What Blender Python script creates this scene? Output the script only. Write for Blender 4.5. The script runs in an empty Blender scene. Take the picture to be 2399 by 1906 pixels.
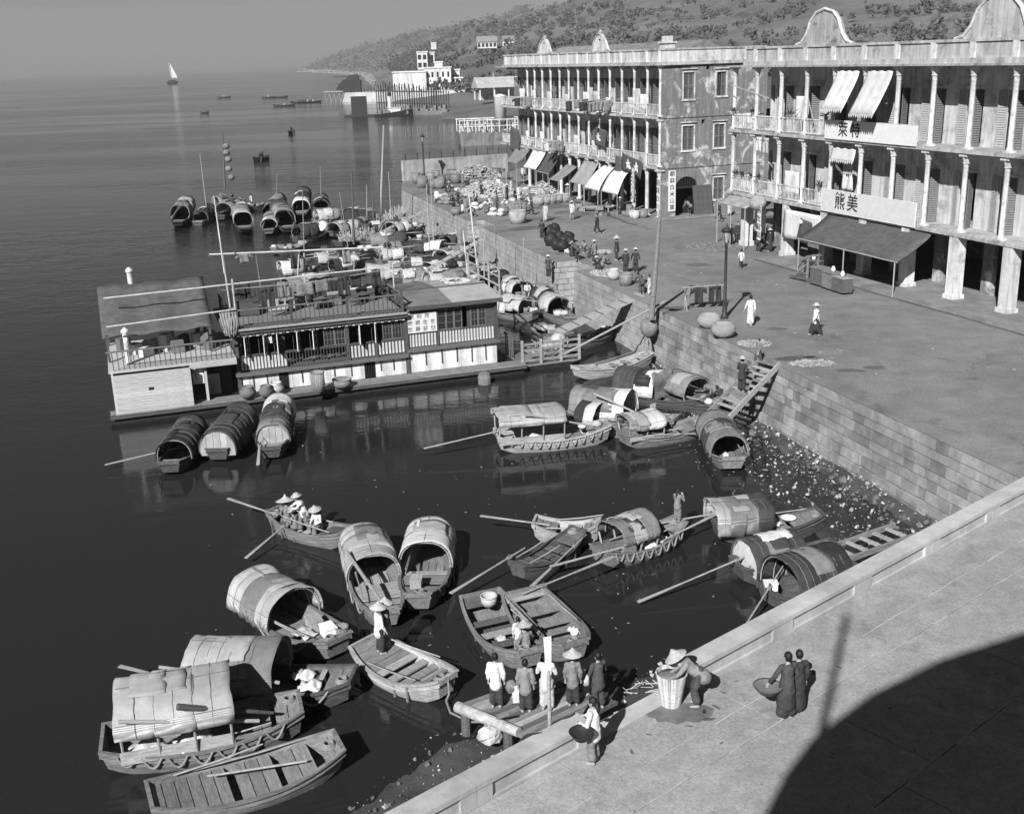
import bpy, bmesh, math, random
from mathutils import Vector, Matrix, Euler, noise as mnoise

# ------------------------------------------------------------------ camera, sky, sun, exposure
SC = bpy.context.scene
COL = SC.collection
R = math.radians
rnd = random.Random(7)
EYE = 13.5            # camera height over the street (street = 0)
SEA = -3.0            # water level
FPX, CX, CY = 2600.0, 1199.5, 953.0
ROLL, PITCH = R(1.8), math.atan(814 / 2600.0)

cam = bpy.data.cameras.new('camera'); camo = bpy.data.objects.new('camera', cam); COL.objects.link(camo)
cam.sensor_fit = 'HORIZONTAL'; cam.sensor_width = 36.0; cam.lens = 36.0 * FPX / 2399.0
cam.clip_start = 0.5; cam.clip_end = 60000
camo.location = (0, 0, EYE)
camo.rotation_euler = (Matrix.Rotation(math.pi / 2 - PITCH, 3, 'X') @ Matrix.Rotation(-ROLL, 3, 'Z')).to_euler()
SC.camera = camo

SUN_EL, SUN_AZ = R(35), R(22)      # shadows run forward and 22 degrees to the right
sun = bpy.data.lights.new('sun', 'SUN'); suno = bpy.data.objects.new('sun', sun); COL.objects.link(suno)
sun.energy = 5.0; sun.angle = R(0.53); sun.color = (1, 1, 1)
sdir = Vector((math.sin(SUN_AZ) * math.cos(SUN_EL), math.cos(SUN_AZ) * math.cos(SUN_EL), -math.sin(SUN_EL)))
suno.rotation_euler = sdir.to_track_quat('-Z', 'Y').to_euler(); suno.location = (-30, -60, 60)

wd = bpy.data.worlds.new('World'); SC.world = wd; wd.use_nodes = True
nt = wd.node_tree; nt.nodes.clear()
sky = nt.nodes.new('ShaderNodeTexSky'); sky.sky_type = 'NISHITA'; sky.sun_disc = False
sky.sun_elevation = SUN_EL; sky.sun_rotation = math.pi + SUN_AZ
sky.air_density = 1.0; sky.dust_density = 0.3; sky.ozone_density = 1.0; sky.altitude = 10
# black and white film behind a yellow filter: mostly the red and green of the sky
sep = nt.nodes.new('ShaderNodeSeparateColor'); nt.links.new(sky.outputs[0], sep.inputs[0])
mm = nt.nodes.new('ShaderNodeMath'); mm.operation = 'MULTIPLY_ADD'
nt.links.new(sep.outputs[0], mm.inputs[0]); mm.inputs[1].default_value = 0.27
m2 = nt.nodes.new('ShaderNodeMath'); m2.operation = 'MULTIPLY'; m2.inputs[1].default_value = 0.14
nt.links.new(sep.outputs[1], m2.inputs[0]); nt.links.new(m2.outputs[0], mm.inputs[2])
bg = nt.nodes.new('ShaderNodeBackground'); bg.inputs['Strength'].default_value = 0.05
nt.links.new(mm.outputs[0], bg.inputs['Color'])
wo = nt.nodes.new('ShaderNodeOutputWorld'); nt.links.new(bg.outputs[0], wo.inputs[0])
SC.view_settings.view_transform = 'Standard'; SC.view_settings.look = 'None'
SC.view_settings.exposure = 0.6; SC.view_settings.gamma = 1.0
SC.render.engine = 'CYCLES'
SC.cycles.max_bounces = 6; SC.cycles.diffuse_bounces = 3; SC.cycles.glossy_bounces = 3
SC.cycles.use_denoising = True

# ------------------------------------------------------------------ survey: where a sight line meets a level or an upright plane
def ray(px, py):
    u = (px - CX) / FPX; v = -(py - CY) / FPX
    c, s = math.cos(ROLL), math.sin(ROLL)
    r, w = u * c + v * s, -u * s + v * c
    return Vector((r, math.cos(PITCH) + w * math.sin(PITCH), -math.sin(PITCH) + w * math.cos(PITCH)))
def W(px, py, z=0.0):
    d = ray(px, py); t = (z - EYE) / d.z
    return Vector((d.x * t, d.y * t, z))
def HT(px, py, base):
    d = ray(px, py); t = base[1] / d.y
    return EYE + d.z * t
def yaw_of(a, b):
    return math.atan2(b[1] - a[1], b[0] - a[0])

# ------------------------------------------------------------------ mesh helpers
class MB:
    def __init__(s): s.v = []; s.f = []
    def poly(s, pts):
        k = len(s.v); s.v += [tuple(p) for p in pts]; s.f.append(tuple(range(k, k + len(pts)))); return s
    def raw(s, vs, fs):
        k = len(s.v); s.v += [tuple(p) for p in vs]; s.f += [tuple(i + k for i in f) for f in fs]; return s
    def hexa(s, p):      # 8 points: bottom loop then top loop
        return s.raw(p, [(3, 2, 1, 0), (4, 5, 6, 7), (0, 1, 5, 4), (1, 2, 6, 5), (2, 3, 7, 6), (3, 0, 4, 7)])
    def box(s, x0, x1, y0, y1, z0, z1, m=None):
        p = [(x0, y0, z0), (x1, y0, z0), (x1, y1, z0), (x0, y1, z0), (x0, y0, z1), (x1, y0, z1), (x1, y1, z1), (x0, y1, z1)]
        if m is not None: p = [m @ Vector(q) for q in p]
        return s.hexa(p)
    def bar(s, a, b, w, h=None, up=(0, 0, 1)):
        a, b = Vector(a), Vector(b); h = h or w; d = (b - a).normalized(); up = Vector(up)
        if abs(d.dot(up)) > .98: up = Vector((1, 0, 0))
        x = d.cross(up).normalized(); y = x.cross(d).normalized(); x *= w / 2; y *= h / 2
        return s.hexa([a - x - y, a + x - y, a + x + y, a - x + y, b - x - y, b + x - y, b + x + y, b - x + y])
    def tube(s, pts, r, n=6, cap=True):
        pts = [Vector(p) for p in pts]; rs = r if isinstance(r, (list, tuple)) else [r] * len(pts)
        k = len(s.v); ref = None
        for i, p in enumerate(pts):
            d = (pts[min(i + 1, len(pts) - 1)] - pts[max(i - 1, 0)]).normalized()
            if ref is None: ref = Vector((0, 0, 1)) if abs(d.z) < .9 else Vector((1, 0, 0))
            x = d.cross(ref)
            if x.length < 1e-4: x = d.cross(Vector((.3, 1, .2)))
            x.normalize(); y = d.cross(x)
            ref = -y if ref.dot(-y) > 0 else y
            for j in range(n):
                a = 2 * math.pi * j / n
                s.v.append(tuple(p + (x * math.cos(a) + y * math.sin(a)) * rs[i]))
        for i in range(len(pts) - 1):
            for j in range(n):
                j2 = (j + 1) % n
                s.f.append((k + i * n + j, k + i * n + j2, k + (i + 1) * n + j2, k + (i + 1) * n + j))
        if cap:
            s.f.append(tuple(k + j for j in reversed(range(n)))); e = k + (len(pts) - 1) * n
            s.f.append(tuple(e + j for j in range(n)))
        return s
    def lathe(s, prof, n=12, c=(0, 0, 0), jit=0.0, sx=1, sy=1):
        k = len(s.v)
        for r, z in prof:
            for j in range(n):
                a = 2 * math.pi * j / n; q = 1 + (rnd.uniform(-jit, jit) if jit else 0)
                s.v.append((c[0] + r * q * math.cos(a) * sx, c[1] + r * q * math.sin(a) * sy, c[2] + z))
        for i in range(len(prof) - 1):
            for j in range(n):
                j2 = (j + 1) % n
                s.f.append((k + i * n + j, k + i * n + j2, k + (i + 1) * n + j2, k + (i + 1) * n + j))
        s.f.append(tuple(k + j for j in reversed(range(n)))); e = k + (len(prof) - 1) * n
        s.f.append(tuple(e + j for j in range(n)))
        return s
    def ball(s, c, r, n=10, m=6, jit=0.0):
        r = r if isinstance(r, (tuple, list)) else (r, r, r); k = len(s.v); c = Vector(c)
        s.v.append((c.x, c.y, c.z - r[2]))
        for i in range(1, m):
            t = -math.pi / 2 + math.pi * i / m
            for j in range(n):
                a = 2 * math.pi * j / n; q = 1 + (rnd.uniform(-jit, jit) if jit else 0)
                s.v.append((c.x + r[0] * q * math.cos(t) * math.cos(a), c.y + r[1] * q * math.cos(t) * math.sin(a), c.z + r[2] * q * math.sin(t)))
        s.v.append((c.x, c.y, c.z + r[2])); top = len(s.v) - 1
        for j in range(n):
            j2 = (j + 1) % n
            s.f.append((k, k + 1 + j2, k + 1 + j)); b = k + 1 + (m - 2) * n
            s.f.append((top, b + j, b + j2))
            for i in range(m - 2):
                q = k + 1 + i * n
                s.f.append((q + j, q + j2, q + n + j2, q + n + j))
        return s
    def sheet(s, P, nu, nv, th=0.02):   # P(u,v) -> point; a thin solid sheet
        k = len(s.v); N = (nu + 1) * (nv + 1); g = [[Vector(P(i / nu, j / nv)) for j in range(nv + 1)] for i in range(nu + 1)]
        off = []
        for i in range(nu + 1):
            for j in range(nv + 1):
                a = g[min(i + 1, nu)][j] - g[max(i - 1, 0)][j]; b = g[i][min(j + 1, nv)] - g[i][max(j - 1, 0)]
                nn = a.cross(b); nn = nn.normalized() if nn.length > 1e-9 else Vector((0, 0, 1))
                off.append(nn * th)
        flat = [p for row in g for p in row]
        s.v += [tuple(p) for p in flat]; s.v += [tuple(p - o) for p, o in zip(flat, off)]
        I = lambda i, j, l: k + l * N + i * (nv + 1) + j
        for i in range(nu):
            for j in range(nv):
                s.f.append((I(i, j, 0), I(i + 1, j, 0), I(i + 1, j + 1, 0), I(i, j + 1, 0)))
                s.f.append((I(i, j + 1, 1), I(i + 1, j + 1, 1), I(i + 1, j, 1), I(i, j, 1)))
        for i in range(nu):
            s.f.append((I(i + 1, 0, 0), I(i, 0, 0), I(i, 0, 1), I(i + 1, 0, 1))); s.f.append((I(i, nv, 0), I(i + 1, nv, 0), I(i + 1, nv, 1), I(i, nv, 1)))
        for j in range(nv):
            s.f.append((I(0, j, 0), I(0, j + 1, 0), I(0, j + 1, 1), I(0, j, 1))); s.f.append((I(nu, j + 1, 0), I(nu, j, 0), I(nu, j, 1), I(nu, j + 1, 1)))
        return s
    def mesh(s, name, mat=None, smooth=False):
        m = bpy.data.meshes.new(name); m.from_pydata(s.v, [], s.f); m.validate(clean_customdata=False)
        if mat: m.materials.append(mat)
        if smooth: m.shade_smooth()
        return m
    def build(s, name, mat, parent=None, smooth=False, loc=None, rotz=0.0):
        o = bpy.data.objects.new(name, s.mesh(name, mat, smooth)); COL.objects.link(o)
        if parent: o.parent = parent
        if loc is not None: o.location = loc
        o.rotation_euler.z = rotz
        return o

def put(name, mesh, parent=None, loc=(0, 0, 0), rot=(0, 0, 0), scale=None, mat=None):
    o = bpy.data.objects.new(name, mesh); COL.objects.link(o); o.parent = parent
    o.location = loc; o.rotation_euler = rot
    if scale is not None: o.scale = scale if isinstance(scale, (tuple, list)) else (scale,) * 3
    if mat:
        o.material_slots[0].link = 'OBJECT'; o.material_slots[0].material = mat
    return o
def tag(o, label=None, cat=None, group=None, kind=None):
    if label: o['label'] = label
    if cat: o['category'] = cat
    if group: o['group'] = group
    if kind: o['kind'] = kind
    return o
def thing(name, label, cat, loc=(0, 0, 0), rotz=0.0, group=None):
    o = bpy.data.objects.new(name, None); COL.objects.link(o); o.location = loc; o.rotation_euler = (0, 0, rotz)
    o.empty_display_size = .3
    return tag(o, label, cat, group)
def stuff(o): o['kind'] = 'stuff'; return o

# ------------------------------------------------------------------ materials (black and white world: greys only)
MATS = {}
def mat(name, v, kind='noise', var=.3, sc=3.0, rough=.85, bump=.15, dark=None, spec=.3, st=(1, 1, 1), piece=.12, amt=.5, metal=0.0, world=False):
    if name in MATS: return MATS[name]
    m = bpy.data.materials.new(name); m.use_nodes = True; n = m.node_tree; N = n.nodes; L = n.links
    b = N['Principled BSDF']; b.inputs['Roughness'].default_value = rough; b.inputs['Specular IOR Level'].default_value = spec; b.inputs['Metallic'].default_value = metal
    tc = N.new('ShaderNodeTexCoord'); mp = N.new('ShaderNodeMapping'); mp.inputs['Scale'].default_value = st
    if world:
        geo = N.new('ShaderNodeNewGeometry'); L.new(geo.outputs['Position'], mp.inputs['Vector'])
    else:
        L.new(tc.outputs['Object'], mp.inputs['Vector'])
    def noise_(scale, det=5, ro=.6, dist=0.0, vec=None):
        t = N.new('ShaderNodeTexNoise'); t.inputs['Scale'].default_value = scale; t.inputs['Detail'].default_value = det
        t.inputs['Roughness'].default_value = ro; t.inputs['Distortion'].default_value = dist; L.new(vec or mp.outputs['Vector'], t.inputs['Vector']); return t.outputs['Fac']
    def ramp(f, pts):
        r = N.new('ShaderNodeValToRGB'); e = r.color_ramp.elements
        e[0].position, e[1].position = pts[0][0], pts[-1][0]
        e[0].color = (pts[0][1],) * 3 + (1,); e[1].color = (pts[-1][1],) * 3 + (1,)
        for p, c in pts[1:-1]:
            q = e.new(p); q.color = (c, c, c, 1)
        L.new(f, r.inputs[0]); return r.outputs[0]
    def math_(op, a, bb):
        q = N.new('ShaderNodeMath'); q.operation = op
        for i, x in enumerate((a, bb)):
            if hasattr(x, 'links'): L.new(x, q.inputs[i])
            else: q.inputs[i].default_value = x
        return q.outputs[0]
    dark = v * .35 if dark is None else dark
    if kind == 'noise':
        c = ramp(noise_(sc), [(.3, v * (1 - var)), (.7, v * (1 + var))])
        c = math_('MULTIPLY', c, ramp(noise_(sc * 9, 3), [(.25, .85), (.75, 1.12)])); h = noise_(sc * 6)
    elif kind == 'wood':      # grain along local x unless st says otherwise
        c = ramp(noise_(sc, 6, .65), [(.28, v * (1 - var)), (.72, v * (1 + var))])
        c = math_('MULTIPLY', c, ramp(noise_(sc * 4, 4, .7), [(.3, .8), (.7, 1.15)])); h = noise_(sc * 3, 6, .7)
    elif kind == 'plaster':   # weathered limewash: stains with shapes of their own and dirty runs
        a = noise_(sc, 8, .68, .6)
        c = ramp(a, [(.5 - .22 * amt, v), (.52, v * .82), (.5 + .2 * amt, dark)])
        rv = N.new('ShaderNodeMapping'); rv.inputs['Scale'].default_value = (sc * 3, sc * 3, sc * .22); L.new(mp.outputs['Vector'], rv.inputs['Vector'])
        run = ramp(noise_(1.6, 5, .6, 0, rv.outputs['Vector']), [(.35, .7), (.6, 1.05)])
        c = math_('MULTIPLY', c, run); c = math_('MULTIPLY', c, ramp(noise_(sc * 11, 4), [(.2, .85), (.8, 1.1)])); h = noise_(sc * 12)
    elif kind == 'weave':     # woven matting
        w1 = N.new('ShaderNodeTexWave'); w1.inputs['Scale'].default_value = sc; w1.inputs['Distortion'].default_value = .8; w1.bands_direction = 'X'; L.new(mp.outputs['Vector'], w1.inputs['Vector'])
        w2 = N.new('ShaderNodeTexWave'); w2.inputs['Scale'].default_value = sc * .8; w2.inputs['Distortion'].default_value = .8; w2.bands_direction = 'Y'; L.new(mp.outputs['Vector'], w2.inputs['Vector'])
        h = math_('MULTIPLY', w1.outputs['Fac'], w2.outputs['Fac'])
        c = ramp(noise_(2.2, 7, .7), [(.3, v * (1 - var)), (.7, v * (1 + var))])
        c = math_('MULTIPLY', c, ramp(h, [(0, .8), (.6, 1.1)]))
    elif kind == 'stone':
        c = ramp(noise_(sc, 7, .7), [(.25, v * (1 - var)), (.75, v * (1 + var))])
        c = math_('MULTIPLY', c, ramp(noise_(sc * .35, 3), [(.3, .75), (.65, 1.1)])); h = noise_(sc * 3, 8, .7)
    elif kind == 'cloth':
        c = ramp(noise_(sc, 3), [(.3, v * (1 - var)), (.7, v * (1 + var))]); h = noise_(sc * 1.5, 2, .5, 1.2)
    elif kind == 'ground':    # packed earth or worn concrete: blotches, trodden paths, stains, grit
        c = ramp(noise_(sc * .13, 4, .6, .4), [(.3, v * (1 - var)), (.7, v * (1 + var))])
        c = math_('MULTIPLY', c, ramp(noise_(sc, 6, .7, .3), [(.3, .78), (.7, 1.18)]))
        c = math_('MULTIPLY', c, ramp(noise_(sc * 14, 3, .8), [(.3, .72), (.7, 1.22)]))
        c = math_('MULTIPLY', c, ramp(noise_(sc * .5, 7, .75, 1.0), [(.56, 1), (.66, 1 - amt)]))
        h = noise_(sc * 9, 6, .75)
    elif kind == 'stripe':
        w1 = N.new('ShaderNodeTexWave'); w1.inputs['Scale'].default_value = sc; w1.inputs['Distortion'].default_value = .2; w1.bands_direction = 'X'; L.new(mp.outputs['Vector'], w1.inputs['Vector'])
        c = ramp(w1.outputs['Fac'], [(.4, dark), (.6, v)]); h = noise_(12)
    if piece:
        oi = N.new('ShaderNodeObjectInfo'); c = math_('MULTIPLY', c, ramp(oi.outputs['Random'], [(0, 1 - piece), (1, 1 + piece)]))
    L.new(c, b.inputs['Base Color'])
    if bump:
        bp = N.new('ShaderNodeBump'); bp.inputs['Strength'].default_value = min(1, bump * 3); bp.inputs['Distance'].default_value = .03
        L.new(h, bp.inputs['Height']); L.new(bp.outputs[0], b.inputs['Normal'])
    MATS[name] = m; return m

WOOD = lambda t: {  # timber tones, grain along x
    'pale': mat('timber_pale', .33, 'wood', .4, 3, st=(.7, 6, 6), bump=.25),
    'mid': mat('timber_mid', .2, 'wood', .45, 3, st=(.7, 6, 6), bump=.25),
    'dark': mat('timber_dark', .1, 'wood', .5, 3, st=(.7, 6, 6), bump=.25),
    'black': mat('timber_black', .045, 'wood', .5, 3, st=(.7, 6, 6), bump=.2)}[t]
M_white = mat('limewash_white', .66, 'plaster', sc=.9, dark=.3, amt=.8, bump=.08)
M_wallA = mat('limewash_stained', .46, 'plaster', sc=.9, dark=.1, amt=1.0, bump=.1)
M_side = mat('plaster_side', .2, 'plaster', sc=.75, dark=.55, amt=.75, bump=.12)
M_black = mat('black_paint', .02, 'noise', .4, 4, rough=.6, bump=.03)
M_iron = mat('iron_dark', .035, 'noise', .5, 8, rough=.55, bump=.05)
M_skin = mat('skin', .3, 'noise', .08, 6, rough=.6, bump=0, piece=.1)
M_hair = mat('hair', .012, 'noise', .4, 30, rough=.45, bump=.1, piece=0)
M_straw = mat('straw', .42, 'noise', .25, 14, bump=.25)
M_bamboo = mat('bamboo', .29, 'wood', .3, 3, st=(.6, 5, 5), bump=.1, rough=.6)
M_rope = mat('rope', .3, 'noise', .35, 30, bump=.3)
M_glass = mat('window_glass', .03, 'noise', .3, 2, rough=.08, bump=0, spec=.6)
M_gloom = mat('doorway_gloom', .015, 'noise', .3, 2, bump=0, piece=0)  # near-black colour standing in for the shade inside the doorway
M_cw = mat('cloth_white', .55, 'cloth', .1, 5, bump=.3)
M_cl = mat('cloth_light', .45, 'cloth', .2, 5, bump=.3)
M_cm = mat('cloth_mid', .17, 'cloth', .25, 5, bump=.3)
M_cd = mat('cloth_dark', .035, 'cloth', .3, 5, bump=.3)
M_basket = mat('basket_weave', .28, 'weave', .35, 14, bump=.4)
# ------------------------------------------------------------------ the setting
def quay_x(y): return 14.07 - .306 * (y - 41.53)

# sea
m = bpy.data.materials.new('sea_water'); m.use_nodes = True; n = m.node_tree; N = n.nodes; L = n.links
b = N['Principled BSDF']; b.inputs['Base Color'].default_value = (.018, .018, .018, 1); b.inputs['Roughness'].default_value = .09
b.inputs['IOR'].default_value = 1.33; b.inputs['Specular IOR Level'].default_value = .5
geo = N.new('ShaderNodeNewGeometry')
def nz(scale, det, st=(1, 1, 1), dist=0.0):
    mp = N.new('ShaderNodeMapping'); mp.inputs['Scale'].default_value = st; L.new(geo.outputs['Position'], mp.inputs['Vector'])
    t = N.new('ShaderNodeTexNoise'); t.inputs['Scale'].default_value = scale; t.inputs['Detail'].default_value = det; t.inputs['Distortion'].default_value = dist
    L.new(mp.outputs['Vector'], t.inputs['Vector']); return t.outputs['Fac']
w = nz(1.1, 4, (1, 1.6, 1), .6); w2 = nz(.25, 3, (1, 1.3, 1)); wind = nz(.02, 5, (.3, 1, 1), 1.2)
cr = N.new('ShaderNodeValToRGB'); cr.color_ramp.elements[0].position = .4; cr.color_ramp.elements[1].position = .62
cr.color_ramp.elements[0].color = (.12,) * 3 + (1,); cr.color_ramp.elements[1].color = (1, 1, 1, 1); L.new(wind, cr.inputs[0])
ad = N.new('ShaderNodeMath'); ad.operation = 'MULTIPLY_ADD'; L.new(w2, ad.inputs[0]); ad.inputs[1].default_value = 1.5; L.new(w, ad.inputs[2])
st_ = N.new('ShaderNodeMath'); st_.operation = 'MULTIPLY'; L.new(cr.outputs[0], st_.inputs[0]); st_.inputs[1].default_value = .8
sx_ = N.new('ShaderNodeSeparateXYZ'); L.new(geo.outputs['Position'], sx_.inputs[0]); mr = N.new('ShaderNodeMapRange'); mr.inputs['From Min'].default_value = 62; mr.inputs['From Max'].default_value = 150; mr.inputs['To Min'].default_value = .5; mr.inputs['To Max'].default_value = 3.2; L.new(sx_.outputs[1], mr.inputs['Value'])
s2_ = N.new('ShaderNodeMath'); s2_.operation = 'MULTIPLY'; L.new(ad.outputs[0], s2_.inputs[0]); L.new(mr.outputs[0], s2_.inputs[1]); ad = s2_     # the basin lies sheltered behind the boats; the open harbour is wind-ruffled
bp = N.new('ShaderNodeBump'); bp.inputs['Distance'].default_value = .06; L.new(st_.outputs[0], bp.inputs['Strength']); L.new(ad.outputs[0], bp.inputs['Height']); L.new(bp.outputs[0], b.inputs['Normal'])
M_sea = m
sea = MB()
for a in range(1): sea.poly([(-30000, -200, SEA), (30000, -200, SEA), (30000, 45000, SEA), (-30000, 45000, SEA)])
tag(sea.build('sea', M_sea), kind='structure')

M_street = mat('street_earth', .19, 'ground', .22, .7, bump=.25, amt=.3, piece=0, world=True)
M_conc = mat('terrace_concrete', .3, 'ground', .12, 1.2, bump=.15, amt=.22, piece=.05, world=True)
M_coping = mat('coping_concrete', .42, 'stone', .3, 1.3, bump=.15, piece=.05, world=True)
M_stone = mat('quay_stone', .25, 'stone', .4, 1.6, bump=.4, piece=.3, world=True)
M_joint = mat('quay_mortar', .08, 'stone', .4, 2, bump=.3, piece=0, world=True)
M_mud = mat('foreshore_mud', .06, 'noise', .45, .7, bump=.5, piece=0, world=True, rough=.6)

# parapet base line of the near terrace
PA, PB = W(1285, 1801), W(1687, 1577)
pd = (PB - PA).normalized(); pn = Vector((-pd.y, pd.x, 0))     # pn points to the water
if pn.dot(Vector((-1, 1, 0))) < 0: pn = -pn
def par(u, o=0.0, z=0.0): return PA + pd * u + pn * o + Vector((0, 0, z))
# corner where terrace edge meets the quay wall
def meet():
    for i in range(4000):
        p = par(i * .01, .42)
        if p.x >= quay_x(p.y) : return i * .01
    return 20
U_C = meet()
U_L = -26.0
C0 = par(U_C, .42)

# ground: street and terrace, one sheet following the quay edge
QY = [C0.y, 62.3, 70.5, 84.5, 88.0, 125.0]
edge = [(C0.x, C0.y)]
JOG = 1.3
def qp(y, o=0): # point on quay line, o metres inland
    return (quay_x(y) + o * .956, y + o * .292)
edge += [qp(73.0), qp(73.0, 1.6), qp(76.5, 1.6), qp(76.5), qp(95.0), qp(95.0, 1.4), qp(98.5, 1.4), qp(98.5), qp(125.0), tuple(W(944, 426)[:2])]
ground_pts = [(C0.x, C0.y)] + edge[1:] + [(W(1190, 402) + Vector((0, .6, 0)))[:2], (3, 150), (60, 175), (400, 260), (400, -120), (-60, -120)] + [tuple(par(U_L, .42)[:2])]
g = MB(); g.poly([(x, y, 0) for x, y in ground_pts]); street = g.build('street', M_street); tag(street, kind='structure')

# quay wall: backing sheet plus stone blocks, courses proud of the mortar
qw = thing('quay_wall', 'long quay wall of coursed stone blocks between street and water', 'wall')
path = [Vector((x, y, 0)) for x, y in edge]
back = MB()
for a, c in zip(path[:-1], path[1:]):
    back.poly([a + Vector((0, 0, -4)), c + Vector((0, 0, -4)), c, a])
back.build('mortar_backing', M_joint, qw)
rest = MB(); blocks = 0; H_C = .4; CH = [rnd.uniform(-.05, .05) for _ in range(10)]
cope = MB()
for a, c in zip(path[:-1], path[1:]):
    d = (c - a); Ls = d.length; d.normalize(); nn = Vector((-d.y, d.x, 0))   # outward (water is left of the run)
    for k in range(9):
        z1 = -.02 - k * H_C + (CH[k] if k else 0); z0 = -.02 - (k + 1) * H_C + CH[k + 1] + .03; u = -rnd.random() * .5
        bat = .02 + k * .022 + (.1 if k >= 6 else 0)
        while u < Ls:
            wd_ = rnd.uniform(.38, 1.0) * (1.25 if k == 0 else 1); u0, u1 = max(u, 0), min(u + wd_ - .032, Ls); u += wd_
            if u1 - u0 < .08: continue
            o = bat + rnd.uniform(0, .025 if k < 5 else .07)
            p = a + d * u0; q = a + d * u1; p.z = q.z = 0
            Z = Vector((0, 0, 1)); dz0 = rnd.uniform(0, .012)
            pts = [p - nn * .05 + Z * z0, q - nn * .05 + Z * z0, q + nn * (o + .012) + Z * (z0 + dz0), p + nn * (o + .012) + Z * z0,
                   p - nn * .05 + Z * z1, q - nn * .05 + Z * z1, q + nn * o + Z * (z1 - .008), p + nn * o + Z * (z1 - dz0)]
            mid = (p + q) / 2
            if 36 < mid.y < 61.5 and k < 8 and blocks < 300 and Ls > 10:
                cc = sum(pts, Vector()) / 8
                ob = MB().hexa([x - cc for x in pts]).build('stone_block', M_stone, qw, loc=cc); blocks += 1
            else: rest.hexa(pts)
stuff(rest.build('stone_coursing', M_stone, qw))

# terrace slabs
ter = thing('terrace_paving', 'pale concrete terrace paving slabs in the foreground', 'paving'); ter['kind'] = 'structure'
us = [U_L] + [x for x in [-18, -13.2, -8.6, -4.1, .3, 4.6, 9.3, 13.7, 18.2]] + [U_C + 2]
os_ = [0.0, -2.1, -5.0, -8.6, -13, -20, -30]
for i in range(len(us) - 1):
    for j in range(len(os_) - 1):
        sh = 1.1 if j % 2 else 0
        a0, a1 = us[i] + (sh if i else 0), us[i + 1] + (sh if i < len(us) - 2 else 0)
        e = .012
        c = par((a0 + a1) / 2, (os_[j] + os_[j + 1]) / 2)
        p = [par(a0 + e, os_[j] - e, .0), par(a1 - e, os_[j] - e), par(a1 - e, os_[j + 1] + e), par(a0 + e, os_[j + 1] + e)]
        MB().hexa([q - c + Vector((0, 0, .004)) for q in p] + [q - c + Vector((0, 0, .03)) for q in p]).build('paving_slab', M_conc, ter, loc=c)
TZ = .03   # terrace surface

# near sea wall face below the parapet
sw = thing('terrace_sea_wall', 'plain concrete sea wall under the near terrace edge', 'wall')
def swseg(u0, u1, z1=-.01):
    mb = MB(); mb.hexa([par(u0, 0, -4), par(u1, 0, -4), par(u1, .43, -4), par(u0, .43, -4), par(u0, 0, z1), par(u1, 0, z1), par(u1, .41, z1), par(u0, .41, z1)])
    return mb.build('wall_face', M_joint, sw)
for u0 in range(int(U_L), int(U_C) + 1, 5):
    swseg(u0 + .002, min(u0 + 5, U_C) - .002)

# parapet with recessed panels; opening for the landing steps
def parapet(u0, u1, label, panels):
    t = thing('parapet', label, 'parapet')
    hgt = .55; th = .42
    mb = MB(); mb.hexa([par(u0, .06, .004), par(u1, .06, .004), par(u1, th, .004), par(u0, th, .004), par(u0, .06, hgt - .13), par(u1, .06, hgt - .13), par(u1, th, hgt - .13), par(u0, th, hgt - .13)])
    mb.build('panel_wall', M_coping, t)
    k = max(1, round((u1 - u0) / 3.1)); seg = (u1 - u0) / k
    for i in range(k):
        a, c = u0 + i * seg + .006, u0 + (i + 1) * seg - .006
        MB().hexa([par(a, -.02, hgt - .13), par(c, -.02, hgt - .13), par(c, th + .05, hgt - .13), par(a, th + .05, hgt - .13), par(a, -.02, hgt - .02), par(c, -.02, hgt - .02), par(c, th + .05, hgt), par(a, th + .05, hgt)]).build('coping_slab', M_coping, t)
        w_ = .38
        for (s0, s1) in ((a, a + w_), (c - w_, c)):
            MB().hexa([par(s0, 0, .004), par(s1, 0, .004), par(s1, .08, .004), par(s0, .08, .004), par(s0, 0, hgt - .13), par(s1, 0, hgt - .13), par(s1, .08, hgt - .13), par(s0, .08, hgt - .13)]).build('pier', M_coping, t)
        MB().hexa([par(a + w_ + .01, .0, .004), par(c - w_ - .01, .0, .004), par(c - w_ - .01, .08, .004), par(a + w_ + .01, .08, .004), par(a + w_ + .01, 0, .09), par(c - w_ - .01, 0, .09), par(c - w_ - .01, .08, .09), par(a + w_ + .01, .08, .09)]).build('plinth', M_coping, t)
    return t
gapA = (W(1385, 1742) - PA).dot(pd); gapB = (W(1618, 1618) - PA).dot(pd)
parapet(U_L, gapA, 'low concrete parapet running out of the bottom left, left of the landing steps', 0)
parapet(gapB, U_C - .3, 'low concrete parapet with recessed panels right of the landing steps', 0)

# muddy foreshore banks, sloping into the water
def bank(name, line_a, line_b, za, zb, nu=60, nv=24, amp=.06):
    mb = MB(); k = 0
    for i in range(nu + 1):
        for j in range(nv + 1):
            s = i / nu; t = j / nv
            A = Vector(line_a(s)); B = Vector(line_b(s)); p = A.lerp(B, t)
            p.z = za + (zb - za) * t + amp * mnoise.noise(Vector((p.x * .9, p.y * .9, 3))) + amp * .5 * mnoise.noise(Vector((p.x * 3, p.y * 3, 1)))
            mb.v.append(tuple(p))
    for i in range(nu):
        for j in range(nv):
            a = i * (nv + 1) + j; mb.f.append((a, a + 1, a + nv + 2, a + nv + 1))
    return tag(mb.build(name, M_mud, smooth=True), kind='structure')
def lerp_poly(pts):
    pts = [Vector((p[0], p[1], 0)) for p in pts]
    def f(s):
        x = s * (len(pts) - 1); i = min(int(x), len(pts) - 2); return pts[i].lerp(pts[i + 1], x - i)
    return f
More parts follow.
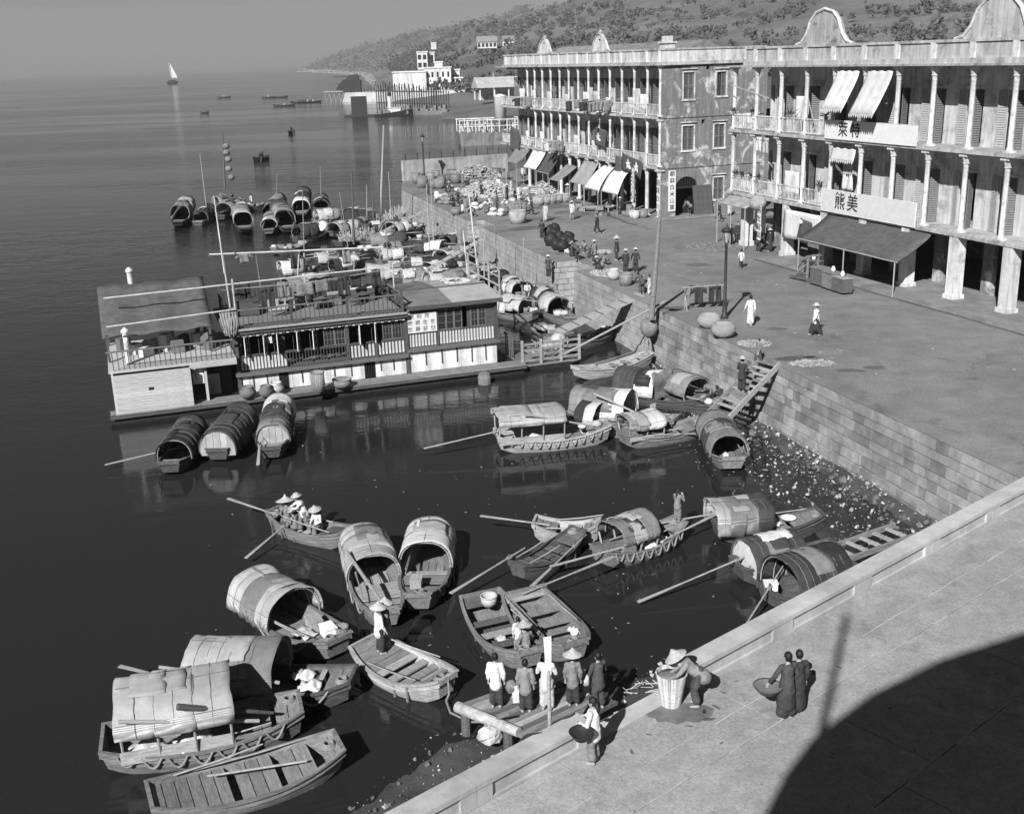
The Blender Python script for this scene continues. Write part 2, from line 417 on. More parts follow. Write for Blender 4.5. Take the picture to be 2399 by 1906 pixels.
near_in = lerp_poly([par(-26, .35), par(-8, .35), par(0, .35), par(4, .35), par(8, .35), par(U_C, .35)])
near_out = lerp_poly([par(-26, 7), W(840, 1840, SEA), W(1010, 1690, SEA), W(1300, 1600, SEA), W(1600, 1520, SEA), W(2150, 1290, SEA)])
bank('foreshore', near_in, near_out, -2.35, -3.14)
far_in = lerp_poly([qp(60, .3), qp(54, .3), qp(48, .3), qp(42, .3), qp(36, .3), (C0.x + .3, C0.y)])
far_out = lerp_poly([qp(60, -.6), W(1560, 950, SEA), W(1690, 1080, SEA), W(1830, 1180, SEA), W(1960, 1270, SEA), W(2200, 1300, SEA)])
bank('foreshore', far_in, far_out, -2.78, -3.5)
# rubble and shells on the banks
def scatter(name, lab, la, lb, za, zb, n, smin, smax, mt, tmax=1.0, bias=1.0):
    mb = MB()
    for _ in range(n):
        s = rnd.random(); t = rnd.random() ** bias * tmax
        p = Vector(la(s)).lerp(Vector(lb(s)), t); p.z = za + (zb - za) * t + .02
        r = smin + (smax - smin) * rnd.random() ** 4; q = Euler((rnd.random() * 6, rnd.random() * 6, rnd.random() * 6)).to_matrix()
        vs = [(-1, -1, -.6), (1, -.8, -.6), (.9, 1, -.5), (-.8, .9, -.6), (-.6, -.7, .6), (.7, -.6, .5), (.6, .7, .6), (-.7, .5, .5)]
        mb.hexa([p + q @ Vector((x * r * rnd.uniform(.6, 1.2), y * r * rnd.uniform(.6, 1.2), z * r * .8)) for x, y, z in vs])
    o = mb.build(name, mt); tag(o, lab, 'rubble', kind='stuff'); return o
M_rub = mat('rubble_pale', .42, 'stone', .45, 4, bump=.3, world=True)
M_rubd = mat('rubble_dark', .13, 'stone', .45, 4, bump=.3, world=True)
scatter('rubble', 'pale shells and stones on the mud below the quay wall', far_in, far_out, -2.76, -3.02, 1300, .012, .09, M_rub, 1.0, 1.5)
scatter('rubble', 'dark stones on the mud below the quay wall', far_in, far_out, -2.76, -3.4, 2200, .02, .14, M_rubd, 1.0)
scatter('rubble', 'scattered pale stones on the mud below the near terrace', near_in, near_out, -2.35, -3.1, 420, .015, .07, M_rub, .95)
scatter('rubble', 'small dark stones on the mud below the near terrace', near_in, near_out, -2.35, -3.1, 1100, .015, .07, M_rubd, .95)
# ------------------------------------------------------------------ far shore: hills, wood, houses, pier, wreck, distant boats
def mpp(p): return (Vector(p) - Vector((0, 0, EYE))).length / FPX
shore = [(260, 12), (330, -4), (345, -18), (420, -25), (560, -62), (640, -78), (760, -80), (1100, -125), (1700, -200), (2300, -330), (3000, -500), (3400, -600), (3800, -560), (4600, 300)]
def shore_x(y):
    for (y0, x0), (y1, x1) in zip(shore[:-1], shore[1:]):
        if y0 <= y <= y1: return x0 + (x1 - x0) * (y - y0) / (y1 - y0)
    return 12 if y < 260 else 400
def ter_h(x, y):
    d = x - shore_x(y)
    if y > 3400: d -= (y - 3400) * .9
    n1 = mnoise.noise(Vector((x / 260, y / 420, 0))); n2 = mnoise.noise(Vector((x / 90, y / 130, 5)))
    if d < 0: return SEA - 1.5
    k = min(1, max(0, (y - 480) / 900))
    sl = .10 + .42 * k
    flat = 25 * (1 - k) + 6
    cap = 30 + 92 * k
    h = SEA + .3 + min(d, flat) * .1 + max(0, d - flat) * sl
    h = cap * (1 - math.exp(-h / cap)) if h > 0 else h
    gul = abs(mnoise.noise(Vector((x / 70, y / 55, 2)))); return h * (1 + .16 * n1 + .08 * n2) * (.86 + .3 * gul) + min(d * .05, 4) * n2
ys = [245 + 20 * i for i in range(30)] + [860 + 50 * i for i in range(30)] + [2400 + 100 * i for i in range(24)]
mb = MB(); NXX = 90
for y in ys:
    x0 = shore_x(y) - 25; wspan = 300 + y * .75
    for i in range(NXX + 1):
        x = x0 + wspan * (i / NXX) ** 1.6; mb.v.append((x, y, ter_h(x, y)))
for j in range(len(ys) - 1):
    for i in range(NXX):
        a = j * (NXX + 1) + i; mb.f.append((a, a + 1, a + NXX + 2, a + NXX + 1))
M_hill = mat('hill_scrub', .14, 'ground', .35, .05, bump=.6, piece=0, world=True)
tag(mb.build('hill', M_hill, smooth=True), kind='structure')
# pale rocks along the foot of the headland
mb = MB()
for _ in range(700):
    y = rnd.uniform(700, 3350); x = shore_x(y) + rnd.uniform(-6, 14) * (y / 2500); s_ = rnd.uniform(.6, 2.4) * (y / 2500); z = max(SEA, ter_h(x, y))
    mb.hexa([(x + dx * s_ * rnd.uniform(.6, 1.3), y + dy * s_, z + dz * s_ * .7) for dz in (-.4, 1) for dx, dy in ((-1, -1), (1, -1), (.8, 1), (-.8, 1))])
tag(mb.build('shore_rocks', mat('shore_rock', .24, 'stone', .4, .1, bump=.3, world=True)), 'pale rocks along the foot of the far headland', 'rocks', kind='stuff')
# woods: leaf clumps through each crown, on trunks
M_fol = mat('foliage_far', .075, 'noise', .55, .25, bump=.5, world=True)
def clump_tree(mb, p, r, n):
    for _ in range(n):
        d = Vector((rnd.gauss(0, 1), rnd.gauss(0, 1), rnd.gauss(.1, .8))).normalized() * r * rnd.uniform(.3, 1); c = p + Vector((d.x, d.y, r * .9 + d.z * .75)); s_ = r * rnd.uniform(.16, .34)
        q = Euler((rnd.random() * 6, rnd.random() * 6, rnd.random() * 6)).to_matrix()
        vs = [c + q @ Vector(v) * s_ for v in ((1, 0, 0), (-.5, .87, 0), (-.5, -.87, 0), (0, 0, .9), (0, 0, -.9))]
        mb.raw(vs, [(0, 1, 3), (1, 2, 3), (2, 0, 3), (1, 0, 4), (2, 1, 4), (0, 2, 4)])
wood = MB(); cnt = 0
while cnt < 1500:
    y = rnd.uniform(300, 1500); x = shore_x(y) + 26 + rnd.random() ** 1.3 * (200 + y * .3)
    if mnoise.noise(Vector((x / 60, y / 80, 9))) < -.18: continue
    if y < 470 and x < shore_x(y) + 55: continue
    if 560 < y < 680 and x < 10: continue
    clump_tree(wood, Vector((x, y, ter_h(x, y) - .5)), rnd.uniform(2.5, 5.2), 16); cnt += 1
tag(wood.build('hillside_wood', M_fol), 'dense dark wood covering the hillside behind the waterfront', 'wood', kind='stuff')
scr = MB()
for _ in range(2200):
    y = rnd.uniform(1400, 3400); x = shore_x(y) + 12 + rnd.random() * 420; clump_tree(scr, Vector((x, y, ter_h(x, y) - 1.2)), rnd.uniform(2.2, 6), 5)
tag(scr.build('headland_scrub', M_fol), 'low scrub dotting the slopes of the far headland', 'scrub', kind='stuff')

# --- houses of the far shore
M_fwhite = mat('far_white', .74, 'plaster', sc=.12, dark=.5, amt=.5, bump=0)
def far_house(px0, px1, pyb, pyt, D, dep, label, rows, name='far_house', flat=True, m=None, wins=True):
    """front spans px0..px1 at distance D; z from the sight lines"""
    def at(px, py): d = ray(px, py); t = D / d.y; return Vector((d.x * t, D, EYE + d.z * t))
    a, b_ = at(px0, pyb), at(px1, pyb); zt = at((px0 + px1) / 2, pyt).z; z0 = min(a.z, b_.z) - 1.5
    t = thing(name, label, 'house', ((a.x + b_.x) / 2, D, z0)); w_ = b_.x - a.x; h_ = zt - z0
    hl = []
    if wins:
        for (n_, f0, f1, ww) in rows:
            for i in range(n_):
                c = -w_ / 2 + w_ * (i + .5) / n_; hl.append((c - ww / 2, c + ww / 2, h_ * f0, h_ * f1))
    holes_wall(MB(), -w_ / 2, w_ / 2, 0, h_, hl, 0, .4, 'x').build('wall', m or M_fwhite, t)
    mb = MB(); mb.box(-w_ / 2, w_ / 2, dep, dep + .3, 0, h_); mb.box(-w_ / 2, -w_ / 2 + .3, .4, dep, 0, h_); mb.box(w_ / 2 - .3, w_ / 2, .4, dep, 0, h_); mb.build('side_wall', m or M_fwhite, t)
    for q in hl: MB().box(q[0], q[1], .25, .32, q[2], q[3]).build('window', M_glass, t)
    if flat:
        mb = MB(); mb.box(-w_ / 2 - .4, w_ / 2 + .4, -.4, dep + .6, h_, h_ + .6); mb.build('roof', m or M_fwhite, t)
    else:
        mb = MB(); mb.raw([(-w_ / 2 - .6, -.8, h_ - .1), (w_ / 2 + .6, -.8, h_ - .1), (w_ / 2 + .6, dep + .8, h_ - .1), (-w_ / 2 - .6, dep + .8, h_ - .1), (-w_ / 2 - .6, dep / 2, h_ + dep * .35), (w_ / 2 + .6, dep / 2, h_ + dep * .35)], [(0, 1, 5, 4), (2, 3, 4, 5), (0, 4, 3), (1, 2, 5), (3, 2, 1, 0)]); mb.build('roof', M_tile, t)
    return t
def holes_wall(mb, s0, s1, z0, z1, holes, t0, t1, axis='x'):
    S = sorted({s0, s1} | {min(max(h[i], s0), s1) for h in holes for i in (0, 1)}); Zs = sorted({z0, z1} | {min(max(h[i], z0), z1) for h in holes for i in (2, 3)})
    for a, c in zip(S[:-1], S[1:]):
        run = None
        for e, f in list(zip(Zs[:-1], Zs[1:])) + [(None, None)]:
            solid = e is not None and not any(h[0] <= (a + c) / 2 <= h[1] and h[2] <= (e + f) / 2 <= h[3] for h in holes)
            if solid: run = (run[0], f) if run else (e, f)
            elif run:
                if axis == 'x': mb.box(a, c, t0, t1, run[0], run[1])
                else: mb.box(t0, t1, a, c, run[0], run[1])
                run = None
    return mb
M_tile = mat('roof_tile', .2, 'noise', .35, 2, bump=.3)
far_house(922, 1000, 212, 170, 560, 14, 'long low white house with blank wall on the far waterfront', [], wins=False)
far_house(996, 1058, 207, 160, 563, 12, 'taller white house with small windows beside the long low house', [(5, .62, .85, 1.0), (4, .2, .4, 1.2)])
far_house(1018, 1037, 162, 147, 569, 6, 'small white roof tower on the taller white house', [], wins=False)
far_house(1056, 1078, 200, 165, 575, 10, 'white house with dark veranda openings right of the taller house', [(2, .3, .75, 1.8)])
far_house(1066, 1084, 201, 184, 558, 5, 'small white outhouse right of the white veranda house', [(3, .5, .75, .7)])
far_house(978, 1002, 157, 123, 720, 9, 'white villa with verandas on the wooded slope', [(2, .12, .4, 2.2), (2, .58, .86, 2.2)])
far_house(998, 1018, 142, 124, 730, 9, 'white wing of the hillside villa', [(2, .4, .8, 1.5)])
far_house(1118, 1164, 108, 98, 900, 12, 'pale house with tiled roof high on the wooded slope', [(5, .2, .8, 2)], flat=False)
far_house(1178, 1204, 108, 96, 960, 12, 'small pale house high on the slope right of the tiled one', [(3, .3, .7, 2)], flat=False)
far_house(1010, 1022, 112, 101, 1100, 10, 'tiny white hut on the upper slope', [], wins=False)
# tiled shed by the water
sp = W(1125, 232, 1.0); t = thing('waterfront_shed', 'open gabled shed with pale tiled roof beside the colonnaded building', 'shed', (sp.x, sp.y, 0.5), .25)
MB().box(0, 16, 0, 8, 0, 3.2).build('wall', M_side if 'plaster_side' in MATS else M_wallA, t) if False else None
for x in (0, 5, 10, 15): MB().box(x - .2, x + .2, -.2, .2, 0, 4.2).build('post', M_fwhite, t); MB().box(x - .2, x + .2, 7.8, 8.2, 0, 4.2).build('post', M_fwhite, t)
MB().box(.3, 15.6, 4, 4.3, 0, 4.2).build('wall', M_wallA, t)
mb = MB(); mb.raw([(-1, -1, 4.2), (17, -1, 4.2), (17, 9, 4.2), (-1, 9, 4.2), (-1, 4, 7.4), (17, 4, 7.4), (-1, -1, 4.0), (17, -1, 4.0), (17, 9, 4.0), (-1, 9, 4.0)], [(0, 1, 5, 4), (2, 3, 4, 5), (0, 4, 3), (1, 2, 5), (9, 8, 7, 6), (0, 6, 7, 1), (2, 8, 9, 3), (1, 7, 8, 2), (3, 9, 6, 0)]); mb.build('roof', mat('shed_tile', .36, 'noise', .25, .8, bump=.3), t)
# earth bank in front of it
# pier, crates and piles
pA, pB = W(800, 240, SEA), W(886, 240, SEA)
t = thing('stone_pier', 'pale stone pier reaching out from the far bank', 'pier', (0, 0, 0))
mb = MB(); mb.hexa([pA + Vector((0, 0, -1)), pB + Vector((40, -6, -1)), pB + Vector((40, 8, -1)), pA + Vector((0, 10, -1)), pA + Vector((2, 0, 4.2)), pB + Vector((40, -6, 4.2)), pB + Vector((40, 8, 4.2)), pA + Vector((2, 10, 4.2))]); mb.build('pier_body', mat('pier_stone', .42, 'stone', .3, .3, bump=.2, world=True), t)
mb = MB()
for i in range(26):
    p = pA.lerp(pB + Vector((30, -4, 0)), (i + 2) / 30); mb.tube([p + Vector((0, .5, 4.2)), p + Vector((rnd.uniform(-.3, .3), .5, rnd.uniform(6, 7.6)))], .13, 4)
stuff(mb.build('mooring_posts', M_iron, t))
for i, (px, s_, l) in enumerate(((812, 5.5, 'dark crate on the end of the far pier'), (828, 7.5, 'large dark heap under cover on the far pier'), (800, 3.2, 'small dark crate at the tip of the far pier'))):
    p = W(px, 216, 1.2); mb = MB(); mb.box(-s_ * .6, s_ * .5, -2, 2, 0, s_ * .7); mb.hexa([(-s_ * .5, -1.6, s_ * .7), (s_ * .4, -1.6, s_ * .7), (s_ * .4, 1.6, s_ * .7), (-s_ * .5, 1.6, s_ * .7), (-s_ * .2, -1, s_ * 1.0), (s_ * .3, -1, s_ * 1.05), (s_ * .3, 1, s_ * 1.05), (-s_ * .2, 1, s_ * 1.0)]); o = mb.build('covered_crate', M_cd, loc=p); tag(o, l, 'crate')
p = W(765, 240, SEA); t = thing('timber_staging', 'pale timber staging at the tip of the far pier', 'staging', p)
for i in range(5): MB().tube([(i * 2.2, 0, -1), (i * 2.2 - .5, 0, 5)], .2, 5).build('pile', M_bamboo, t); MB().tube([(i * 2.2, 0, .2), (i * 2.2 + 2, 0, 4.4)], .14, 4).build('brace', M_bamboo, t)
MB().box(-1, 14, -.8, 1.2, 4.4, 4.9).build('deck', M_bamboo, t)
# close row of iron piles standing in the water
pileA, pileB = W(884, 262, SEA), W(1042, 262, SEA)
t = thing('pile_screen', 'dense screen of tall iron piles standing in the water before the white houses', 'piles', pileA)
D_ = pileB - pileA; pm_ = MB().tube([(0, 0, -1), (0, 0, 10.5)], .17, 5).mesh('iron_pile', M_iron)
for r_ in range(2):
    for i in range(30 if r_ else 26):
        q = D_ * ((i + .5 * r_) / 28) + Vector((0, r_ * 5, 0)); o = put('iron_pile', pm_, t, q, (rnd.uniform(-.01, .01), rnd.uniform(-.02, .02), 0), (1, 1, rnd.uniform(.82, 1.02) * (1 - .25 * (i / 30))))
for z in (3, 7): MB().bar(Vector((0, 2.4, z)), D_ + Vector((0, 2.4, z - .6)), .3, .3).build('waling', M_iron, t)
p = W(843, 272, SEA); o = MB().box(-2.6, 2.6, -.2, .2, -.5, 6.3).build('sheet_pile_panel', M_cd, loc=p); tag(o, 'dark upright sheet pile panel standing in the water', 'panel')
o = MB().box(-5, 7, -1.5, 1.5, -.1, .35).build('timber_raft', M_cd, loc=p); tag(o, 'low dark raft at the foot of the sheet pile panel', 'raft')
# wrecked steamer
p = W(925, 272, SEA); t = thing('wrecked_steamer', 'half sunk dark steamer with pale funnel below the iron piles', 'ship', p, -.06); s_ = mpp(p)
mb = MB(); n_ = 12
for i in range(n_ + 1):
    x = -6.5 + 12.5 * i / n_; b_ = 2.2 * (1 - abs((x + .2) / 6.6) ** 3) + .1; z = .5 + .13 * (x + 6.5); mb.v += [(x, -b_, z), (x, -b_ * .8, -.6), (x, b_ * .8, -.6), (x, b_, z)]
for i in range(n_):
    for j in range(4): mb.f.append((4 * i + j, 4 * i + (j + 1) % 4, 4 * i + 4 + (j + 1) % 4, 4 * i + 4 + j))
mb.f += [(0, 1, 2, 3), tuple(4 * n_ + k for k in (3, 2, 1, 0))]; mb.build('hull', M_black, t)
mb = MB(); mb.box(-2, 2.2, -1.3, 1.3, 1.2, 2.6); mb.box(-2.3, 2.5, -1.6, 1.6, 2.6, 2.75); mb.build('deck_house', M_col if 'column_limewash' in MATS else M_fwhite, t)
mb = MB(); mb.lathe([(.62, 0), (.58, 3.6), (.62, 3.7)], 12, (-1.4, 0, 2.6)); f_ = mb.build('funnel', M_fwhite, t); MB().lathe([(.66, 0), (.66, 1.1)], 12, (-1.4, 0, 6.3)).build('funnel_top', M_black, f_)
MB().tube([(3.5, 0, 1.5), (3.7, 0, 5)], .12, 5).build('mast', M_iron, t); mb = MB()
for i in range(30): x, y = rnd.uniform(-6, 5.5), rnd.uniform(-1.5, 1.5); mb.box(x - .3, x + .4, y - .3, y + .3, .6, rnd.uniform(1.4, 2.3))
stuff(mb.build('deck_wreckage', M_cm, t))
for i, (px, l_) in enumerate(((985, 8), (1020, 7))):
    q = W(px, 268, SEA); o = MB(); o.hexa([(-l_ / 2, -1.2, -.4), (l_ / 2, -1.2, -.4), (l_ / 2, 1.2, -.4), (-l_ / 2, 1.2, -.4), (-l_ / 2 - .8, -1.5, 1.0), (l_ / 2 + 1, -1.5, 1.4), (l_ / 2 + 1, 1.5, 1.4), (-l_ / 2 - .8, 1.5, 1.0)])
    for k_ in range(7): x = rnd.uniform(-l_ / 2, l_ / 2); o.box(x - .4, x + .4, -1, 1, 1.0, rnd.uniform(1.6, 3))
    oo = o.build('stranded_lighter', M_cm, loc=q, rotz=rnd.uniform(-.3, .3)); tag(oo, ('low stranded lighter with cargo at the foot of the iron piles', 'stranded lighter beside the earth bank')[i], 'boat')
# barge with white water tank
p = W(1142, 338, SEA); t = thing('tank_barge', 'grey barge with railings and a white tank moored behind the colonnaded building', 'barge', p, .12)
mb = MB(); mb.hexa([(-5.5, -3, -1), (7, -3, -1), (7, 4, -1), (-5.5, 4, -1), (-6, -3.4, 2.6), (7.4, -3.4, 2.4), (7.4, 4.4, 2.4), (-6, 4.4, 2.6)]); mb.build('hull', mat('barge_side', .22, 'plaster', sc=.4, dark=.09, amt=.9), t)
for i in range(9):
    x = -5.8 + i * 1.6
    for y in (-3.2, 4.2): MB().tube([(x, y, 2.5), (x, y, 5.0)], .1, 5).build('stanchion', M_fwhite, t)
for y in (-3.2, 4.2): MB().bar((-6, y, 5), (7.3, y, 5), .18).build('top_rail', M_fwhite, t); MB().bar((-6, y, 3.8), (7.3, y, 3.8), .12).build('middle_rail', M_fwhite, t)
MB().lathe([(1.25, 0), (1.25, 4.6), (1.3, 4.65), (1.3, 4.9), (.3, 5.2)], 16, (3.0, 1, 4.6)).build('tank', M_fwhite, t, True)
for x, y in ((1.8, -.2), (4.2, -.2), (1.8, 2.2), (4.2, 2.2)): MB().tube([(x, y, 2.5), (x, y, 4.6)], .12, 5).build('tank_leg', M_iron, t)
MB().tube([(1.8, 1, 9.5), (1.8, 1, 14)], .06, 5).build('flagstaff', M_fwhite, t)
mb = MB()
for i in range(40): x, y = rnd.uniform(-5.5, 6.8), rnd.uniform(-2.8, 3.8); mb.tube([(x, y, 2.5), (x + rnd.uniform(-.5, .5), y + rnd.uniform(-.5, .5), rnd.uniform(3, 4.6))], rnd.uniform(.05, .25), 5)
stuff(mb.build('deck_gear', M_cl, t))
# far boats
def far_boat(px, py, Lm, label, people=1, yaw=0.0, m=None):
    p = W(px, py, SEA); t = thing('rowing_boat', label, 'boat', p, yaw, 'small boats far out on the harbour'); mb = MB(); n_ = 8
    for i in range(n_ + 1):
        u = i / n_ * 2 - 1; b_ = Lm * .13 * (1 - abs(u) ** 2.5) + .12; z = .45 + .5 * u * u; mb.v += [(u * Lm / 2, -b_, z), (u * Lm / 2 * .92, -b_ * .7, -.2), (u * Lm / 2 * .92, b_ * .7, -.2), (u * Lm / 2, b_, z), (u * Lm / 2 * .95, 0, z - .25)]
    for i in range(n_):
        for j in range(5): mb.f.append((5 * i + j, 5 * i + (j + 1) % 5, 5 * i + 5 + (j + 1) % 5, 5 * i + 5 + j))
    mb.build('hull', m or M_cd, t); MB().tube([(-Lm * .1, -.4, .7), (-Lm * .5, -Lm * .28, -.1)], .05, 4).build('oar', M_bamboo, t)
    for i in range(people):
        x = (i - (people - 1) / 2) * min(.8, Lm * .7 / max(1, people)); q = thing('person', ('tiny %s figure aboard the ' % ('standing', 'second', 'third', 'fourth', 'fifth', 'sixth', 'seventh', 'eighth', 'ninth')[i]) + ' '.join(label.split()[:10]), 'person', p + Matrix.Rotation(yaw, 3, 'Z') @ Vector((x, 0, .2)), rnd.random() * 6, 'tiny figures in the distant boats')
        mb = MB(); h_ = rnd.uniform(1.1, 1.65); mb.lathe([(.16, 0), (.2, h_ * .35), (.25, h_ * .6), (.24, h_ * .78), (.08, h_ * .84), (.07, h_ * .87)], 8); mb.ball((0, 0, h_ * .93), (.11, .12, .13), 8, 6); mb.tube([(.24, 0, h_ * .76), (.35, .15, h_ * .55), (.3, .35, h_ * .5)], [.07, .06, .05], 6); mb.tube([(-.24, 0, h_ * .76), (-.35, .15, h_ * .55), (-.3, .35, h_ * .5)], [.07, .06, .05], 6)
        mb.build('body', M_cd if rnd.random() < .7 else M_cl, q, True)
    return t
far_boat(525, 229, 8, 'tiny dark rowing boat far out, left of the far boat pair', 1); far_boat(629, 230, 7.5, 'left one of two tiny boats close together far out', 1); far_boat(652, 229, 11, 'right one of two tiny boats close together far out, the longer', 0)
far_boat(666, 249, 10, 'small dark boat with one standing figure left of the crowded boat', 1); far_boat(479, 266, 3.6, 'tiny dark dinghy alone on the left of the harbour', 0)
far_boat(683, 313, 5, 'small boat seen end on with a seated figure in mid harbour', 1, 1.5); far_boat(613, 376, 5.2, 'small boat with pale dressed rower nearing the moored sampans', 2, 1.2)
far_boat(717, 241, 15, 'crowded long boat full of tiny figures by the far pier', 9); far_boat(812, 180, 40, 'long dark launch under the far headland', 0); far_boat(705, 172, 16, 'tiny dark boat near the tip of the headland, left of two', 0, .2); far_boat(722, 171, 16, 'tiny dark boat near the tip of the headland, right of two', 0, .1)
p = W(404, 197, SEA); t = thing('sailing_boat', 'small sailing boat with one tall white sail far out on the left', 'boat', p); s_ = mpp(p)
mb = MB(); mb.hexa([(-5, -1.5, -.5), (5, -1.5, -.5), (5, 1.5, -.5), (-5, 1.5, -.5), (-7, -2, 2.5), (7, -2, 3), (7, 2, 3), (-7, 2, 2.5)]); mb.build('hull', M_black, t); MB().tube([(0, 0, 1), (-1, 0, 26)], .25, 5).build('mast', M_iron, t)
MB().sheet(lambda u, v: Vector((-.8 - .6 * v * 1.5 + u * (7.5 * (1 - v) + 1), .6 * math.sin(u * 3), 6 + 19 * v)), 8, 8, .08).build('sail', M_cw, t, True); MB().box(-4, 4, -1.2, 1.2, 2.5, 4.5).build('deck_house', M_cd, t)
# ------------------------------------------------------------------ buildings
def lettering(text, size, m, parent, loc, rot, vertical=False, gap=1.12, name='lettering', bold=.02):
    cu = bpy.data.curves.new(name, 'FONT'); cu.body = '\n'.join(text) if vertical else text
    cu.size = size; cu.space_line = gap; cu.align_x = 'CENTER'; cu.align_y = 'CENTER'; cu.extrude = .006; cu.offset = bold * size
    if not vertical: cu.space_character = gap
    o = bpy.data.objects.new(name, cu); COL.objects.link(o)
    me = bpy.data.meshes.new_from_object(o.evaluated_get(bpy.context.evaluated_depsgraph_get())); bpy.data.objects.remove(o)
    me.materials.clear(); me.materials.append(m)
    return put(name, me, parent, loc, rot)
M_sign = mat('sign_white', .6, 'noise', .06, 2, bump=.02)
M_ink = mat('sign_ink', .03, 'noise', .2, 5, bump=0)
M_door = mat('door_wood', .075, 'wood', .4, 3, st=(6, 6, .7), bump=.15)
M_doorp = mat('door_pale', .34, 'wood', .3, 3, st=(6, 6, .7), bump=.1)
M_shut = mat('shutter_grey', .15, 'wood', .35, 3, st=(6, 6, .7), bump=.15)
M_col = mat('column_limewash', .68, 'plaster', sc=1.2, dark=.3, amt=.6, bump=.08)
M_canl = mat('canvas_light', .52, 'cloth', .12, 2.5, bump=.25)
M_canm = mat('canvas_mid', .2, 'cloth', .2, 2.5, bump=.25)
M_cand = mat('canvas_dark', .075, 'cloth', .25, 2.5, bump=.25)
M_cang = mat('canvas_grey', .28, 'cloth', .2, 2.5, bump=.25)
# --- shared pieces
def shutter_mesh(w, h, name='shutter'):
    mb = MB(); f = .06
    mb.box(-w / 2, -w / 2 + f, -.02, .02, 0, h); mb.box(w / 2 - f, w / 2, -.02, .02, 0, h)
    mb.box(-w / 2 + f, w / 2 - f, -.02, .02, 0, f); mb.box(-w / 2 + f, w / 2 - f, -.02, .02, h - f, h); mb.box(-w / 2 + f, w / 2 - f, -.018, .018, h * .48, h * .48 + f)
    k = int(h / .13)
    for i in range(k):
        z = f + (h - 2 * f) * (i + .5) / k; mb.hexa([(-w / 2 + f, -.018, z - .05), (w / 2 - f, -.018, z - .05), (w / 2 - f, .012, z + .045), (-w / 2 + f, .012, z + .045), (-w / 2 + f, -.012, z - .05), (w / 2 - f, -.012, z - .05), (w / 2 - f, .018, z + .045), (-w / 2 + f, .018, z + .045)])
    return mb.mesh(name, M_shut)
def column_mesh(h, r=.13):
    mb = MB(); mb.box(-r * 1.5, r * 1.5, -r * 1.5, r * 1.5, 0, .12); mb.lathe([(r * 1.25, .12), (r, .3), (r * .92, h - .55), (r * 1.05, h - .5)], 8)
    mb.lathe([(r * 1.25, h - .5), (r * 1.1, h - .42), (r * 1.5, h - .2), (r * 1.7, h - .12)], 8); mb.box(-r * 1.9, r * 1.9, -r * 1.9, r * 1.9, h - .12, h)
    return mb.mesh('column', M_col)
def rail(parent, x0, x1, y, z, h=1.02, m=None, step=.16, w=.035):
    m = m or M_col
    mb = MB(); mb.box(x0, x1, y - .05, y + .05, z + h - .08, z + h); mb.build('handrail', m, parent)
    mb = MB(); mb.box(x0, x1, y - .035, y + .035, z + .1, z + .16); mb.build('bottom_rail', m, parent)
    mb = MB(); k = max(1, int((x1 - x0) / step))
    for i in range(k):
        x = x0 + (i + .5) * (x1 - x0) / k; mb.box(x - w / 2, x + w / 2, y - w / 2, y + w / 2, z + .16, z + h - .08)
    stuff(mb.build('balusters', m, parent))
def sheet_obj(name, m, parent, P, nu=8, nv=8, th=.015, smooth=True):
    return MB().sheet(P, nu, nv, th).build(name, m, parent, smooth)
def hang(p, w, h, d=Vector((1, 0, 0)), out=Vector((0, -1, 0)), wob=.05, seed=0):
    p = Vector(p)
    def P(u, v):
        return p + d * (w * (u - .5)) + Vector((0, 0, -h * v)) + out * (wob * math.sin(u * 9 + seed) * (.3 + v))
    return P

# ---------------- building A: three storey arcade by the harbour
A0 = Vector((13.27, 96.11, 0)); aang = math.atan2(.938, -.346)
bA = thing('arcade_building', 'three storey colonnaded building with stained limewash, laundry and awnings facing the harbour', 'building', A0, aang)
XL = 37.2; DEP = 10.0; F1, F2, TOP = 4.35, 8.5, 12.7
# side wall (local plane x = 0, runs to -y)
sideholes = [(-3.1, -2.1, 9.84, 12.0), (-6.2, -5.25, 10.0, 11.95), (-3.15, -2.07, 5.63, 7.64), (-6.15, -5.14, 5.7, 7.64), (-3.64, -1.48, 0, 3.42), (-6.18, -5.2, 1.29, 3.15), (-4.6, -4.25, 12.15, 12.5), (-4.25, -3.9, 7.75, 8.1)]
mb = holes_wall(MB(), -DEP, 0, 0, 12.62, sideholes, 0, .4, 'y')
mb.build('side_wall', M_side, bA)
# arch filling
mb = MB(); cy, w2 = -2.56, 1.08
for i in range(10):
    t0, t1 = math.pi * i / 10, math.pi * (i + 1) / 10
    p0, p1 = (cy + w2 * math.cos(t0), 2.5 + .9 * math.sin(t0)), (cy + w2 * math.cos(t1), 2.5 + .9 * math.sin(t1))
    if p1[1] < 3.42: mb.hexa([(.01, p0[0], p0[1]), (.01, p1[0], p1[1]), (.39, p1[0], p1[1]), (.39, p0[0], p0[1]), (.01, p0[0], 3.42), (.01, p1[0], 3.42), (.39, p1[0], 3.42), (.39, p0[0], 3.42)])
mb.build('arch_spandrel', M_side, bA)
g = MB(); g.box(.1, .2, -3.64, -1.48, 2.42, 2.52)
for i in range(13): y = -3.5 + i * .157; g.box(.13, .17, y - .02, y + .02, 2.52, 2.5 + .9 * math.sqrt(max(.02, 1 - ((y - cy) / w2) ** 2)))
g.build('arch_grille', M_iron, bA)
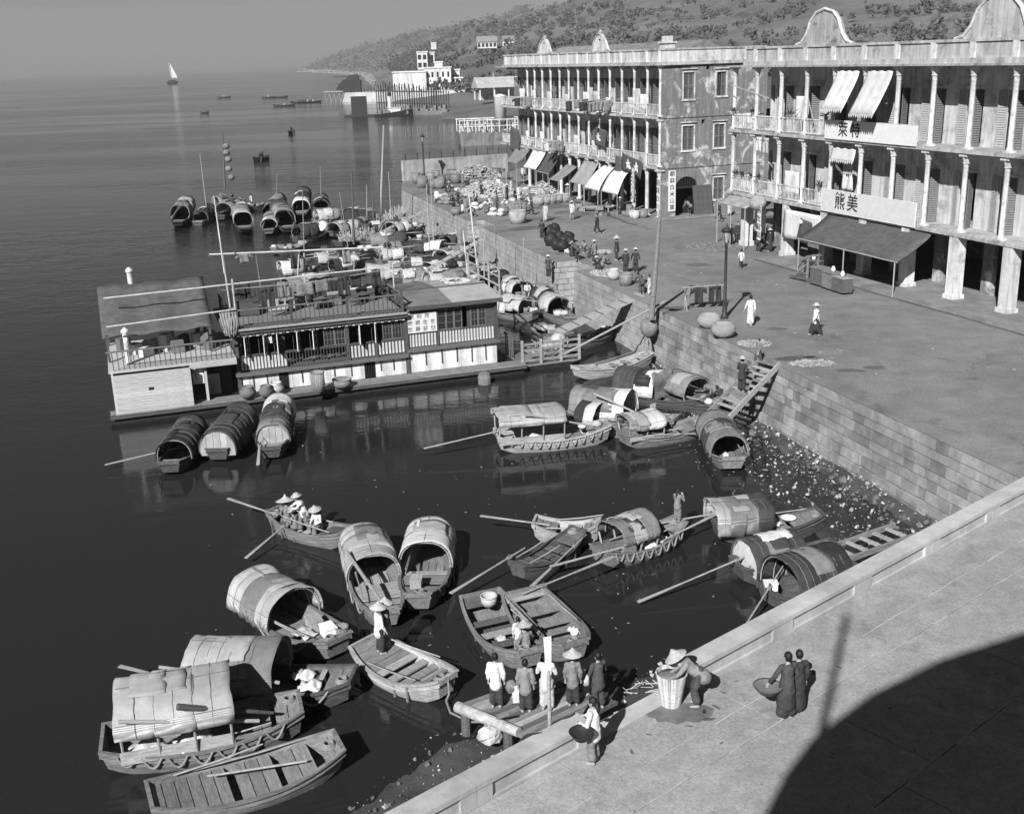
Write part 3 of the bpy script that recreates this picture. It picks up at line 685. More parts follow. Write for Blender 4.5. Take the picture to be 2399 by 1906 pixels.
# window surrounds and shutters of the side wall
for (a, c, z0, z1) in sideholes[:4] + [sideholes[5]]:
    fr = MB(); e = .1
    fr.box(-.05, .05, a - e, a, z0 - e, z1 + e); fr.box(-.05, .05, c, c + e, z0 - e, z1 + e); fr.box(-.06, .05, a, c, z1, z1 + e); fr.box(-.1, .05, a - e - .06, c + e + .06, z0 - e - .05, z0)
    fr.box(-.14, .02, a - .22, c + .22, z1 + .26, z1 + .33)
    win = fr.build('window', M_col, bA)
    half = (c - a) / 2 - .01
    sm = shutter_mesh(half, z1 - z0)
    for k_, cc in enumerate((a + half / 2 + .005, c - half / 2 - .005)):
        op = .6 if (z0 == 10.0 and k_ == 1) else 0
        put('shutter', sm, win, (.08, cc, z0), (0, 0, math.pi / 2 + op))
# string courses
for z in (F1 - .1, F2 - .08):
    MB().box(-.08, 0, -DEP, .02, z - .07, z + .09).build('string_course', M_side, bA)
# tall plank leaves leaning beside the arch, signboard, dark board
MB().box(2.0, 2.1, -6, -1.8, 0, 4.0).build('inner_wall', M_gloom, bA)  # added black screen behind the arch, painting the dark of the interior
pl = thing('plank_door', 'tall grey board doors leaning against the side wall by the arch', 'door', A0 + Matrix.Rotation(aang, 3, 'Z') @ Vector((-.55, -4.0, 0)), aang)
for k_ in range(4):
    MB().hexa([(-.03, -.22, 0), (.03, -.22, 0), (.03, .22, 0), (-.03, .22, 0), (.45, -.22, 2.6), (.5, -.22, 2.6), (.5, .22, 2.6), (.45, .22, 2.6)]).build('plank', M_door, pl, loc=(0, .7 - k_ * .46, 0))
def local(b, p): return b.location + Matrix.Rotation(b.rotation_euler.z, 3, 'Z') @ Vector(p)
def signboard(b, p, w, h, text, label, rz, m=M_sign, ink=M_ink, size=None, vertical=True, gap=1.12, out=-.05):
    """upright board at local point p (centre), its face turned to local heading rz (face looks along local -y of the sign)"""
    t = thing('signboard', label, 'sign', local(b, p), b.rotation_euler.z + rz)
    mb = MB(); mb.box(-w / 2, w / 2, -.03, .03, -h / 2, h / 2); bd = mb.build('board', m, t)
    fr = MB(); e = .03
    for q in ((-w / 2 - e, -w / 2, -h / 2 - e, h / 2 + e), (w / 2, w / 2 + e, -h / 2 - e, h / 2 + e), (-w / 2, w / 2, h / 2, h / 2 + e), (-w / 2, w / 2, -h / 2 - e, -h / 2)): fr.box(q[0], q[1], -.035, .03, q[2], q[3])
    fr.build('frame', m, t)
    n_ = len(text); size = size or (h / n_ * .86 if vertical else w / n_ * .8)
    for i, ch in enumerate(text):
        if ch == ' ': continue
        pos = (0, -.036, h / 2 - h * (i + .5) / n_) if vertical else (-w / 2 + w * (i + .5) / n_, -.036, 0)
        lettering(ch, size, ink, t, pos, (math.pi / 2, 0, 0), bold=.012)
    return t
# side wall faces local -x ; sign face looks along its -y : rotate by -90
signboard(bA, (-.06, -1.1, 2.28), .62, 3.4, '朝興白米山貨', 'tall white signboard with black characters beside the arched doorway', -math.pi / 2)
# facade side (faces local +y : rotate 180)
signboard(bA, (.2, .1, 2.0), .34, 2.7, '朝興白米', 'narrow white signboard on the corner pillar of the colonnaded building', math.pi)
signboard(bA, (2.55, 1.3, 2.9), .34, 2.5, '朝興白米山貨', 'narrow hanging signboard in front of the corner shop', math.pi, m=mat('sign_grey', .3, 'noise', .1, 2, bump=.02), ink=M_sign)
signboard(bA, (4.6, .35, 2.2), .3, 2.4, '白米', 'narrow white signboard hung on a pillar behind the white tent awning', math.pi)
# floors, back recessed walls with door openings
cols_x = [.16, 2.44, 4.92, 7.37, 9.85, 12.26, 14.56, 16.93, 19.23, 21.5, 23.84, 26.09, 28.22, 30.34]
for z in (F1, F2):
    MB().box(.4, XL + 1.4, -2.4, .3, z - .24, z).build('balcony_slab', M_wallA, bA)
    MB().box(.42, XL, -DEP, -2.41, z - .24, z - .01).build('floor', M_wallA, bA)
    e = MB(); e.box(.3, XL + 1.45, .3, .36, z - .2, z - .04); e.build('slab_moulding', M_wallA, bA)
    br = MB()
    for x in cols_x: br.hexa([(x - .07, -.05, z - .75), (x + .07, -.05, z - .75), (x + .07, .02, z - .75), (x - .07, .02, z - .75), (x - .07, -.05, z - .241), (x + .07, -.05, z - .241), (x + .07, .28, z - .241), (x - .07, .28, z - .241)])
    br.build('brackets', M_wallA, bA)
doorm = shutter_mesh(.62, 3.0, 'door_leaf')
for fl, (z0, z1) in enumerate(((F1, F2 - .24), (F2, 12.6))):
    hl = []; bays = list(zip(cols_x[:-1], cols_x[1:])) + [(30.4, 32.6), (32.8, 34.8), (35, 37)]
    for i, (a, c) in enumerate(bays):
        m_ = (a + c) / 2 + rnd.uniform(-.12, .12); hl.append((m_ - .5, m_ + .5, z0, z0 + 3.0))
        if i % 3 != 2: pass
    mb = holes_wall(MB(), .4, XL, z0, z1, hl, -1.75, -1.5, 'x'); mb.build('front_wall', M_white, bA)
    for h in hl:
        ang = rnd.uniform(.9, 2.3); d1 = put('door_leaf', doorm, bA, (h[0] + .31 * math.cos(ang), -1.48 + .31 * math.sin(ang), z0 + .02), (0, 0, ang))
        ang2 = math.pi - rnd.uniform(.2, 2.2); put('door_leaf', doorm, bA, (h[1] + .31 * math.cos(ang2), -1.48 + .31 * math.sin(ang2), z0 + .02), (0, 0, ang2))
cm1, cm2, cm0 = column_mesh(F2 - .24 - F1, .12), column_mesh(12.6 - F2, .12), column_mesh(F1 - .24, .17)
for x in cols_x:
    put('column', cm1, bA, (x, 0, F1)); put('column', cm2, bA, (x, 0, F2)); put('column', cm0, bA, (x, 0, 0))
for (a, c) in zip(cols_x[:-1], cols_x[1:]):
    rail(bA, a + .13, c - .13, .12, F1); rail(bA, a + .13, c - .13, .12, F2)
for z in (F1, F2): rail(bA, 30.5, XL + 1.3, .12, z)
# cornice, parapet, roof
MB().box(-.3, XL + 2.3, -2.5, .4, 12.62, 12.72).build('cornice', M_wallA, bA)
MB().box(-.22, XL + .1, -.3, .3, 12.72, 12.9).build('cornice_moulding', M_wallA, bA)
MB().box(-.22, .3, -DEP, -.3, 12.62, 12.9).build('cornice_moulding', M_wallA, bA)
MB().box(-.1, XL, -.22, .1, 12.9, 13.82).build('roof_parapet', M_white, bA)
MB().box(-.1, .2, -DEP, -.22, 12.9, 13.82).build('roof_parapet', M_white, bA)
MB().box(-.18, XL + .06, -.3, .18, 13.82, 13.97).build('parapet_coping', M_wallA, bA); MB().box(-.18, .28, -DEP, -.3, 13.82, 13.97).build('parapet_coping', M_wallA, bA)
pm = MB().box(-.16, .16, .1, .17, 12.9, 13.82).mesh('parapet_pier', M_white)
for x in cols_x + [33.5, 36.5]: put('parapet_pier', pm, bA, (x, 0, 0))
def gable(xc, half, top):
    n_ = 14; out = []
    for i in range(n_ + 1):
        t = i / n_ * 2 - 1; a = abs(t)
        z = 13.97 + (top - 13.97) * (1 - a ** 1.6) if a < .55 else 13.97 + (top - 13.97) * max(0, (1 - .55 ** 1.6) * ((1 - a) / .45) ** 1.8)
        out.append((xc + t * half, max(z, 13.985)))
    mb = MB()
    for (x0, z0), (x1, z1) in zip(out[:-1], out[1:]):
        xm = (x0 + x1) / 2; lo = 13.975
        if abs(xm - xc) < .32:
            ht = 13.975 + 1.05; hb = 13.975 + .35
            mb.hexa([(x0, -.15, lo), (x1, -.15, lo), (x1, .12, lo), (x0, .12, lo), (x0, -.15, hb), (x1, -.15, hb), (x1, .12, hb), (x0, .12, hb)]); lo = ht
        mb.hexa([(x0, -.15, lo), (x1, -.15, lo), (x1, .12, lo), (x0, .12, lo), (x0, -.15, z0), (x1, -.15, z1), (x1, .12, z1), (x0, .12, z0)])
    g_ = mb.build('ornamental_gable', M_white, bA)
    mb = MB(); mb.tube([(x, .14, z) for x, z in out], .09, 6); mb.build('scroll_moulding', M_wallA, g_)
    mb = MB(); mb.ball((xc, -.02, top + .12), .2, 8, 6); mb.build('finial', M_wallA, g_)
gable(25.25, 1.9, 15.4); gable(11.85, 1.9, 15.5)
MB().box(.42, XL - .01, -DEP, -.24, 12.4, 12.6).build('roof_deck', M_tile, bA)
for (x0, x1) in ((3, 12), (13, 22), (23.5, 34)):
    mb = MB()
    for s_ in range(18):
        xa, xb = x0 + (x1 - x0) * s_ / 18, x0 + (x1 - x0) * (s_ + .86) / 18
        mb.hexa([(xa, -DEP, 12.7), (xb, -DEP, 12.7), (xb, -1.6, 12.7), (xa, -1.6, 12.7), (xa, -6.0, 14.6), (xb, -6.0, 14.6), (xb, -5.6, 14.6), (xa, -5.6, 14.6)])
    mb.build('tiled_roof', M_tile, bA)
ch = MB(); ch.box(-.5, .5, -.5, .5, 0, 1.2); ch.box(-.62, .62, -.62, .62, 1.2, 1.35); ch.box(-.35, .35, -.35, .35, 1.35, 1.8); c_ = ch.build('roof_vent', M_white, bA, loc=(4.6, -3, 13.2))
# outer walls of the far end and back so that the rooms are dark
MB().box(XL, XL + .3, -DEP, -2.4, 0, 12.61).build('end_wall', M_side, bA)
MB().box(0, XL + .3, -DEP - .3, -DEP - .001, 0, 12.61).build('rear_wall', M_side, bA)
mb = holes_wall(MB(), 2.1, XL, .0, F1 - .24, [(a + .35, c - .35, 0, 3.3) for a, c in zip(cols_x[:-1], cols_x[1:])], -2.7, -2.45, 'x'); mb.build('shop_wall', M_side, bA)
# laundry and screens on the balconies: things of their own
ORD = ('first', 'second', 'third', 'fourth', 'fifth', 'sixth', 'seventh', 'eighth', 'ninth', 'tenth', 'eleventh', 'twelfth', 'thirteenth', 'fourteenth', 'fifteenth', 'sixteenth')
LA = lambda p: local(bA, p)
Rz = Matrix.Rotation(aang, 3, 'Z'); eA = Rz @ Vector((1, 0, 0)); oA = Rz @ Vector((0, 1, 0))
screens = [(3.7, F2, 1.9, 1.5, M_cw), (6.2, F2, 1.6, 1.2, M_cl), (10.9, F2, 1.5, 1.1, M_cw), (13.5, F2, 1.7, 1.6, M_cl), (16.0, F2, 1.3, 1.5, M_cw), (20.4, F2, 1.5, 1.2, M_cl), (25, F2, 1.6, 1.4, M_cl), (29.3, F2, 1.4, 1.5, M_cl), (33, F2, 1.8, 1.6, M_cw),
           (11, F1, 1.6, 1.3, M_cl), (14.5, F1, 1.4, 1.2, M_cl), (18.1, F1, 1.8, 1.5, M_cw), (22.5, F1, 1.5, 1.2, M_cl), (27.2, F1, 1.6, 1.4, M_cw), (31.5, F1, 1.5, 1.3, M_cw)]
for i, (x, z, w_, h_, m_) in enumerate(screens):
    o = sheet_obj('cloth_screen', m_, None, hang(LA((x, -.35, z + h_ + .25)), w_, h_, eA, oA, .06, i), 8, 4)
    tag(o, 'pale cloth screen, %s from the corner on the %s balcony of the colonnaded building' % ((ORD[i], 'upper') if i < 9 else (ORD[i - 9], 'lower')), 'cloth', 'cloth screens on the colonnaded balconies')
def garment(name, pos, d, out, w_, h_, m_, label, grp, kind=0):
    pos = Vector(pos); mb = MB()
    if kind == 0:   # shirt with sleeves
        mb.sheet(lambda u, v: pos + d * ((u - .5) * w_) + Vector((0, 0, -h_ * v)) + out * (.04 * math.sin(u * 7 + v * 2)), 6, 6, .015)
        for s_ in (-1, 1): mb.sheet(lambda u, v: pos + d * (s_ * (w_ / 2 + u * w_ * .45)) + Vector((0, 0, -.02 - h_ * .3 * v - u * .12)) + out * (.03 * math.sin(u * 6)), 4, 2, .015)
    elif kind == 1: # trousers
        for s_ in (-1, 1): mb.sheet(lambda u, v: pos + d * (s_ * (.02 + u * w_ * .46) + s_ * v * .04) + Vector((0, 0, -h_ * v)) + out * (.04 * math.sin(u * 6 + v * 3)), 4, 6, .015)
        mb.sheet(lambda u, v: pos + d * ((u - .5) * w_) + Vector((0, 0, -.2 * h_ * v)) + out * .01, 4, 2, .015)
    else:
        mb.sheet(lambda u, v: pos + d * ((u - .5) * w_) + Vector((0, 0, -h_ * v)) + out * (.06 * math.sin(u * 9 + v * 2)), 8, 5, .015)
    o = mb.build(name, m_, None, True); return tag(o, label, 'laundry', grp)
PLC = ('right of the middle of the upper balcony', 'at the middle of the upper balcony', 'nearest the corner on the upper balcony', 'near the far end of the upper balcony', 'on the lower balcony, right of two', 'on the lower balcony, left of two')
# drying poles with laundry poking out from balcony (first upper floor rail and second)
for pi_, (x, z, ln, m_) in enumerate(((10.5, F2 + .95, 2.8, M_cd), (13.2, F2 + .95, 3.0, M_cd), (8.8, F2 + .9, 2.6, M_cm), (28.5, F2 + .9, 2.2, M_cd), (19.5, F1 + .9, 2.6, M_cl), (20.8, F1 + .9, 2.4, M_cl))):
    p0, p1 = LA((x, -.6, z + .35)), LA((x + .4, ln, z + .1)); o = MB().tube([p0, p1], .03, 5).build('drying_pole', M_bamboo); tag(o, 'bamboo drying pole of the colonnaded building, ' + PLC[pi_], 'pole', 'drying poles of the colonnaded building')
    for k_ in range(3):
        q = p0.lerp(p1, .42 + .22 * k_); garment('laundry_item', q, (p1 - p0).normalized(), eA, .62, rnd.uniform(.7, 1.1), rnd.choice((m_, m_, M_cm)), ('inner', 'middle', 'outer')[k_] + ' garment on the drying pole ' + PLC[pi_], 'garments on the poles of the colonnaded building', rnd.choice((0, 1, 2)))
# flags with stars
def flag(p, d, w_, h_, drop, m_, label, star=None, nstar=1):
    t = thing('flag', label, 'flag', p); d = Vector(d)
    P = lambda u, v: d * (w_ * u) + Vector((0, 0, -h_ * v - drop * u)) + oA * (.12 * math.sin(u * 5 + v * 2))
    sheet_obj('cloth', m_, t, P, 10, 8, .015)
    if star:
        for i in range(nstar):
            c = P(.35 + .35 * i, .5); mb = MB(); pts = []
            for k_ in range(10):
                a = math.pi / 2 + k_ * math.pi / 5; r_ = star * (1 if k_ % 2 == 0 else .42); pts.append(d * (r_ * math.cos(a)) + Vector((0, 0, r_ * math.sin(a))))
            for s_ in (-.09, .09):
                mb.poly([c + q + oA * s_ for q in (pts if s_ < 0 else pts)])
            for k_ in range(10): mb.poly([c + pts[k_] - oA * .09, c + pts[(k_ + 1) % 10] - oA * .09, c + pts[(k_ + 1) % 10] + oA * .09, c + pts[k_] + oA * .09])
            mb.build('star', M_cw, t)
    return t
flag(LA((11.9, .5, F1 + 2.9)), -eA, 2.0, 1.7, .3, M_cand, 'dark flag with a pale star hung before the middle columns', .42, 1)
flag(LA((7.6, .5, F1 + .6)), -eA, 1.6, 2.2, .2, M_cand, 'dark plain flag hung over the railing right of the middle columns')
flag(LA((6.0, .6, F1 + .9)), -eA, 3.6, 1.5, .6, M_cand, 'long dark banner with two pale stars near the building corner', .5, 2)
flag(LA((34.5, .5, F1 + 2.2)), -eA, 2.4, 2.8, .7, M_cand, 'dark triangular flag at the far end of the lower balcony')
# awnings of the shops
def awning(u0, u1, v0, v1, zt, zb, out, m_, label, sag=.12, name='awning', legs=True):
    t = thing(name, label, 'awning', LA((u0, 0, 0)), aang)
    P = lambda u, v: Vector(((u1 - u0) * (1 - u) if False else (1 - u) * 0 + u * (u1 - u0) + v * ((v0 - u0) * (1 - u) + (v1 - u1) * u), .2 + v * out, zt + (zb - zt) * v - sag * math.sin(math.pi * v) - .05 * math.sin(u * 12)))
    sheet_obj('canvas', m_, t, P, 10, 8, .02)
    MB().tube([Vector(P(0, 1)), Vector(P(1, 1))], .04, 5).build('front_pole', M_bamboo, t)
    if legs:
        for u in (0.02, .98):
            q = Vector(P(u, 1)); MB().tube([(q.x, q.y, 0), q], .035, 5).build('prop', M_bamboo, t)
    return t
awning(29.6, 33.8, 28.9, 32.2, 4.05, 2.75, 1.9, M_canm, 'mid grey canvas awning, furthest from the corner of the colonnaded building')
awning(25.0, 28.7, 23.2, 26.7, 4.1, 2.5, 2.0, M_canl, 'white canvas awning next to the darkest awning')
awning(21.2, 24.6, 19.7, 23.0, 4.02, 2.35, 2.0, M_cand, 'darkest canvas awning of the arcade shops')
awning(16.9, 19.6, 16.6, 19.0, 3.2, 1.9, 2.2, M_canm, 'patched brown-grey tarpaulin hung before the arcade', .05)
awning(12.0, 15.4, 10.6, 14.2, 3.85, 2.05, 2.1, M_cang, 'grey canvas awning left of the white tent awnings')
awning(8.45, 10.8, 7.0, 10.2, 3.75, 1.9, 2.4, M_canl, 'white tent awning, the left one of the pair near the corner', -.2)
awning(5.4, 8.2, 3.2, 6.6, 3.6, 1.9, 2.3, M_canl, 'white tent awning, the right one of the pair near the corner', -.35)

# ---------------- building B: balconied building on the right
B0 = Vector((17.6, 80.6, 0)); bang = math.atan2(-.944, .33)
bB = thing('balcony_building', 'balconied building with big white signboards and a dark shop awning on the right', 'building', B0, bang)
LB = lambda p: local(bB, p)
RzB = Matrix.Rotation(bang, 3, 'Z'); eB = RzB @ Vector((1, 0, 0)); oB = RzB @ Vector((0, -1, 0))
BX = 34.0; G1, G2 = 3.76, 8.19
colsB = [-2.5, .48, 3.5, 6.45, 9.45, 12.48, 15.5, 18.5, 21.5, 24.5, 27.5, 30.5, 33.5]
for z in (G1, G2):
    MB().box(-2.7, BX, -.3, 2.2, z - .25, z).build('balcony_slab', M_wallA, bB)
    MB().box(-.3, BX, 2.21, 10, z - .25, z - .01).build('floor', M_wallA, bB)
    MB().box(-2.75, BX, -.36, -.3, z - .2, z - .05).build('slab_moulding', M_wallA, bB)
cb1, cb2 = column_mesh(G2 - .25 - G1, .15), column_mesh(12.45 - G2, .15)
for x in colsB: put('column', cb1, bB, (x, 0, G1)); put('column', cb2, bB, (x, 0, G2))
for x in (-.3, 5.0, 9.4, 13.4, 17.4, 21.4, 25.4, 29.4):
    mb = MB(); mb.box(x - .32, x + .32, -.32, .32, 0, G1 - .251); mb.box(x - .4, x + .4, -.4, .4, .002, .35); mb.build('pillar', M_white, bB)
for z0, z1 in ((G1, G2 - .25), (G2, 12.45)):
    hl = [((a + c) / 2 - .6, (a + c) / 2 + .6, z0, z0 + 3.0) for a, c in zip(colsB[1:-1], colsB[2:])] + [(-.2, .25, z0, z0 + 3)]
    holes_wall(MB(), -.3, BX, z0, z1, hl, 1.6, 1.9, 'x').build('front_wall', M_white, bB)
    for h in hl[:-1]:
        d = put('door_leaf', doorm, bB, (h[0] - .31, 1.54, z0 + .02), (0, 0, rnd.uniform(-.3, .3)), mat=M_doorp); put('door_leaf', doorm, bB, (h[1] - .1, 1.34, z0 + .02), (0, 0, rnd.uniform(1, 2)))
        fr = MB(); fr.box(h[0] - .12, h[1] + .12, 1.54, 1.6, z0 + 3.0, z0 + 3.14); fr.build('door_lintel', M_col, bB)
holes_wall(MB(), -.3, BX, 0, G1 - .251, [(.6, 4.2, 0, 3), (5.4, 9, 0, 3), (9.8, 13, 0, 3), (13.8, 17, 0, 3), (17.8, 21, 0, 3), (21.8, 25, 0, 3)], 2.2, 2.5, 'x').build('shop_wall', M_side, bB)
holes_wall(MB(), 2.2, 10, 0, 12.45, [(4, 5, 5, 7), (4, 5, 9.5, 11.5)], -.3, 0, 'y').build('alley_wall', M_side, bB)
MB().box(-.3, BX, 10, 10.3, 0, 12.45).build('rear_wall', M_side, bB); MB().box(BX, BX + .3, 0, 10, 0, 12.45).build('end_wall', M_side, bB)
for a, c in zip(colsB[:4], colsB[1:5]): rail(bB, a + .16, c - .16, -.12, G1, 1.05); rail(bB, a + .16, c - .16, -.12, G2, 1.05)
for z in (G1, G2):
    mb = MB()
    for i in range(12): y = .1 + i * .17; mb.box(-2.5 - .02, -2.5 + .02, y - .02, y + .02, z + .1, z + 1)
    mb.box(-2.55, -2.45, .0, 2.1, z + .97, z + 1.05); stuff(mb.build('balusters', M_col, bB))
MB().box(-3.0, BX + .4, -.45, 2.3, 12.46, 12.58).build('eave_slab', M_wallA, bB)
MB().box(-.9, BX + .3, -.35, .3, 12.58, 12.85).build('cornice', M_wallA, bB); MB().box(-.8, BX, -.2, .1, 12.85, 13.65).build('roof_parapet', M_wallA, bB); MB().box(-.9, BX, -.28, .18, 13.65, 13.8).build('parapet_coping', M_wallA, bB)
MB().box(-.8, -.5, .1, 10, 12.5, 13.65).build('roof_parapet', M_wallA, bB); MB().box(-.3, BX, 2.3, 10.3, 12.46, 12.6).build('roof_deck', M_tile, bB)
pp = MB().box(-.2, .2, -.3, -.2, 12.85, 13.65).mesh('parapet_pier', M_white)
for x in colsB[1:]: put('parapet_pier', pp, bB, (x, 0, 0))
for xc in (8.2, 23.0):     # scrolled crest
    out = [(-3, 13.8), (-2.4, 13.95), (-1.9, 14.4), (-1.5, 15.2), (-.9, 15.7), (0, 15.9), (.9, 15.7), (1.5, 15.2), (1.9, 14.4), (2.4, 13.95), (3, 13.8)]
    mb = MB()
    for (x0, z0), (x1, z1) in zip(out[:-1], out[1:]): mb.hexa([(xc + x0, -.15, 13.8), (xc + x1, -.15, 13.8), (xc + x1, .1, 13.8), (xc + x0, .1, 13.8), (xc + x0, -.15, z0), (xc + x1, -.15, z1), (xc + x1, .1, z1), (xc + x0, .1, z0)])
    c_ = mb.build('roof_crest', M_wallA, bB); MB().tube([(xc + x, -.16, z) for x, z in out], .1, 6).build('scroll_moulding', M_white, c_)
# signboards
signboard(bB, (13.6, -.42, 8.72), 8.6, 1.1, ' 萊特    ', 'white upper fascia signboard with black characters on the balconied building', 0, vertical=False, size=.95)
signboard(bB, (13.8, -.42, 4.35), 9.0, 1.35, ' 熊美    ', 'white lower fascia signboard with black characters over the dark awning', 0, vertical=False, size=1.1)
signboard(bB, (19.9, -.42, 8.72), 3.4, 1.1, '', 'blank end panel of the upper fascia signboard', 0) if False else None
signboard(bB, (3.0, -1.05, 2.1), .34, 2.3, '福家紹興', 'narrow white hanging signboard between the two shop pillars', 0)
# white scalloped awnings in the upper bays
def awnB(x0, x1, zt, zb, out, m_, label, sag, scal=True, name='awning', lean=0.0):
    t = thing(name, label, 'awning', LB((x0, 0, 0)), bang)
    P = lambda u, v: Vector((u * (x1 - x0) + lean * v, -.2 - out * v ** 1.6, zt + (zb - zt) * v - .04 * math.sin(u * 20) - sag * math.sin(math.pi * v)))
    sheet_obj('canvas', m_, t, P, 14, 8, .02)
    if scal:
        mb = MB(); k = int((x1 - x0) / .2)
        for i in range(k):
            a, c = Vector(P(i / k, 1)), Vector(P((i + 1) / k, 1)); q = (a + c) / 2 + Vector((0, -.02, -.2)); mb.raw([a, c, q, a + Vector((0, -.02, 0)), c + Vector((0, -.02, 0)), q + Vector((0, -.02, 0))], [(0, 1, 2), (5, 4, 3), (0, 3, 4, 1), (1, 4, 5, 2), (2, 5, 3, 0)])
        mb.build('scalloped_edge', m_, t)
    else:
        MB().tube([Vector(P(0, 1)), Vector(P(1, 1))], .05, 5).build('front_pole', M_bamboo, t)
        for u in (.02, .5, .98):
            q = Vector(P(u, 1)); MB().tube([(q.x, q.y, 0), q], .04, 5).build('prop', M_bamboo, t)
    return t
awnB(9.9, 12.1, 12.2, 10.0, 1.1, M_canl, 'white scalloped awning in the upper bay, left of the pair', -.2)
awnB(12.9, 15.2, 12.2, 9.8, 1.2, M_canl, 'white scalloped awning in the upper bay, right of the pair', -.2)
awnB(9.8, 12.2, 7.6, 6.9, .15, M_canl, 'short scalloped valance under the upper slab above the lower fascia', 0)
awnB(9.7, 19.5, 3.45, 2.05, 2.2, M_cand, 'large dark grey shop awning at the right edge', -.1, False)
awnB(-2.4, 1.6, 3.6, 3.0, 1.1, M_cang, 'small boxed grey canopy over the corner shop', .02, False)
# globe lantern, laundry, cloths, flag on building B
o = MB().ball(LB((2.6, -.95, 3.45)), (.62, .62, .55), 14, 9).build('globe_lantern', M_cang, None, True); tag(o, 'big round grey paper lantern under the corner balcony', 'lantern')
for i, (x, z, w_, h_, m_, k_) in enumerate(((-1.2, G2 + 1.1, .8, .8, M_cw, 2), (1.4, 7.8, .7, 1.0, M_cw, 1), (2.3, 7.8, .7, 1.1, M_cl, 1), (4.4, G1 + 1.9, 1.7, 1.6, M_cw, 2), (10.6, G1 + 2.2, 1.0, 1.0, M_cw, 2), (5.2, G2 + 2.4, 1.3, 1.6, M_cw, 2))):
    garment('laundry_item', LB((x, -.3 if k_ < 2 else .5, z)), eB, oB, w_, h_, m_, ('white cloth on the upper railing over the alley', 'white trousers under the upper slab, left of two', 'pale trousers under the upper slab, right of two', 'large white sheet on the lower balcony', 'white cloth on the lower fascia bay', 'white sheet behind the upper middle columns')[i] + ' of the right hand building', 'laundry on the right hand building', k_)
o = sheet_obj('cloth_banner', M_cw, None, hang(LB((7.4, -.55, 3.3)), 4.2, 1.9, eB, oB, .06, 1), 10, 6); tag(o, 'wide white cloth banner hung between pillar and dark awning', 'banner')
o = sheet_obj('cloth_banner', M_cw, None, hang(LB((1.0, .3, 2.9)), 1.3, 1.8, eB, oB, .06, 2), 6, 6); tag(o, 'white cloth hung beside the corner pillar of the right hand building', 'banner')
fl = thing('flag', 'dark flag with a pale sun in its corner hung on the white banner', 'flag', LB((7.6, -.75, 3.0)))
P = lambda u, v: eB * (1.25 * u - .45 * v) + Vector((0, 0, -1.5 * v - .25 * u)) + oB * (.08 * math.sin(u * 6)); sheet_obj('cloth', M_cand, fl, P, 8, 8, .015)
MB().ball(Vector(P(.2, .14)) + oB * .05, (.14, .14, .14), 8, 5).build('sun_emblem', M_cw, fl)
for (x, z, L_) in ((1.6, G2 + 2.2, 3.8), (6.0, G2 + 2.7, 3.0)):
    o = MB().tube([LB((x, .3, z)), LB((x + 2.6 if x > 3 else x - 3.2, -.9, z - 1.6 if x > 3 else z + .9))], .035, 5).build('drying_pole', M_bamboo); tag(o, 'bamboo pole slanting across the upper balcony of the right hand building, ' + ('left' if x < 3 else 'right') + ' of two', 'pole', 'poles on the right hand building')
for i, (x, z) in enumerate(((-2.3, G2 + 1.0), (.2, G2 + 1.0), (-1.8, G1 + 1.0), (-.9, G1 + 1.0), (.2, G1 + 1.0), (1.2, G1 + 1.0), (8.6, G1 + 1.0), (8.9, G2 + 1.0), (4.9, G2 + 1.0))):
    t = thing('potted_plant', 'potted plant, %s from the left on the %s railing of the right hand building' % ((('first', 'second')[i], 'upper') if i < 2 else (ORD[i - 2], 'lower') if i < 7 else (('fourth', 'third')[i - 7], 'upper')), 'plant', LB((x, -.15, z + .04)), 0, 'potted plants on the right hand building')
    MB().lathe([(.1, 0), (.16, .22), (.14, .22)], 8).build('pot', M_cm, t); mb = MB()
    for k_ in range(26):
        a, b_ = rnd.random() * 6.28, rnd.uniform(.2, 1.2); tip = Vector((math.cos(a) * math.cos(b_), math.sin(a) * math.cos(b_), math.sin(b_))) * rnd.uniform(.3, .8 if i > 5 else .5); q = tip.cross(Vector((0, 0, 1))).normalized() * .04
        mb.poly([Vector((0, 0, .2)), tip * .6 + q + Vector((0, 0, .2)), tip + Vector((0, 0, .15)), tip * .6 - q + Vector((0, 0, .2))])
    mb.build('leaves', mat('leaf_dark', .05, 'noise', .4, 4, bump=0), t)

# raised pavements with kerbs in front of both buildings
def pavement(name, pts, h, m_):
    mb = MB(); n_ = len(pts); mb.raw([(p[0], p[1], -.02) for p in pts] + [(p[0], p[1], h) for p in pts], [tuple(range(n_))[::-1], tuple(range(n_, 2 * n_))] + [(i, (i + 1) % n_, n_ + (i + 1) % n_, n_ + i) for i in range(n_)])
    return tag(mb.build(name, m_), kind='structure')
M_pave = mat('pavement_stone', .2, 'noise', .3, .8, bump=.15, piece=0, world=True)
pavement('pavement', [LA((-1.3, .9, 0)), LA((-1.3, -9, 0)), LA((0, -9, 0)), LA((0, 0.9, 0))], .12, M_pave)
pavement('pavement', [LB((5.4, -2.3, 0)), LB((36, -2.3, 0)), LB((36, 2.2, 0)), LB((5.4, 2.2, 0))], .12, M_pave)
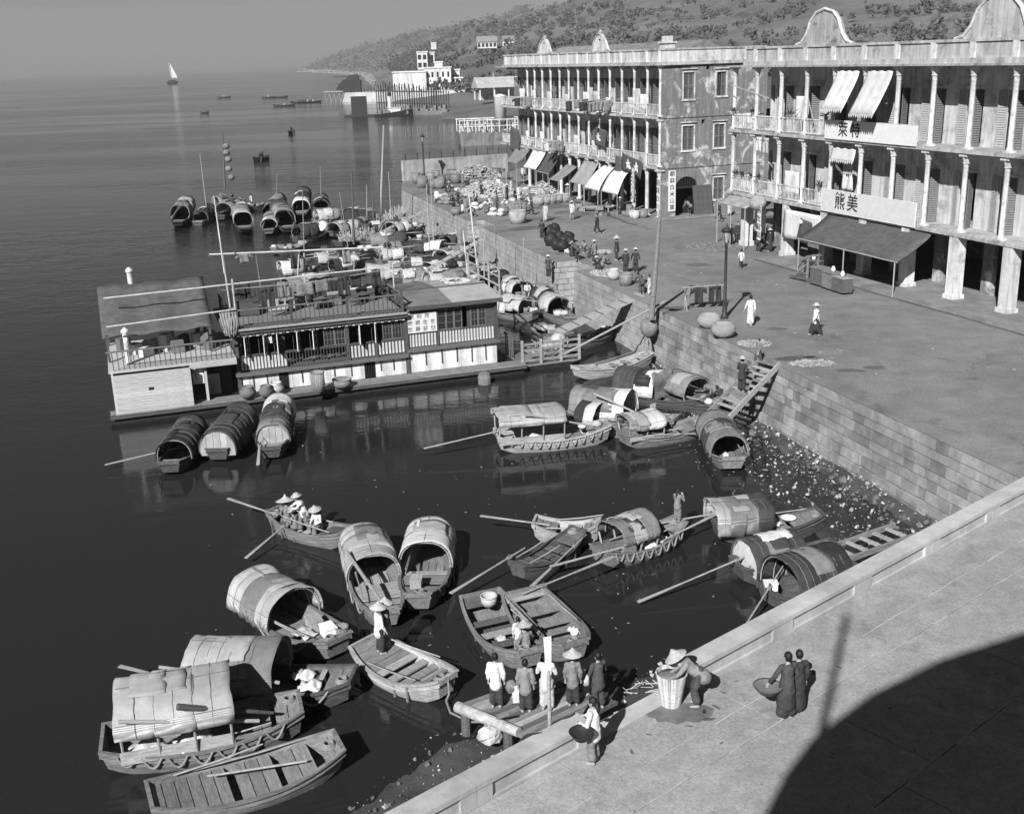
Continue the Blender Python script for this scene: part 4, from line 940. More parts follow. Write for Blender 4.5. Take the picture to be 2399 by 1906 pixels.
# ------------------------------------------------------------------ floating house by the quay
H0 = Vector((-.70, 59.43, SEA)); hang_ = math.atan2(-.329, -.944)
hb = thing('floating_house', 'long two storey floating house with white boards, open casements and a railed roof deck', 'houseboat', H0, hang_)
LH = lambda p: H0 + Matrix.Rotation(hang_, 3, 'Z') @ Vector(p)
M_hwhite = mat('boat_white_paint', .74, 'plaster', sc=.8, dark=.5, amt=.4, bump=.05, piece=.06)
M_hdark = mat('boat_dark_paint', .07, 'wood', .35, 3, st=(.7, 6, 6), bump=.15)
M_hgrey = mat('boat_grey_paint', .13, 'wood', .3, 3, st=(.7, 6, 6), bump=.12)
M_roofd = mat('roof_felt', .14, 'noise', .25, 1.2, bump=.25)
M_roofl = mat('roof_sheet_pale', .34, 'noise', .2, 1.0, bump=.12)
M_deckw = mat('deck_grey', .17, 'wood', .35, 2.2, st=(.7, 6, 6), bump=.2)
M_rough = mat('rough_pale_boards', .42, 'wood', .25, 2.5, st=(.6, 6, 6), bump=.2)
DEPH = 5.6
def hbox(x0, x1, y0, y1, z0, z1, name, m, parent=hb): return MB().box(x0, x1, y0, y1, z0, z1).build(name, m, parent)
# pontoon and walkway planks
hbox(-1.2, 20.2, -DEPH, .9, -.6, .3, 'pontoon', M_black)
for k in range(4):
    x = -1.3
    while x < 20:
        l_ = rnd.uniform(4, 6.5); y = .06 + k * .27
        pk = MB().box(0, min(l_, 20.4 - x) - .03, 0, .245, -.045, .0).build('walkway_plank', WOOD('mid'), hb, loc=(x, y, .5 + rnd.uniform(-.012, .012))); x += l_
hbox(-1.3, 20.4, .02, 1.1, .28, .44, 'walkway_beam', M_hdark)
# core of the house (dark inside): end wall, rear wall, floors
def winrow(x, z0, z1): return (x[1], x[0], z0, z1)
zx = lambda q: 13.93 - (q - 690) * .00596       # from the drawing of the front
openL = [(795, 870), (945, 1000), (1095, 1165), (1225, 1310), (1375, 1430), (1640, 1740), (1760, 1860), (1905, 1955)]
closedL = [(1430, 1620), (1955, 2130)]
hl = [(zx(b_), zx(a), 2.5, 3.5) for a, b_ in openL + closedL] + [(zx(a[1]), zx(a[0]), 2.5, 3.5) for a in ((725, 790), (875, 942), (1003, 1036), (1168, 1222), (1313, 1372), (1862, 1903))]
# left section front
holes_wall(MB(), 5.12, 14.0, .5, 3.62, hl + [(8.35, 11.5, 1.62, 2.44), (11.5, 12.0, .55, 1.4), (6.9, 7.5, .5, 1.42)], -.12, -.02, 'x').build('front_wall', M_hdark, hb)
holes_wall(MB(), 0, 5.12, .5, 4.0, [(1.98, 3.32, 2.7, 3.85), (1.66, 1.93, 2.7, 3.85), (.62, 1.48, 2.7, 3.85)], -.12, -.02, 'x').build('front_wall', M_hdark, hb)
hbox(-.02, .08, -DEPH, -.12, .5, 4.0, 'end_wall', M_hdark); hbox(0, 14, -DEPH - .1, -DEPH, .5, 3.62, 'rear_wall', M_hdark); hbox(13.92, 14.02, -DEPH, -.12, .5, 3.62, 'end_wall', M_hdark)
hbox(.1, 13.9, -DEPH, -.14, 1.5, 1.6, 'floor', M_deckw)
# ledges
hbox(5.1, 14.15, -.02, .3, 1.46, 1.6, 'ledge', M_hgrey); hbox(-.1, 5.1, -.02, .26, 1.7, 1.85, 'ledge', M_hgrey)
hbox(5.02, 5.2, -.02, .12, .5, 3.9, 'corner_post', M_hdark); hbox(8.2, 8.38, -.02, .1, 1.6, 3.6, 'corner_post', M_hdark); hbox(13.9, 14.08, -.02, .12, .5, 3.7, 'corner_post', M_hdark); hbox(-.04, .14, -.02, .1, 1.85, 4.0, 'corner_post', M_hdark); hbox(3.3, 3.42, -.02, .06, 1.9, 3.9, 'corner_post', M_hdark); hbox(6.7, 6.82, -.02, .09, 1.6, 2.5, 'corner_post', M_hdark)
# lower white boards
x = .06
while x < 13.85:
    w_ = min(rnd.uniform(.85, 1.1), 13.86 - x); top = 1.68 if x < 5 else 1.44
    if x < 5.02 < x + w_: w_ = 5.0 - x
    if w_ < .05: x = 5.22; continue
    seg = [(x, x + w_)]
    for (h0, h1) in ((6.9, 7.5), (11.5, 12.0)):
        seg = [q for s_ in seg for q in ([(s_[0], min(s_[1], h0)), (max(s_[0], h1), s_[1])])]; seg = [q for q in seg if q[1] - q[0] > .05]
    for a, b_ in seg: MB().box(0, b_ - a - .016, -.02, .035, .52, top).build('white_board', M_hwhite, hb, loc=(a, 0, 0))
    x += w_
    if 4.95 < x < 5.22: x = 5.22
for (a, b_) in ((6.9, 7.5), (11.5, 12.0)):
    w_ = MB(); 
    for i in range(7): xx = a + (i + .5) * (b_ - a) / 7; w_.box(xx - .014, xx + .014, .0, .03, .54, 1.42)
    w_.build('barred_window', M_iron, hb)
mb = MB()
for xx in [.7, 1.5, 2.35, 3.2, 4.1, 5.9, 6.6, 8.2, 9.1, 9.9, 10.8, 12.6, 13.3]: mb.box(xx - .03, xx + .03, .035, .075, rnd.uniform(.7, .9), 1.68 if xx < 5 else 1.44)
stuff(mb.build('cleats', M_hdark, hb))
# striped dado: white boards with dark gaps
sm_ = MB().box(-.05, .05, 0, .03, 0, .66).mesh('white_stripe', M_hwhite)
def stripes(x0, x1, z, sc_=1):
    k = int((x1 - x0) / .168)
    for i in range(k): put('white_stripe', sm_, hb, (x0 + (i + .5) * (x1 - x0) / k, -.015, z), (0, 0, 0), (1, 1, sc_))
stripes(.16, 3.28, 1.93, 1.05); stripes(3.44, 5.0, 1.93, 1.05); stripes(5.22, 6.68, 1.72); stripes(6.84, 8.18, 1.72); stripes(11.5, 13.86, 1.72)
hbox(.1, 5.0, -.02, .05, 2.63, 2.7, 'sill', M_hdark); hbox(5.2, 8.2, -.02, .06, 2.4, 2.5, 'sill', M_hdark); hbox(11.5, 13.9, -.02, .06, 2.4, 2.5, 'sill', M_hdark)
# open balcony with balustrade
bm_ = MB().box(-.018, .018, -.018, .018, 0, .8).mesh('baluster', M_hdark)
for i in range(20): put('baluster', bm_, hb, (8.45 + i * .16, .02, 1.62))
hbox(8.4, 11.5, -.02, .06, 2.4, 2.47, 'handrail', M_hdark); hbox(8.36, 11.5, -1.4, -.12, 1.605, 1.64, 'balcony_floor', M_deckw)
# casements
def casement(x, z, w_, h_, ang, hinge, cols=2, rows=3):
    mb = MB(); f = .045
    mb.box(0, f, -.02, .02, 0, h_); mb.box(w_ - f, w_, -.02, .02, 0, h_); mb.box(f, w_ - f, -.02, .02, 0, f); mb.box(f, w_ - f, -.02, .02, h_ - f, h_)
    for i in range(1, rows): mb.box(f, w_ - f, -.012, .012, h_ * i / rows - .012, h_ * i / rows + .012)
    for i in range(1, cols): mb.box(w_ * i / cols - .012, w_ * i / cols + .012, -.012, .012, f, h_ - f)
    o = mb.build('casement', M_hgrey if ang == 0 else M_col, hb, loc=(x, .0, z)); o.rotation_euler.z = ang if hinge > 0 else ang
    MB().box(f * .5, w_ - f * .5, -.003, .003, f * .5, h_ - f * .5).build('pane', M_glass, o); return o
for a, b_ in closedL:
    xa, xb = zx(b_), zx(a); w_ = (xb - xa) / 2
    for i in range(2): casement(xa + i * w_, 2.5, w_, 1.0, 0, 1, 3 if w_ > .5 else 2)
for (a, ang) in ((790, 1.0), (942, 1.1), (1036, 1.35), (1222, 1.15), (1372, 1.0), (1903, 1.2), (1745, 1.45)): casement(zx(a), 2.5, .5, 1.0, ang, 1)
for xa, n_ in ((1.98, 3), (.62, 2)): 
    w_ = (1.34 if n_ == 3 else .86) / n_
    for i in range(n_): casement(xa + i * w_, 2.7, w_, 1.15, 0, 1, 1 if n_ == 3 else 2)
o = MB().sheet(lambda u, v: LH((zx(985) + .22 * u, .05, 3.4 - .4 * v)), 3, 3, .01).build('cloth_screen', M_cw); tag(o, 'white cloth hanging in an open casement of the floating house', 'cloth')
# scalloped trim, eaves
mb = MB(); k = 46
for i in range(k):
    xx = 5.2 + i * 8.75 / k; mb.box(xx, xx + .15, .22, .25, 3.5 + (.03 if i % 2 else 0), 3.62)
mb.build('scalloped_trim', M_hwhite, hb)
hbox(5.1, 14.2, -.1, .24, 3.62, 3.7, 'eave_soffit', M_hdark); hbox(5.08, 14.5, -DEPH - .3, .42, 3.7, 3.86, 'eave_beam', M_hgrey); hbox(5.1, 14.55, .36, .5, 3.86, 3.96, 'gutter_board', M_hwhite if False else mat('gutter_pale', .3, 'wood', .3, 3, st=(.7, 6, 6)))
# deck boards of the roof deck
y = -DEPH - .2
while y < .3:
    MB().box(5.15, 14.5, 0, .3, 3.87, 3.9 + rnd.uniform(0, .006)).build('deck_board', M_deckw, hb, loc=(0, y, 0)); y += .318
# right roof: low pitch, dark felt and a pale sheet
def roofp(x0, x1, y0, y1, z0, z1, name, m, th=.06):
    return MB().hexa([(x0, y0, z0), (x1, y0, z0), (x1, y1, z1), (x0, y1, z1), (x0, y0, z0 + th), (x1, y0, z0 + th), (x1, y1, z1 + th), (x0, y1, z1 + th)]).build(name, m, hb)
hbox(-.02, 5.1, -DEPH, -.02, 4.0, 4.06, 'ceiling', M_hdark)
roofp(2.55, 5.05, -2.6, .35, 4.42, 4.12, 'roof_felt', M_roofd); roofp(-.25, 2.54, -2.6, .35, 4.42, 4.12, 'roof_sheet', M_roofl); roofp(2.55, 5.05, -5.9, -2.61, 4.2, 4.42, 'roof_felt', M_roofd); roofp(-.25, 2.54, -5.9, -2.61, 4.2, 4.42, 'roof_sheet', M_roofl)
MB().box(-.25, 5.05, -2.66, -2.54, 4.46, 4.53).build('ridge_cap', M_hdark, hb); MB().bar((5.05, .4, 4.16), (5.05, -2.6, 4.48), .1, .12).build('barge_board', M_hdark, hb); MB().bar((5.05, -5.9, 4.26), (5.05, -2.6, 4.48), .1, .12).build('barge_board', M_hdark, hb)
hbox(-.27, 5.1, .35, .42, 4.0, 4.2, 'fascia', M_hdark)
hbox(.1, 5.0, .0, .08, 3.9, 4.0, 'window_head', M_hwhite)
mb = MB()
for i in range(90): a = rnd.random() * 6.28; r_ = rnd.uniform(.4, .75); mb.ball((.95 + r_ * 1.1 * math.cos(a), -4.3 + r_ * math.sin(a) * 1.2, 4.4 + rnd.uniform(0, .06)), (.1, .08, .05), 5, 4)
o = mb.build('drying_fish', M_cl, loc=H0); o.rotation_euler.z = hang_; tag(o, 'ring of pale fish drying on the pale end of the roof', 'fish', kind='stuff')
# railed screen on the end of the roof
sc_ = thing('roof_screen', 'slatted upright screen frame at the quay end of the floating house roof', 'screen', LH((-.3, -5.8, 4.2)), hang_)
for y in (0, 1.9, 3.8, 5.6): MB().box(-.04, .04, y - .04, y + .04, 0, 1.5).build('post', WOOD('pale'), sc_)
for z in (.1, .5, 1.0, 1.45): MB().box(-.03, .03, -.1, 5.7, z, z + .07).build('rail', WOOD('pale'), sc_)
# roof deck railing (front and back) with each baluster
rb = MB().box(-.02, .02, -.02, .02, 0, .92).mesh('baluster', M_hdark)
for y, st_x in ((.25, 5.35), (-DEPH, 5.35)):
    hbox(5.3, 14.1, y - .035, y + .035, 4.86, 4.93, 'handrail', M_hgrey); hbox(5.3, 14.1, y - .025, y + .025, 4.0, 4.05, 'bottom_rail', M_hdark)
    xx = st_x
    while xx < 14.1: put('baluster', rb, hb, (xx, y, 3.95)); xx += .24
    for xx in (5.3, 8.2, 11.1, 14.1): hbox(xx - .06, xx + .06, y - .06, y + .06, 3.9, 5.05, 'post', M_hdark)
for y in (-4.2, -2.8, -1.4): put('baluster', rb, hb, (5.3, y, 3.95))
hbox(5.27, 5.33, -DEPH, .25, 4.86, 4.93, 'handrail', M_hgrey)
# frame of white poles over the deck, tall masts, rigging
M_polew = mat('pole_weathered', .42, 'wood', .4, 3, st=(.7, 6, 6))
pg = thing('pole_frame', 'pale weathered pole frame for drying laundry above the floating house deck', 'frame', LH((0, 0, 0)), hang_)
for a, b_, r_ in (((4.9, -5.0, 6.6), (14.4, -5.6, 6.9), .06), ((5.0, -2.6, 5.9), (20.0, -2.6, 5.6), .055), ((13.9, .4, 5.0), (20.0, .4, 4.75), .05), ((13.6, -5.5, 3.9), (13.7, -5.5, 6.9), .06), ((5.0, -2.6, 3.9), (5.0, -2.6, 6.1), .05), ((9.5, -5.4, 3.9), (9.3, -5.4, 6.75), .05), ((10.2, -2.6, 5.75), (9.6, -5.3, 6.7), .05), ((13.6, -2.6, 3.9), (13.6, -2.6, 6.0), .06)):
    MB().tube([a, b_], r_ * .8, 8).build('pole', M_polew, pg)
for (px0, py0, px1, py1, zb, r_, l) in ((1118, 625, 1098, 450, 1.0, .055, 'tall white flagpole leaning at the quay end of the floating house'), (1095, 640, 1085, 540, 1.0, .04, 'thin pale pole beside the leaning white flagpole')):
    b_ = W(px0, py0, zb); d = ray(px1, py1); t_ = b_.y / d.y; e = Vector((d.x * t_, b_.y, EYE + d.z * t_)); o = MB().tube([b_, e], [r_ * 1.1, r_ * .7], 8).build('flagpole', M_hwhite); tag(o, l, 'pole')
def mast(px0, py0, px1, py1, zb, r_, l, m_=None, nm='mast'):
    b_ = W(px0, py0, zb); d = ray(px1, py1); t_ = b_.y / d.y; e = Vector((d.x * t_, b_.y, EYE + d.z * t_)); o = MB().tube([b_, b_.lerp(e, .5), e], [r_ * 1.2, r_, r_ * .65], 8).build(nm, m_ or WOOD('dark')); return tag(o, l, 'mast')
mast(474, 870, 451, 672, -2.4, .13, 'stout dark mast with pale middle at the left end of the floating house')
mast(405, 805, 400, 735, -1.2, .1, 'short pale post at the left end of the floating house', M_bamboo)
mast(829, 572, 824, 400, -2.6, .1, 'tall dark bare mast, left of three rising from the sampans'); mast(876, 540, 871, 408, -2.6, .08, 'thin dark bare mast, middle of three rising from the sampans'); mast(890, 535, 899, 293, -2.6, .12, 'tallest pale mast rising from the sampans by the wall', M_bamboo)
mast(527, 445, 521, 310, -2.6, .13, 'dark mast of the far sampan hung with round lanterns')
mast(526, 640, 501, 460, 3.0, .035, 'thin white pole leaning over the left of the roof deck', M_hwhite)
# laundry on the deck
for i, (xx, y, z, w_, h_, m_, k_) in enumerate(((13.1, -3.4, 5.6, .9, 1.0, M_cd, 2), (12.0, -1.5, 5.6, .7, 1.1, M_cd, 1), (11.0, -2.6, 5.6, .6, 1.2, M_cm, 1), (10.0, -1.7, 5.62, .9, .7, M_cm, 2), (8.9, -2.9, 5.7, .7, .9, M_cm, 0), (7.9, -1.9, 5.75, .6, 1.1, M_cd, 1), (7.0, -3.1, 5.75, .6, .9, M_cd, 0), (6.0, -2.4, 5.85, .5, 1.0, M_cd, 2), (9.9, -5.0, 6.72, .5, .9, M_cd, 2), (12.6, -5.2, 6.85, .5, .5, M_cm, 0), (7.0, -5.2, 6.7, .45, .9, M_cm, 2))):
    e_ = Matrix.Rotation(hang_, 3, 'Z') @ Vector((1, 0, 0)); f_ = Matrix.Rotation(hang_, 3, 'Z') @ Vector((0, 1, 0)); garment('laundry_item', LH((xx, y, z)), e_, f_, w_, h_, m_, ['black cloth', 'black trousers', 'grey trousers', 'wide grey cloth', 'grey shirt', 'black trousers next to the grey shirt', 'black shirt', 'narrow black cloth', 'small dark cloth on the highest pole', 'small grey shirt on the highest pole', 'small grey cloth on the highest pole'][i] + ' drying over the floating house deck', 'laundry over the floating house', k_)
ln = MB().tube([LH((13.6, -1.6, 5.65)), LH((9.5, -1.8, 5.6)), LH((5.0, -2.2, 5.85))], .02, 5).build('clothes_line', M_rope); tag(ln, 'clothes line stretched across the floating house deck', 'line')
# deck clutter
for i, (xx, y, sx, sy, h_, m_, l) in enumerate(((12.9, -3.2, 1.2, .9, .8, M_hdark, 'dark chest on the left of the roof deck'), (11.0, -3.6, 1.6, .7, .5, M_roofl, 'pale bench on the roof deck'), (9.8, -4.1, 1.0, .8, 1.0, M_cm, 'grey crate at the back of the roof deck'), (8.6, -3.4, 1.5, .5, .45, M_roofd, 'low dark bench in the middle of the roof deck'), (6.6, -3.9, 1.4, .8, .75, M_hdark, 'dark cabinet with white top on the roof deck'), (6.0, -4.6, .8, .8, 1.3, M_hdark, 'dark water tank at the right of the roof deck'), (7.6, -4.7, 1.4, .5, .4, M_roofl, 'pale box at the back of the roof deck'))):
    t = thing('deck_chest', l, 'chest', LH((xx, y, 3.91)), hang_ + rnd.uniform(-.15, .15)); MB().box(-sx / 2, sx / 2, -sy / 2, sy / 2, .06, h_).build('body', m_, t); MB().box(-sx / 2 - .03, sx / 2 + .03, -sy / 2 - .03, sy / 2 + .03, h_, h_ + .05).build('lid', M_cw if i == 4 else m_, t)
    for a, b_ in ((-1, -1), (1, -1), (-1, 1), (1, 1)): MB().box(a * sx * .42 - .04, a * sx * .42 + .04, b_ * sy * .4 - .04, b_ * sy * .4 + .04, 0, .06).build('foot', m_, t)
# left end: rough pale cabin, doorway recess, upper deck with railing
cb = thing('rough_cabin', 'rough pale boarded cabin and railed deck at the left end of the floating house', 'cabin', H0, hang_)
for k in range(7): MB().box(16.4, 20, 0, .06, 0, .285).build('board', M_rough, cb, loc=(0, 1.0 + k * .004, .42 + k * .292))
MB().box(16.4, 16.48, -2, 1.0, .42, 2.4).build('end_wall', M_hdark, cb); MB().box(18.2, 18.45, 1.05, 1.08, 1.55, 1.7).build('vent_hole', M_black, cb)
MB().box(14.1, 20.2, -DEPH, .7, 2.48, 2.6).build('deck', M_rough, cb); MB().box(14.1, 16.4, .7, .78, 2.3, 2.62).build('beam', M_rough, cb)
MB().box(14.3, 16.4, -1.2, -1.1, .44, 2.48).build('rear_panel', M_hdark, cb); MB().box(15.6, 15.72, -.2, .5, .44, 2.48).build('door_post', M_rough, cb); MB().box(14.9, 15.5, -.9, -.8, .44, 1.5).build('half_door', M_hwhite, cb); MB().box(15.75, 16.3, .35, .4, 1.4, 2.3).build('sun_panel', M_hwhite, cb)
MB().box(16.48, 20, -DEPH, -DEPH + .1, .42, 2.48).build('rear_wall', M_hdark, cb)
for k in range(24): put('baluster', rb, cb, (14.3 + k * .245, .62, 2.6))
MB().box(14.2, 20.2, .58, .66, 3.5, 3.57).build('handrail', M_hgrey, cb)
MB().sheet(lambda u, v: Vector((14.9 + 5.4 * u, -1.1 - 4.0 * v, 3.9 + 1.9 * v - .18 * math.sin(math.pi * v) + .06 * math.sin(u * 17))), 16, 10, .03).build('dark_awning_roof', M_cand, cb, True)
for i in range(9): q_ = Vector((15.2 + i * .52, -1.8 - (i % 3) * .8, 2.61)); MB().box(-.3, .3, -.25, .25, 0, rnd.uniform(.4, 1.1)).build('deck_box', rnd.choice((M_hdark, M_cl, M_hgrey, M_hwhite)), cb, loc=q_, rotz=rnd.random())
for x, y in ((15.1, -1.2), (20.1, -1.2), (15.1, -5.0), (20.1, -5.0)): MB().box(x - .06, x + .06, y - .06, y + .06, 2.6, 4.0 if y > -2 else 5.7).build('roof_post', M_hdark, cb)
for x, y, h_ in ((18.6, -5.2, 2.0), (19.2, -.5, 1.6)): MB().lathe([(.14, 0), (.14, h_), (.2, h_), (.2, h_ + .1), (.05, h_ + .25)], 10, (x, y, 4.4 if y < -1 else 2.6)).build('stove_pipe', M_col, cb)
MB().box(20.0, 20.1, -DEPH, 1.0, .42, 2.48).build('end_wall', M_rough, cb)
# pots, tubs, baskets on the walkway
def basket(px, py, z, r_, h_, label, m_=None, cat='basket', prof=None, name='basket', squash=1, rim=True, loc=None):
    p = Vector(loc) if loc is not None else W(px, py, z); t = thing(name, label, cat, p, rnd.random() * 6)
    prof = prof or [(r_ * .8, 0), (r_ * .98, h_ * .4), (r_, h_), (r_ * .93, h_), (r_ * .88, h_ * .5), (r_ * .7, .06)]
    MB().lathe(prof, 14, sy=squash).build('body', m_ or M_basket, t, True)
    if rim:
        rr = prof[2][0]; MB().tube([(rr * math.cos(a * math.pi / 8), rr * squash * math.sin(a * math.pi / 8), prof[2][1]) for a in range(17)], .025, 5, False).build('rim', m_ or M_basket, t)
    return t
basket(747, 920, -2.48, .36, 1.1, 'tall round wicker tub on the floating house walkway'); basket(802, 905, -2.48, .5, .4, 'low wicker basket next to the tall tub on the walkway')
jar = lambda r_, h_: [(r_ * .55, 0), (r_ * .95, h_ * .35), (r_, h_ * .6), (r_ * .7, h_ * .92), (r_ * .75, h_), (r_ * .6, h_), (r_ * .6, h_ * .5)]
M_clay = mat('clay_jar', .13, 'noise', .3, 4, rough=.5, bump=.1)
for px, py, r_, l in ((582, 932, .42, 'round clay jar on the walkway, left of three'), (625, 930, .38, 'round clay jar in a tub on the walkway, middle of three'), (648, 922, .42, 'wrapped pale jar on the walkway, right of three')):
    basket(px, py, -2.48, r_, .62, l, M_clay if '648' not in str(px) else M_straw, 'jar', jar(r_, .62), 'clay_jar', rim=False)
o = MB().lathe([(.2, -.55), (.34, -.3), (.36, .1), (.3, .3), (.12, .42)], 12).build('fender_basket', M_basket, loc=W(1135, 888, -2.75)); tag(o, 'round wicker fender hanging at the corner of the walkway', 'basket')
# coil of rope on the railing
rp = thing('rope_coil', 'thick pale rope looped over the corner of the roof deck railing', 'rope', LH((14.2, .45, 4.0)), hang_)
for i in range(5): MB().tube([(-.3 + .16 * i, .0, .9), (-.36 + .15 * i, .12, .4), (-.2 + .1 * i, .14, -.25 - .1 * (i % 2)), (-.05 + .1 * i, .12, .3), (-.2 + .16 * i, 0, .9)], .04, 6).build('rope', M_rope, rp)
# fenced landing stage at the right of the house
st = thing('landing_stage', 'fenced timber landing stage with bundles between floating house and gangplank', 'landing', H0, hang_)
MB().box(-4.6, -1.2, -2.2, .7, -.3, .25).build('float', M_black, st)
for k in range(8): MB().box(-4.7, -1.25, 0, .35, 0, .06).build('deck_board', WOOD('mid'), st, loc=(0, -2.2 + k * .37, .26))
for x in (-1.2, -2.3, -3.5, -4.6): MB().box(x - .06, x + .06, .62, .74, .26, 1.75).build('post', WOOD('pale'), st)
for k, z in enumerate((.5, .8, 1.1, 1.42)): MB().box(-4.65, -1.15, .6, .66, z, z + .13).build('rail', WOOD('mid'), st)
for k in range(5): MB().box(-.95 + .0, -.9, -.1 - k * .3, -.06 - k * .3, .5, 1.75).build('baluster', M_hgrey, st)
MB().box(-.97, -.88, -1.5, .1, 1.75, 1.82).build('handrail', M_hgrey, st); mb = MB()
for i in range(260): a = Vector((rnd.uniform(-4.2, -2.6), rnd.uniform(-1.6, .3), .3 + rnd.random() * .8)); mb.bar(a, a + Vector((rnd.uniform(-.4, .4), rnd.uniform(-.4, .4), rnd.uniform(-.1, .3))), .03)
stuff(mb.build('brushwood', M_straw, st))
for i, (x, y, z, r_) in enumerate(((-3.9, -.2, .3, .4), (-3.3, -.7, .3, .5), (-3.8, -.5, .95, .42))):
    o = MB().ball(LH((x, y, z + r_ * .8)), (r_, r_, r_ * .85), 12, 8, .08).build('sack', M_straw, None, True); tag(o, ['pale bundle at the outer corner of the landing stage', 'large pale straw bundle on the landing stage', 'pale bundle on top of the stack on the landing stage'][i], 'bundle')
# house signboard
sg = thing('signboard', 'white painted signboard with three rows of characters on the floating house', 'sign', LH((4.28, .1, 3.24)), hang_ + math.pi)
MB().box(-.86, .86, -.02, .03, -.53, .53).build('board', M_sign, sg)
for r_, row in enumerate(('廣利海', '泰福生客', '客歸莊備')):
    for i, ch_ in enumerate(row): lettering(ch_, .27, mat('faded_ink', .22, 'noise', .3, 6, bump=0), sg, (-.62 + i * .42 + (.1 if r_ == 0 else 0), -.027, .34 - r_ * .34), (math.pi / 2, 0, 0))
# ------------------------------------------------------------------ sampans
M_mw = mat('mat_white', .86, 'weave', .12, 26, bump=.25); M_mp = mat('mat_pale', .68, 'weave', .22, 26, bump=.3); M_mm = mat('mat_mid', .36, 'weave', .3, 26, bump=.3); M_md = mat('mat_dark', .1, 'weave', .4, 26, bump=.3); M_mk = mat('mat_black', .055, 'weave', .4, 26, bump=.3)
MT = {'w': M_mw, 'p': M_mp, 'm': M_mm, 'd': M_md, 'k': M_mk}
M_hullp = mat('hull_pale', .34, 'wood', .4, 2.2, st=(.5, 4, 5), bump=.25); M_hullm = mat('hull_mid', .17, 'wood', .45, 2.2, st=(.5, 4, 5), bump=.25); M_hulld = mat('hull_dark', .075, 'wood', .5, 2.2, st=(.5, 4, 5), bump=.25)
HT_ = {'p': M_hullp, 'm': M_hullm, 'd': M_hulld}
DK = {'p': 'pale', 'm': 'mid', 'd': 'dark'}
BOATS = []
class Boat: pass
def sampan(label, A, B, beam, hull='m', deck='m', fb=.42, rise=(.34, .28), ends=(.5, .62), canopy=None, decks=((-1, -.55), (.45, 1)), thwarts=(), floor=True, posts=0, oars=(), fend=0, fside=(-1,), simple=False, endboard=None, rail_=0, ph=None, name='sampan', zoff=.5):
    a, b_ = (A, B) if isinstance(A, Vector) else (W(A[0], A[1], SEA + zoff), W(B[0], B[1], SEA + zoff)); L_ = (b_ - a).length; c = (a + b_) / 2; yaw = yaw_of(a, b_)
    t = thing(name, label, 'boat', (c.x, c.y, SEA), yaw, None); bt = Boat(); bt.t, bt.L, bt.beam, bt.yaw, bt.c, bt.ph = t, L_, beam, yaw, Vector((c.x, c.y, SEA)), ph or label
    hb_, n_ = beam / 2, 10 if simple else 18
    def half(u): e = ends[1] if u < 0 else ends[0]; q = abs(u); return hb_ * (1 - (1 - e) * q ** 2.2)
    def sheer(u): return fb + (rise[0] * u * u if u > 0 else rise[1] * u * u)
    def keel(u): return -.16 + .34 * abs(u) ** 3
    bt.half, bt.sheer = half, sheer
    mb = MB(); k = 0
    for i in range(n_ + 1):
        u = i / n_ * 2 - 1; x = u * L_ / 2; h, s, kz = half(u), sheer(u), keel(u); xi = x * .985
        mb.v += [(x, -h, s), (x * .97, -h * .93, (s + kz) * .5), (x * .95, -h * .74, kz), (x * .95, h * .74, kz), (x * .97, h * .93, (s + kz) * .5), (x, h, s), (xi, h - .055, s), (xi * .97, h * .74 - .03, kz + .09), (xi * .97, -h * .74 + .03, kz + .09), (xi, -h + .055, s)]
    for i in range(n_):
        for j in range(10): mb.f.append((10 * i + j, 10 * i + 10 + j, 10 * i + 10 + (j + 1) % 10, 10 * i + (j + 1) % 10))
    for e, rv in ((0, False), (10 * n_, True)):
        f = [e + j for j in range(6)]; mb.f.append(tuple(f if rv else f[::-1])); f = [e + j for j in (5, 6, 7, 8, 9, 0)]; mb.f.append(tuple(f if rv else f[::-1]))
    mb.build('hull', HT_[hull], t)
    for s_ in (-1, 1):
        mb = MB(); pts = []
        for i in range(n_ + 1): u = i / n_ * 2 - 1; pts.append(Vector((u * L_ / 2 * 1.005, s_ * (half(u) + .005), sheer(u) + .015)))
        for p, q in zip(pts[:-1], pts[1:]): mb.bar(p, q, .1, .055)
        mb.build('gunwale', HT_[hull], t)
        if not simple:
            mb = MB()
            for p, q in zip(pts[:-1], pts[1:]): mb.bar(p + Vector((0, -s_ * .02, -.16)), q + Vector((0, -s_ * .02, -.16)), .05, .05)
            mb.build('rubbing_strake', HT_[hull], t)
    for u in (-1, 1): MB().bar((u * L_ / 2 * .99, -half(u), sheer(u) - .05), (u * L_ / 2 * .99, half(u), sheer(u) - .05), .09, .16).build('transom_beam', HT_[hull], t)
    for (u0, u1) in decks:
        n2 = max(2, int((u1 - u0) * L_ / 2 / (.42 if simple else .26))); tone = deck
        for i in range(n2):
            p0, p1 = u0 + (u1 - u0) * i / n2, u0 + (u1 - u0) * (i + 1) / n2; x0, x1 = p0 * L_ / 2 * .985 + .012, p1 * L_ / 2 * .985 - .012; w0, w1 = half(p0) - .07, half(p1) - .07; z0, z1 = sheer(p0) - .06 + rnd.uniform(-.012, .012), sheer(p1) - .06
            xm = (x0 + x1) / 2; tn = tone if rnd.random() < .75 else rnd.choice('pmd')
            o = MB().hexa([(x0 - xm, -w0, z0 - .035), (x1 - xm, -w1, z1 - .035), (x1 - xm, w1, z1 - .035), (x0 - xm, w0, z0 - .035), (x0 - xm, -w0, z0), (x1 - xm, -w1, z1), (x1 - xm, w1, z1), (x0 - xm, w0, z0)]).build('deck_board', mat('deck_' + tn, {'p': .32, 'm': .2, 'd': .11}[tn], 'wood', .4, 3, st=(6, .7, 6), bump=.25), t, loc=(xm, 0, 0))
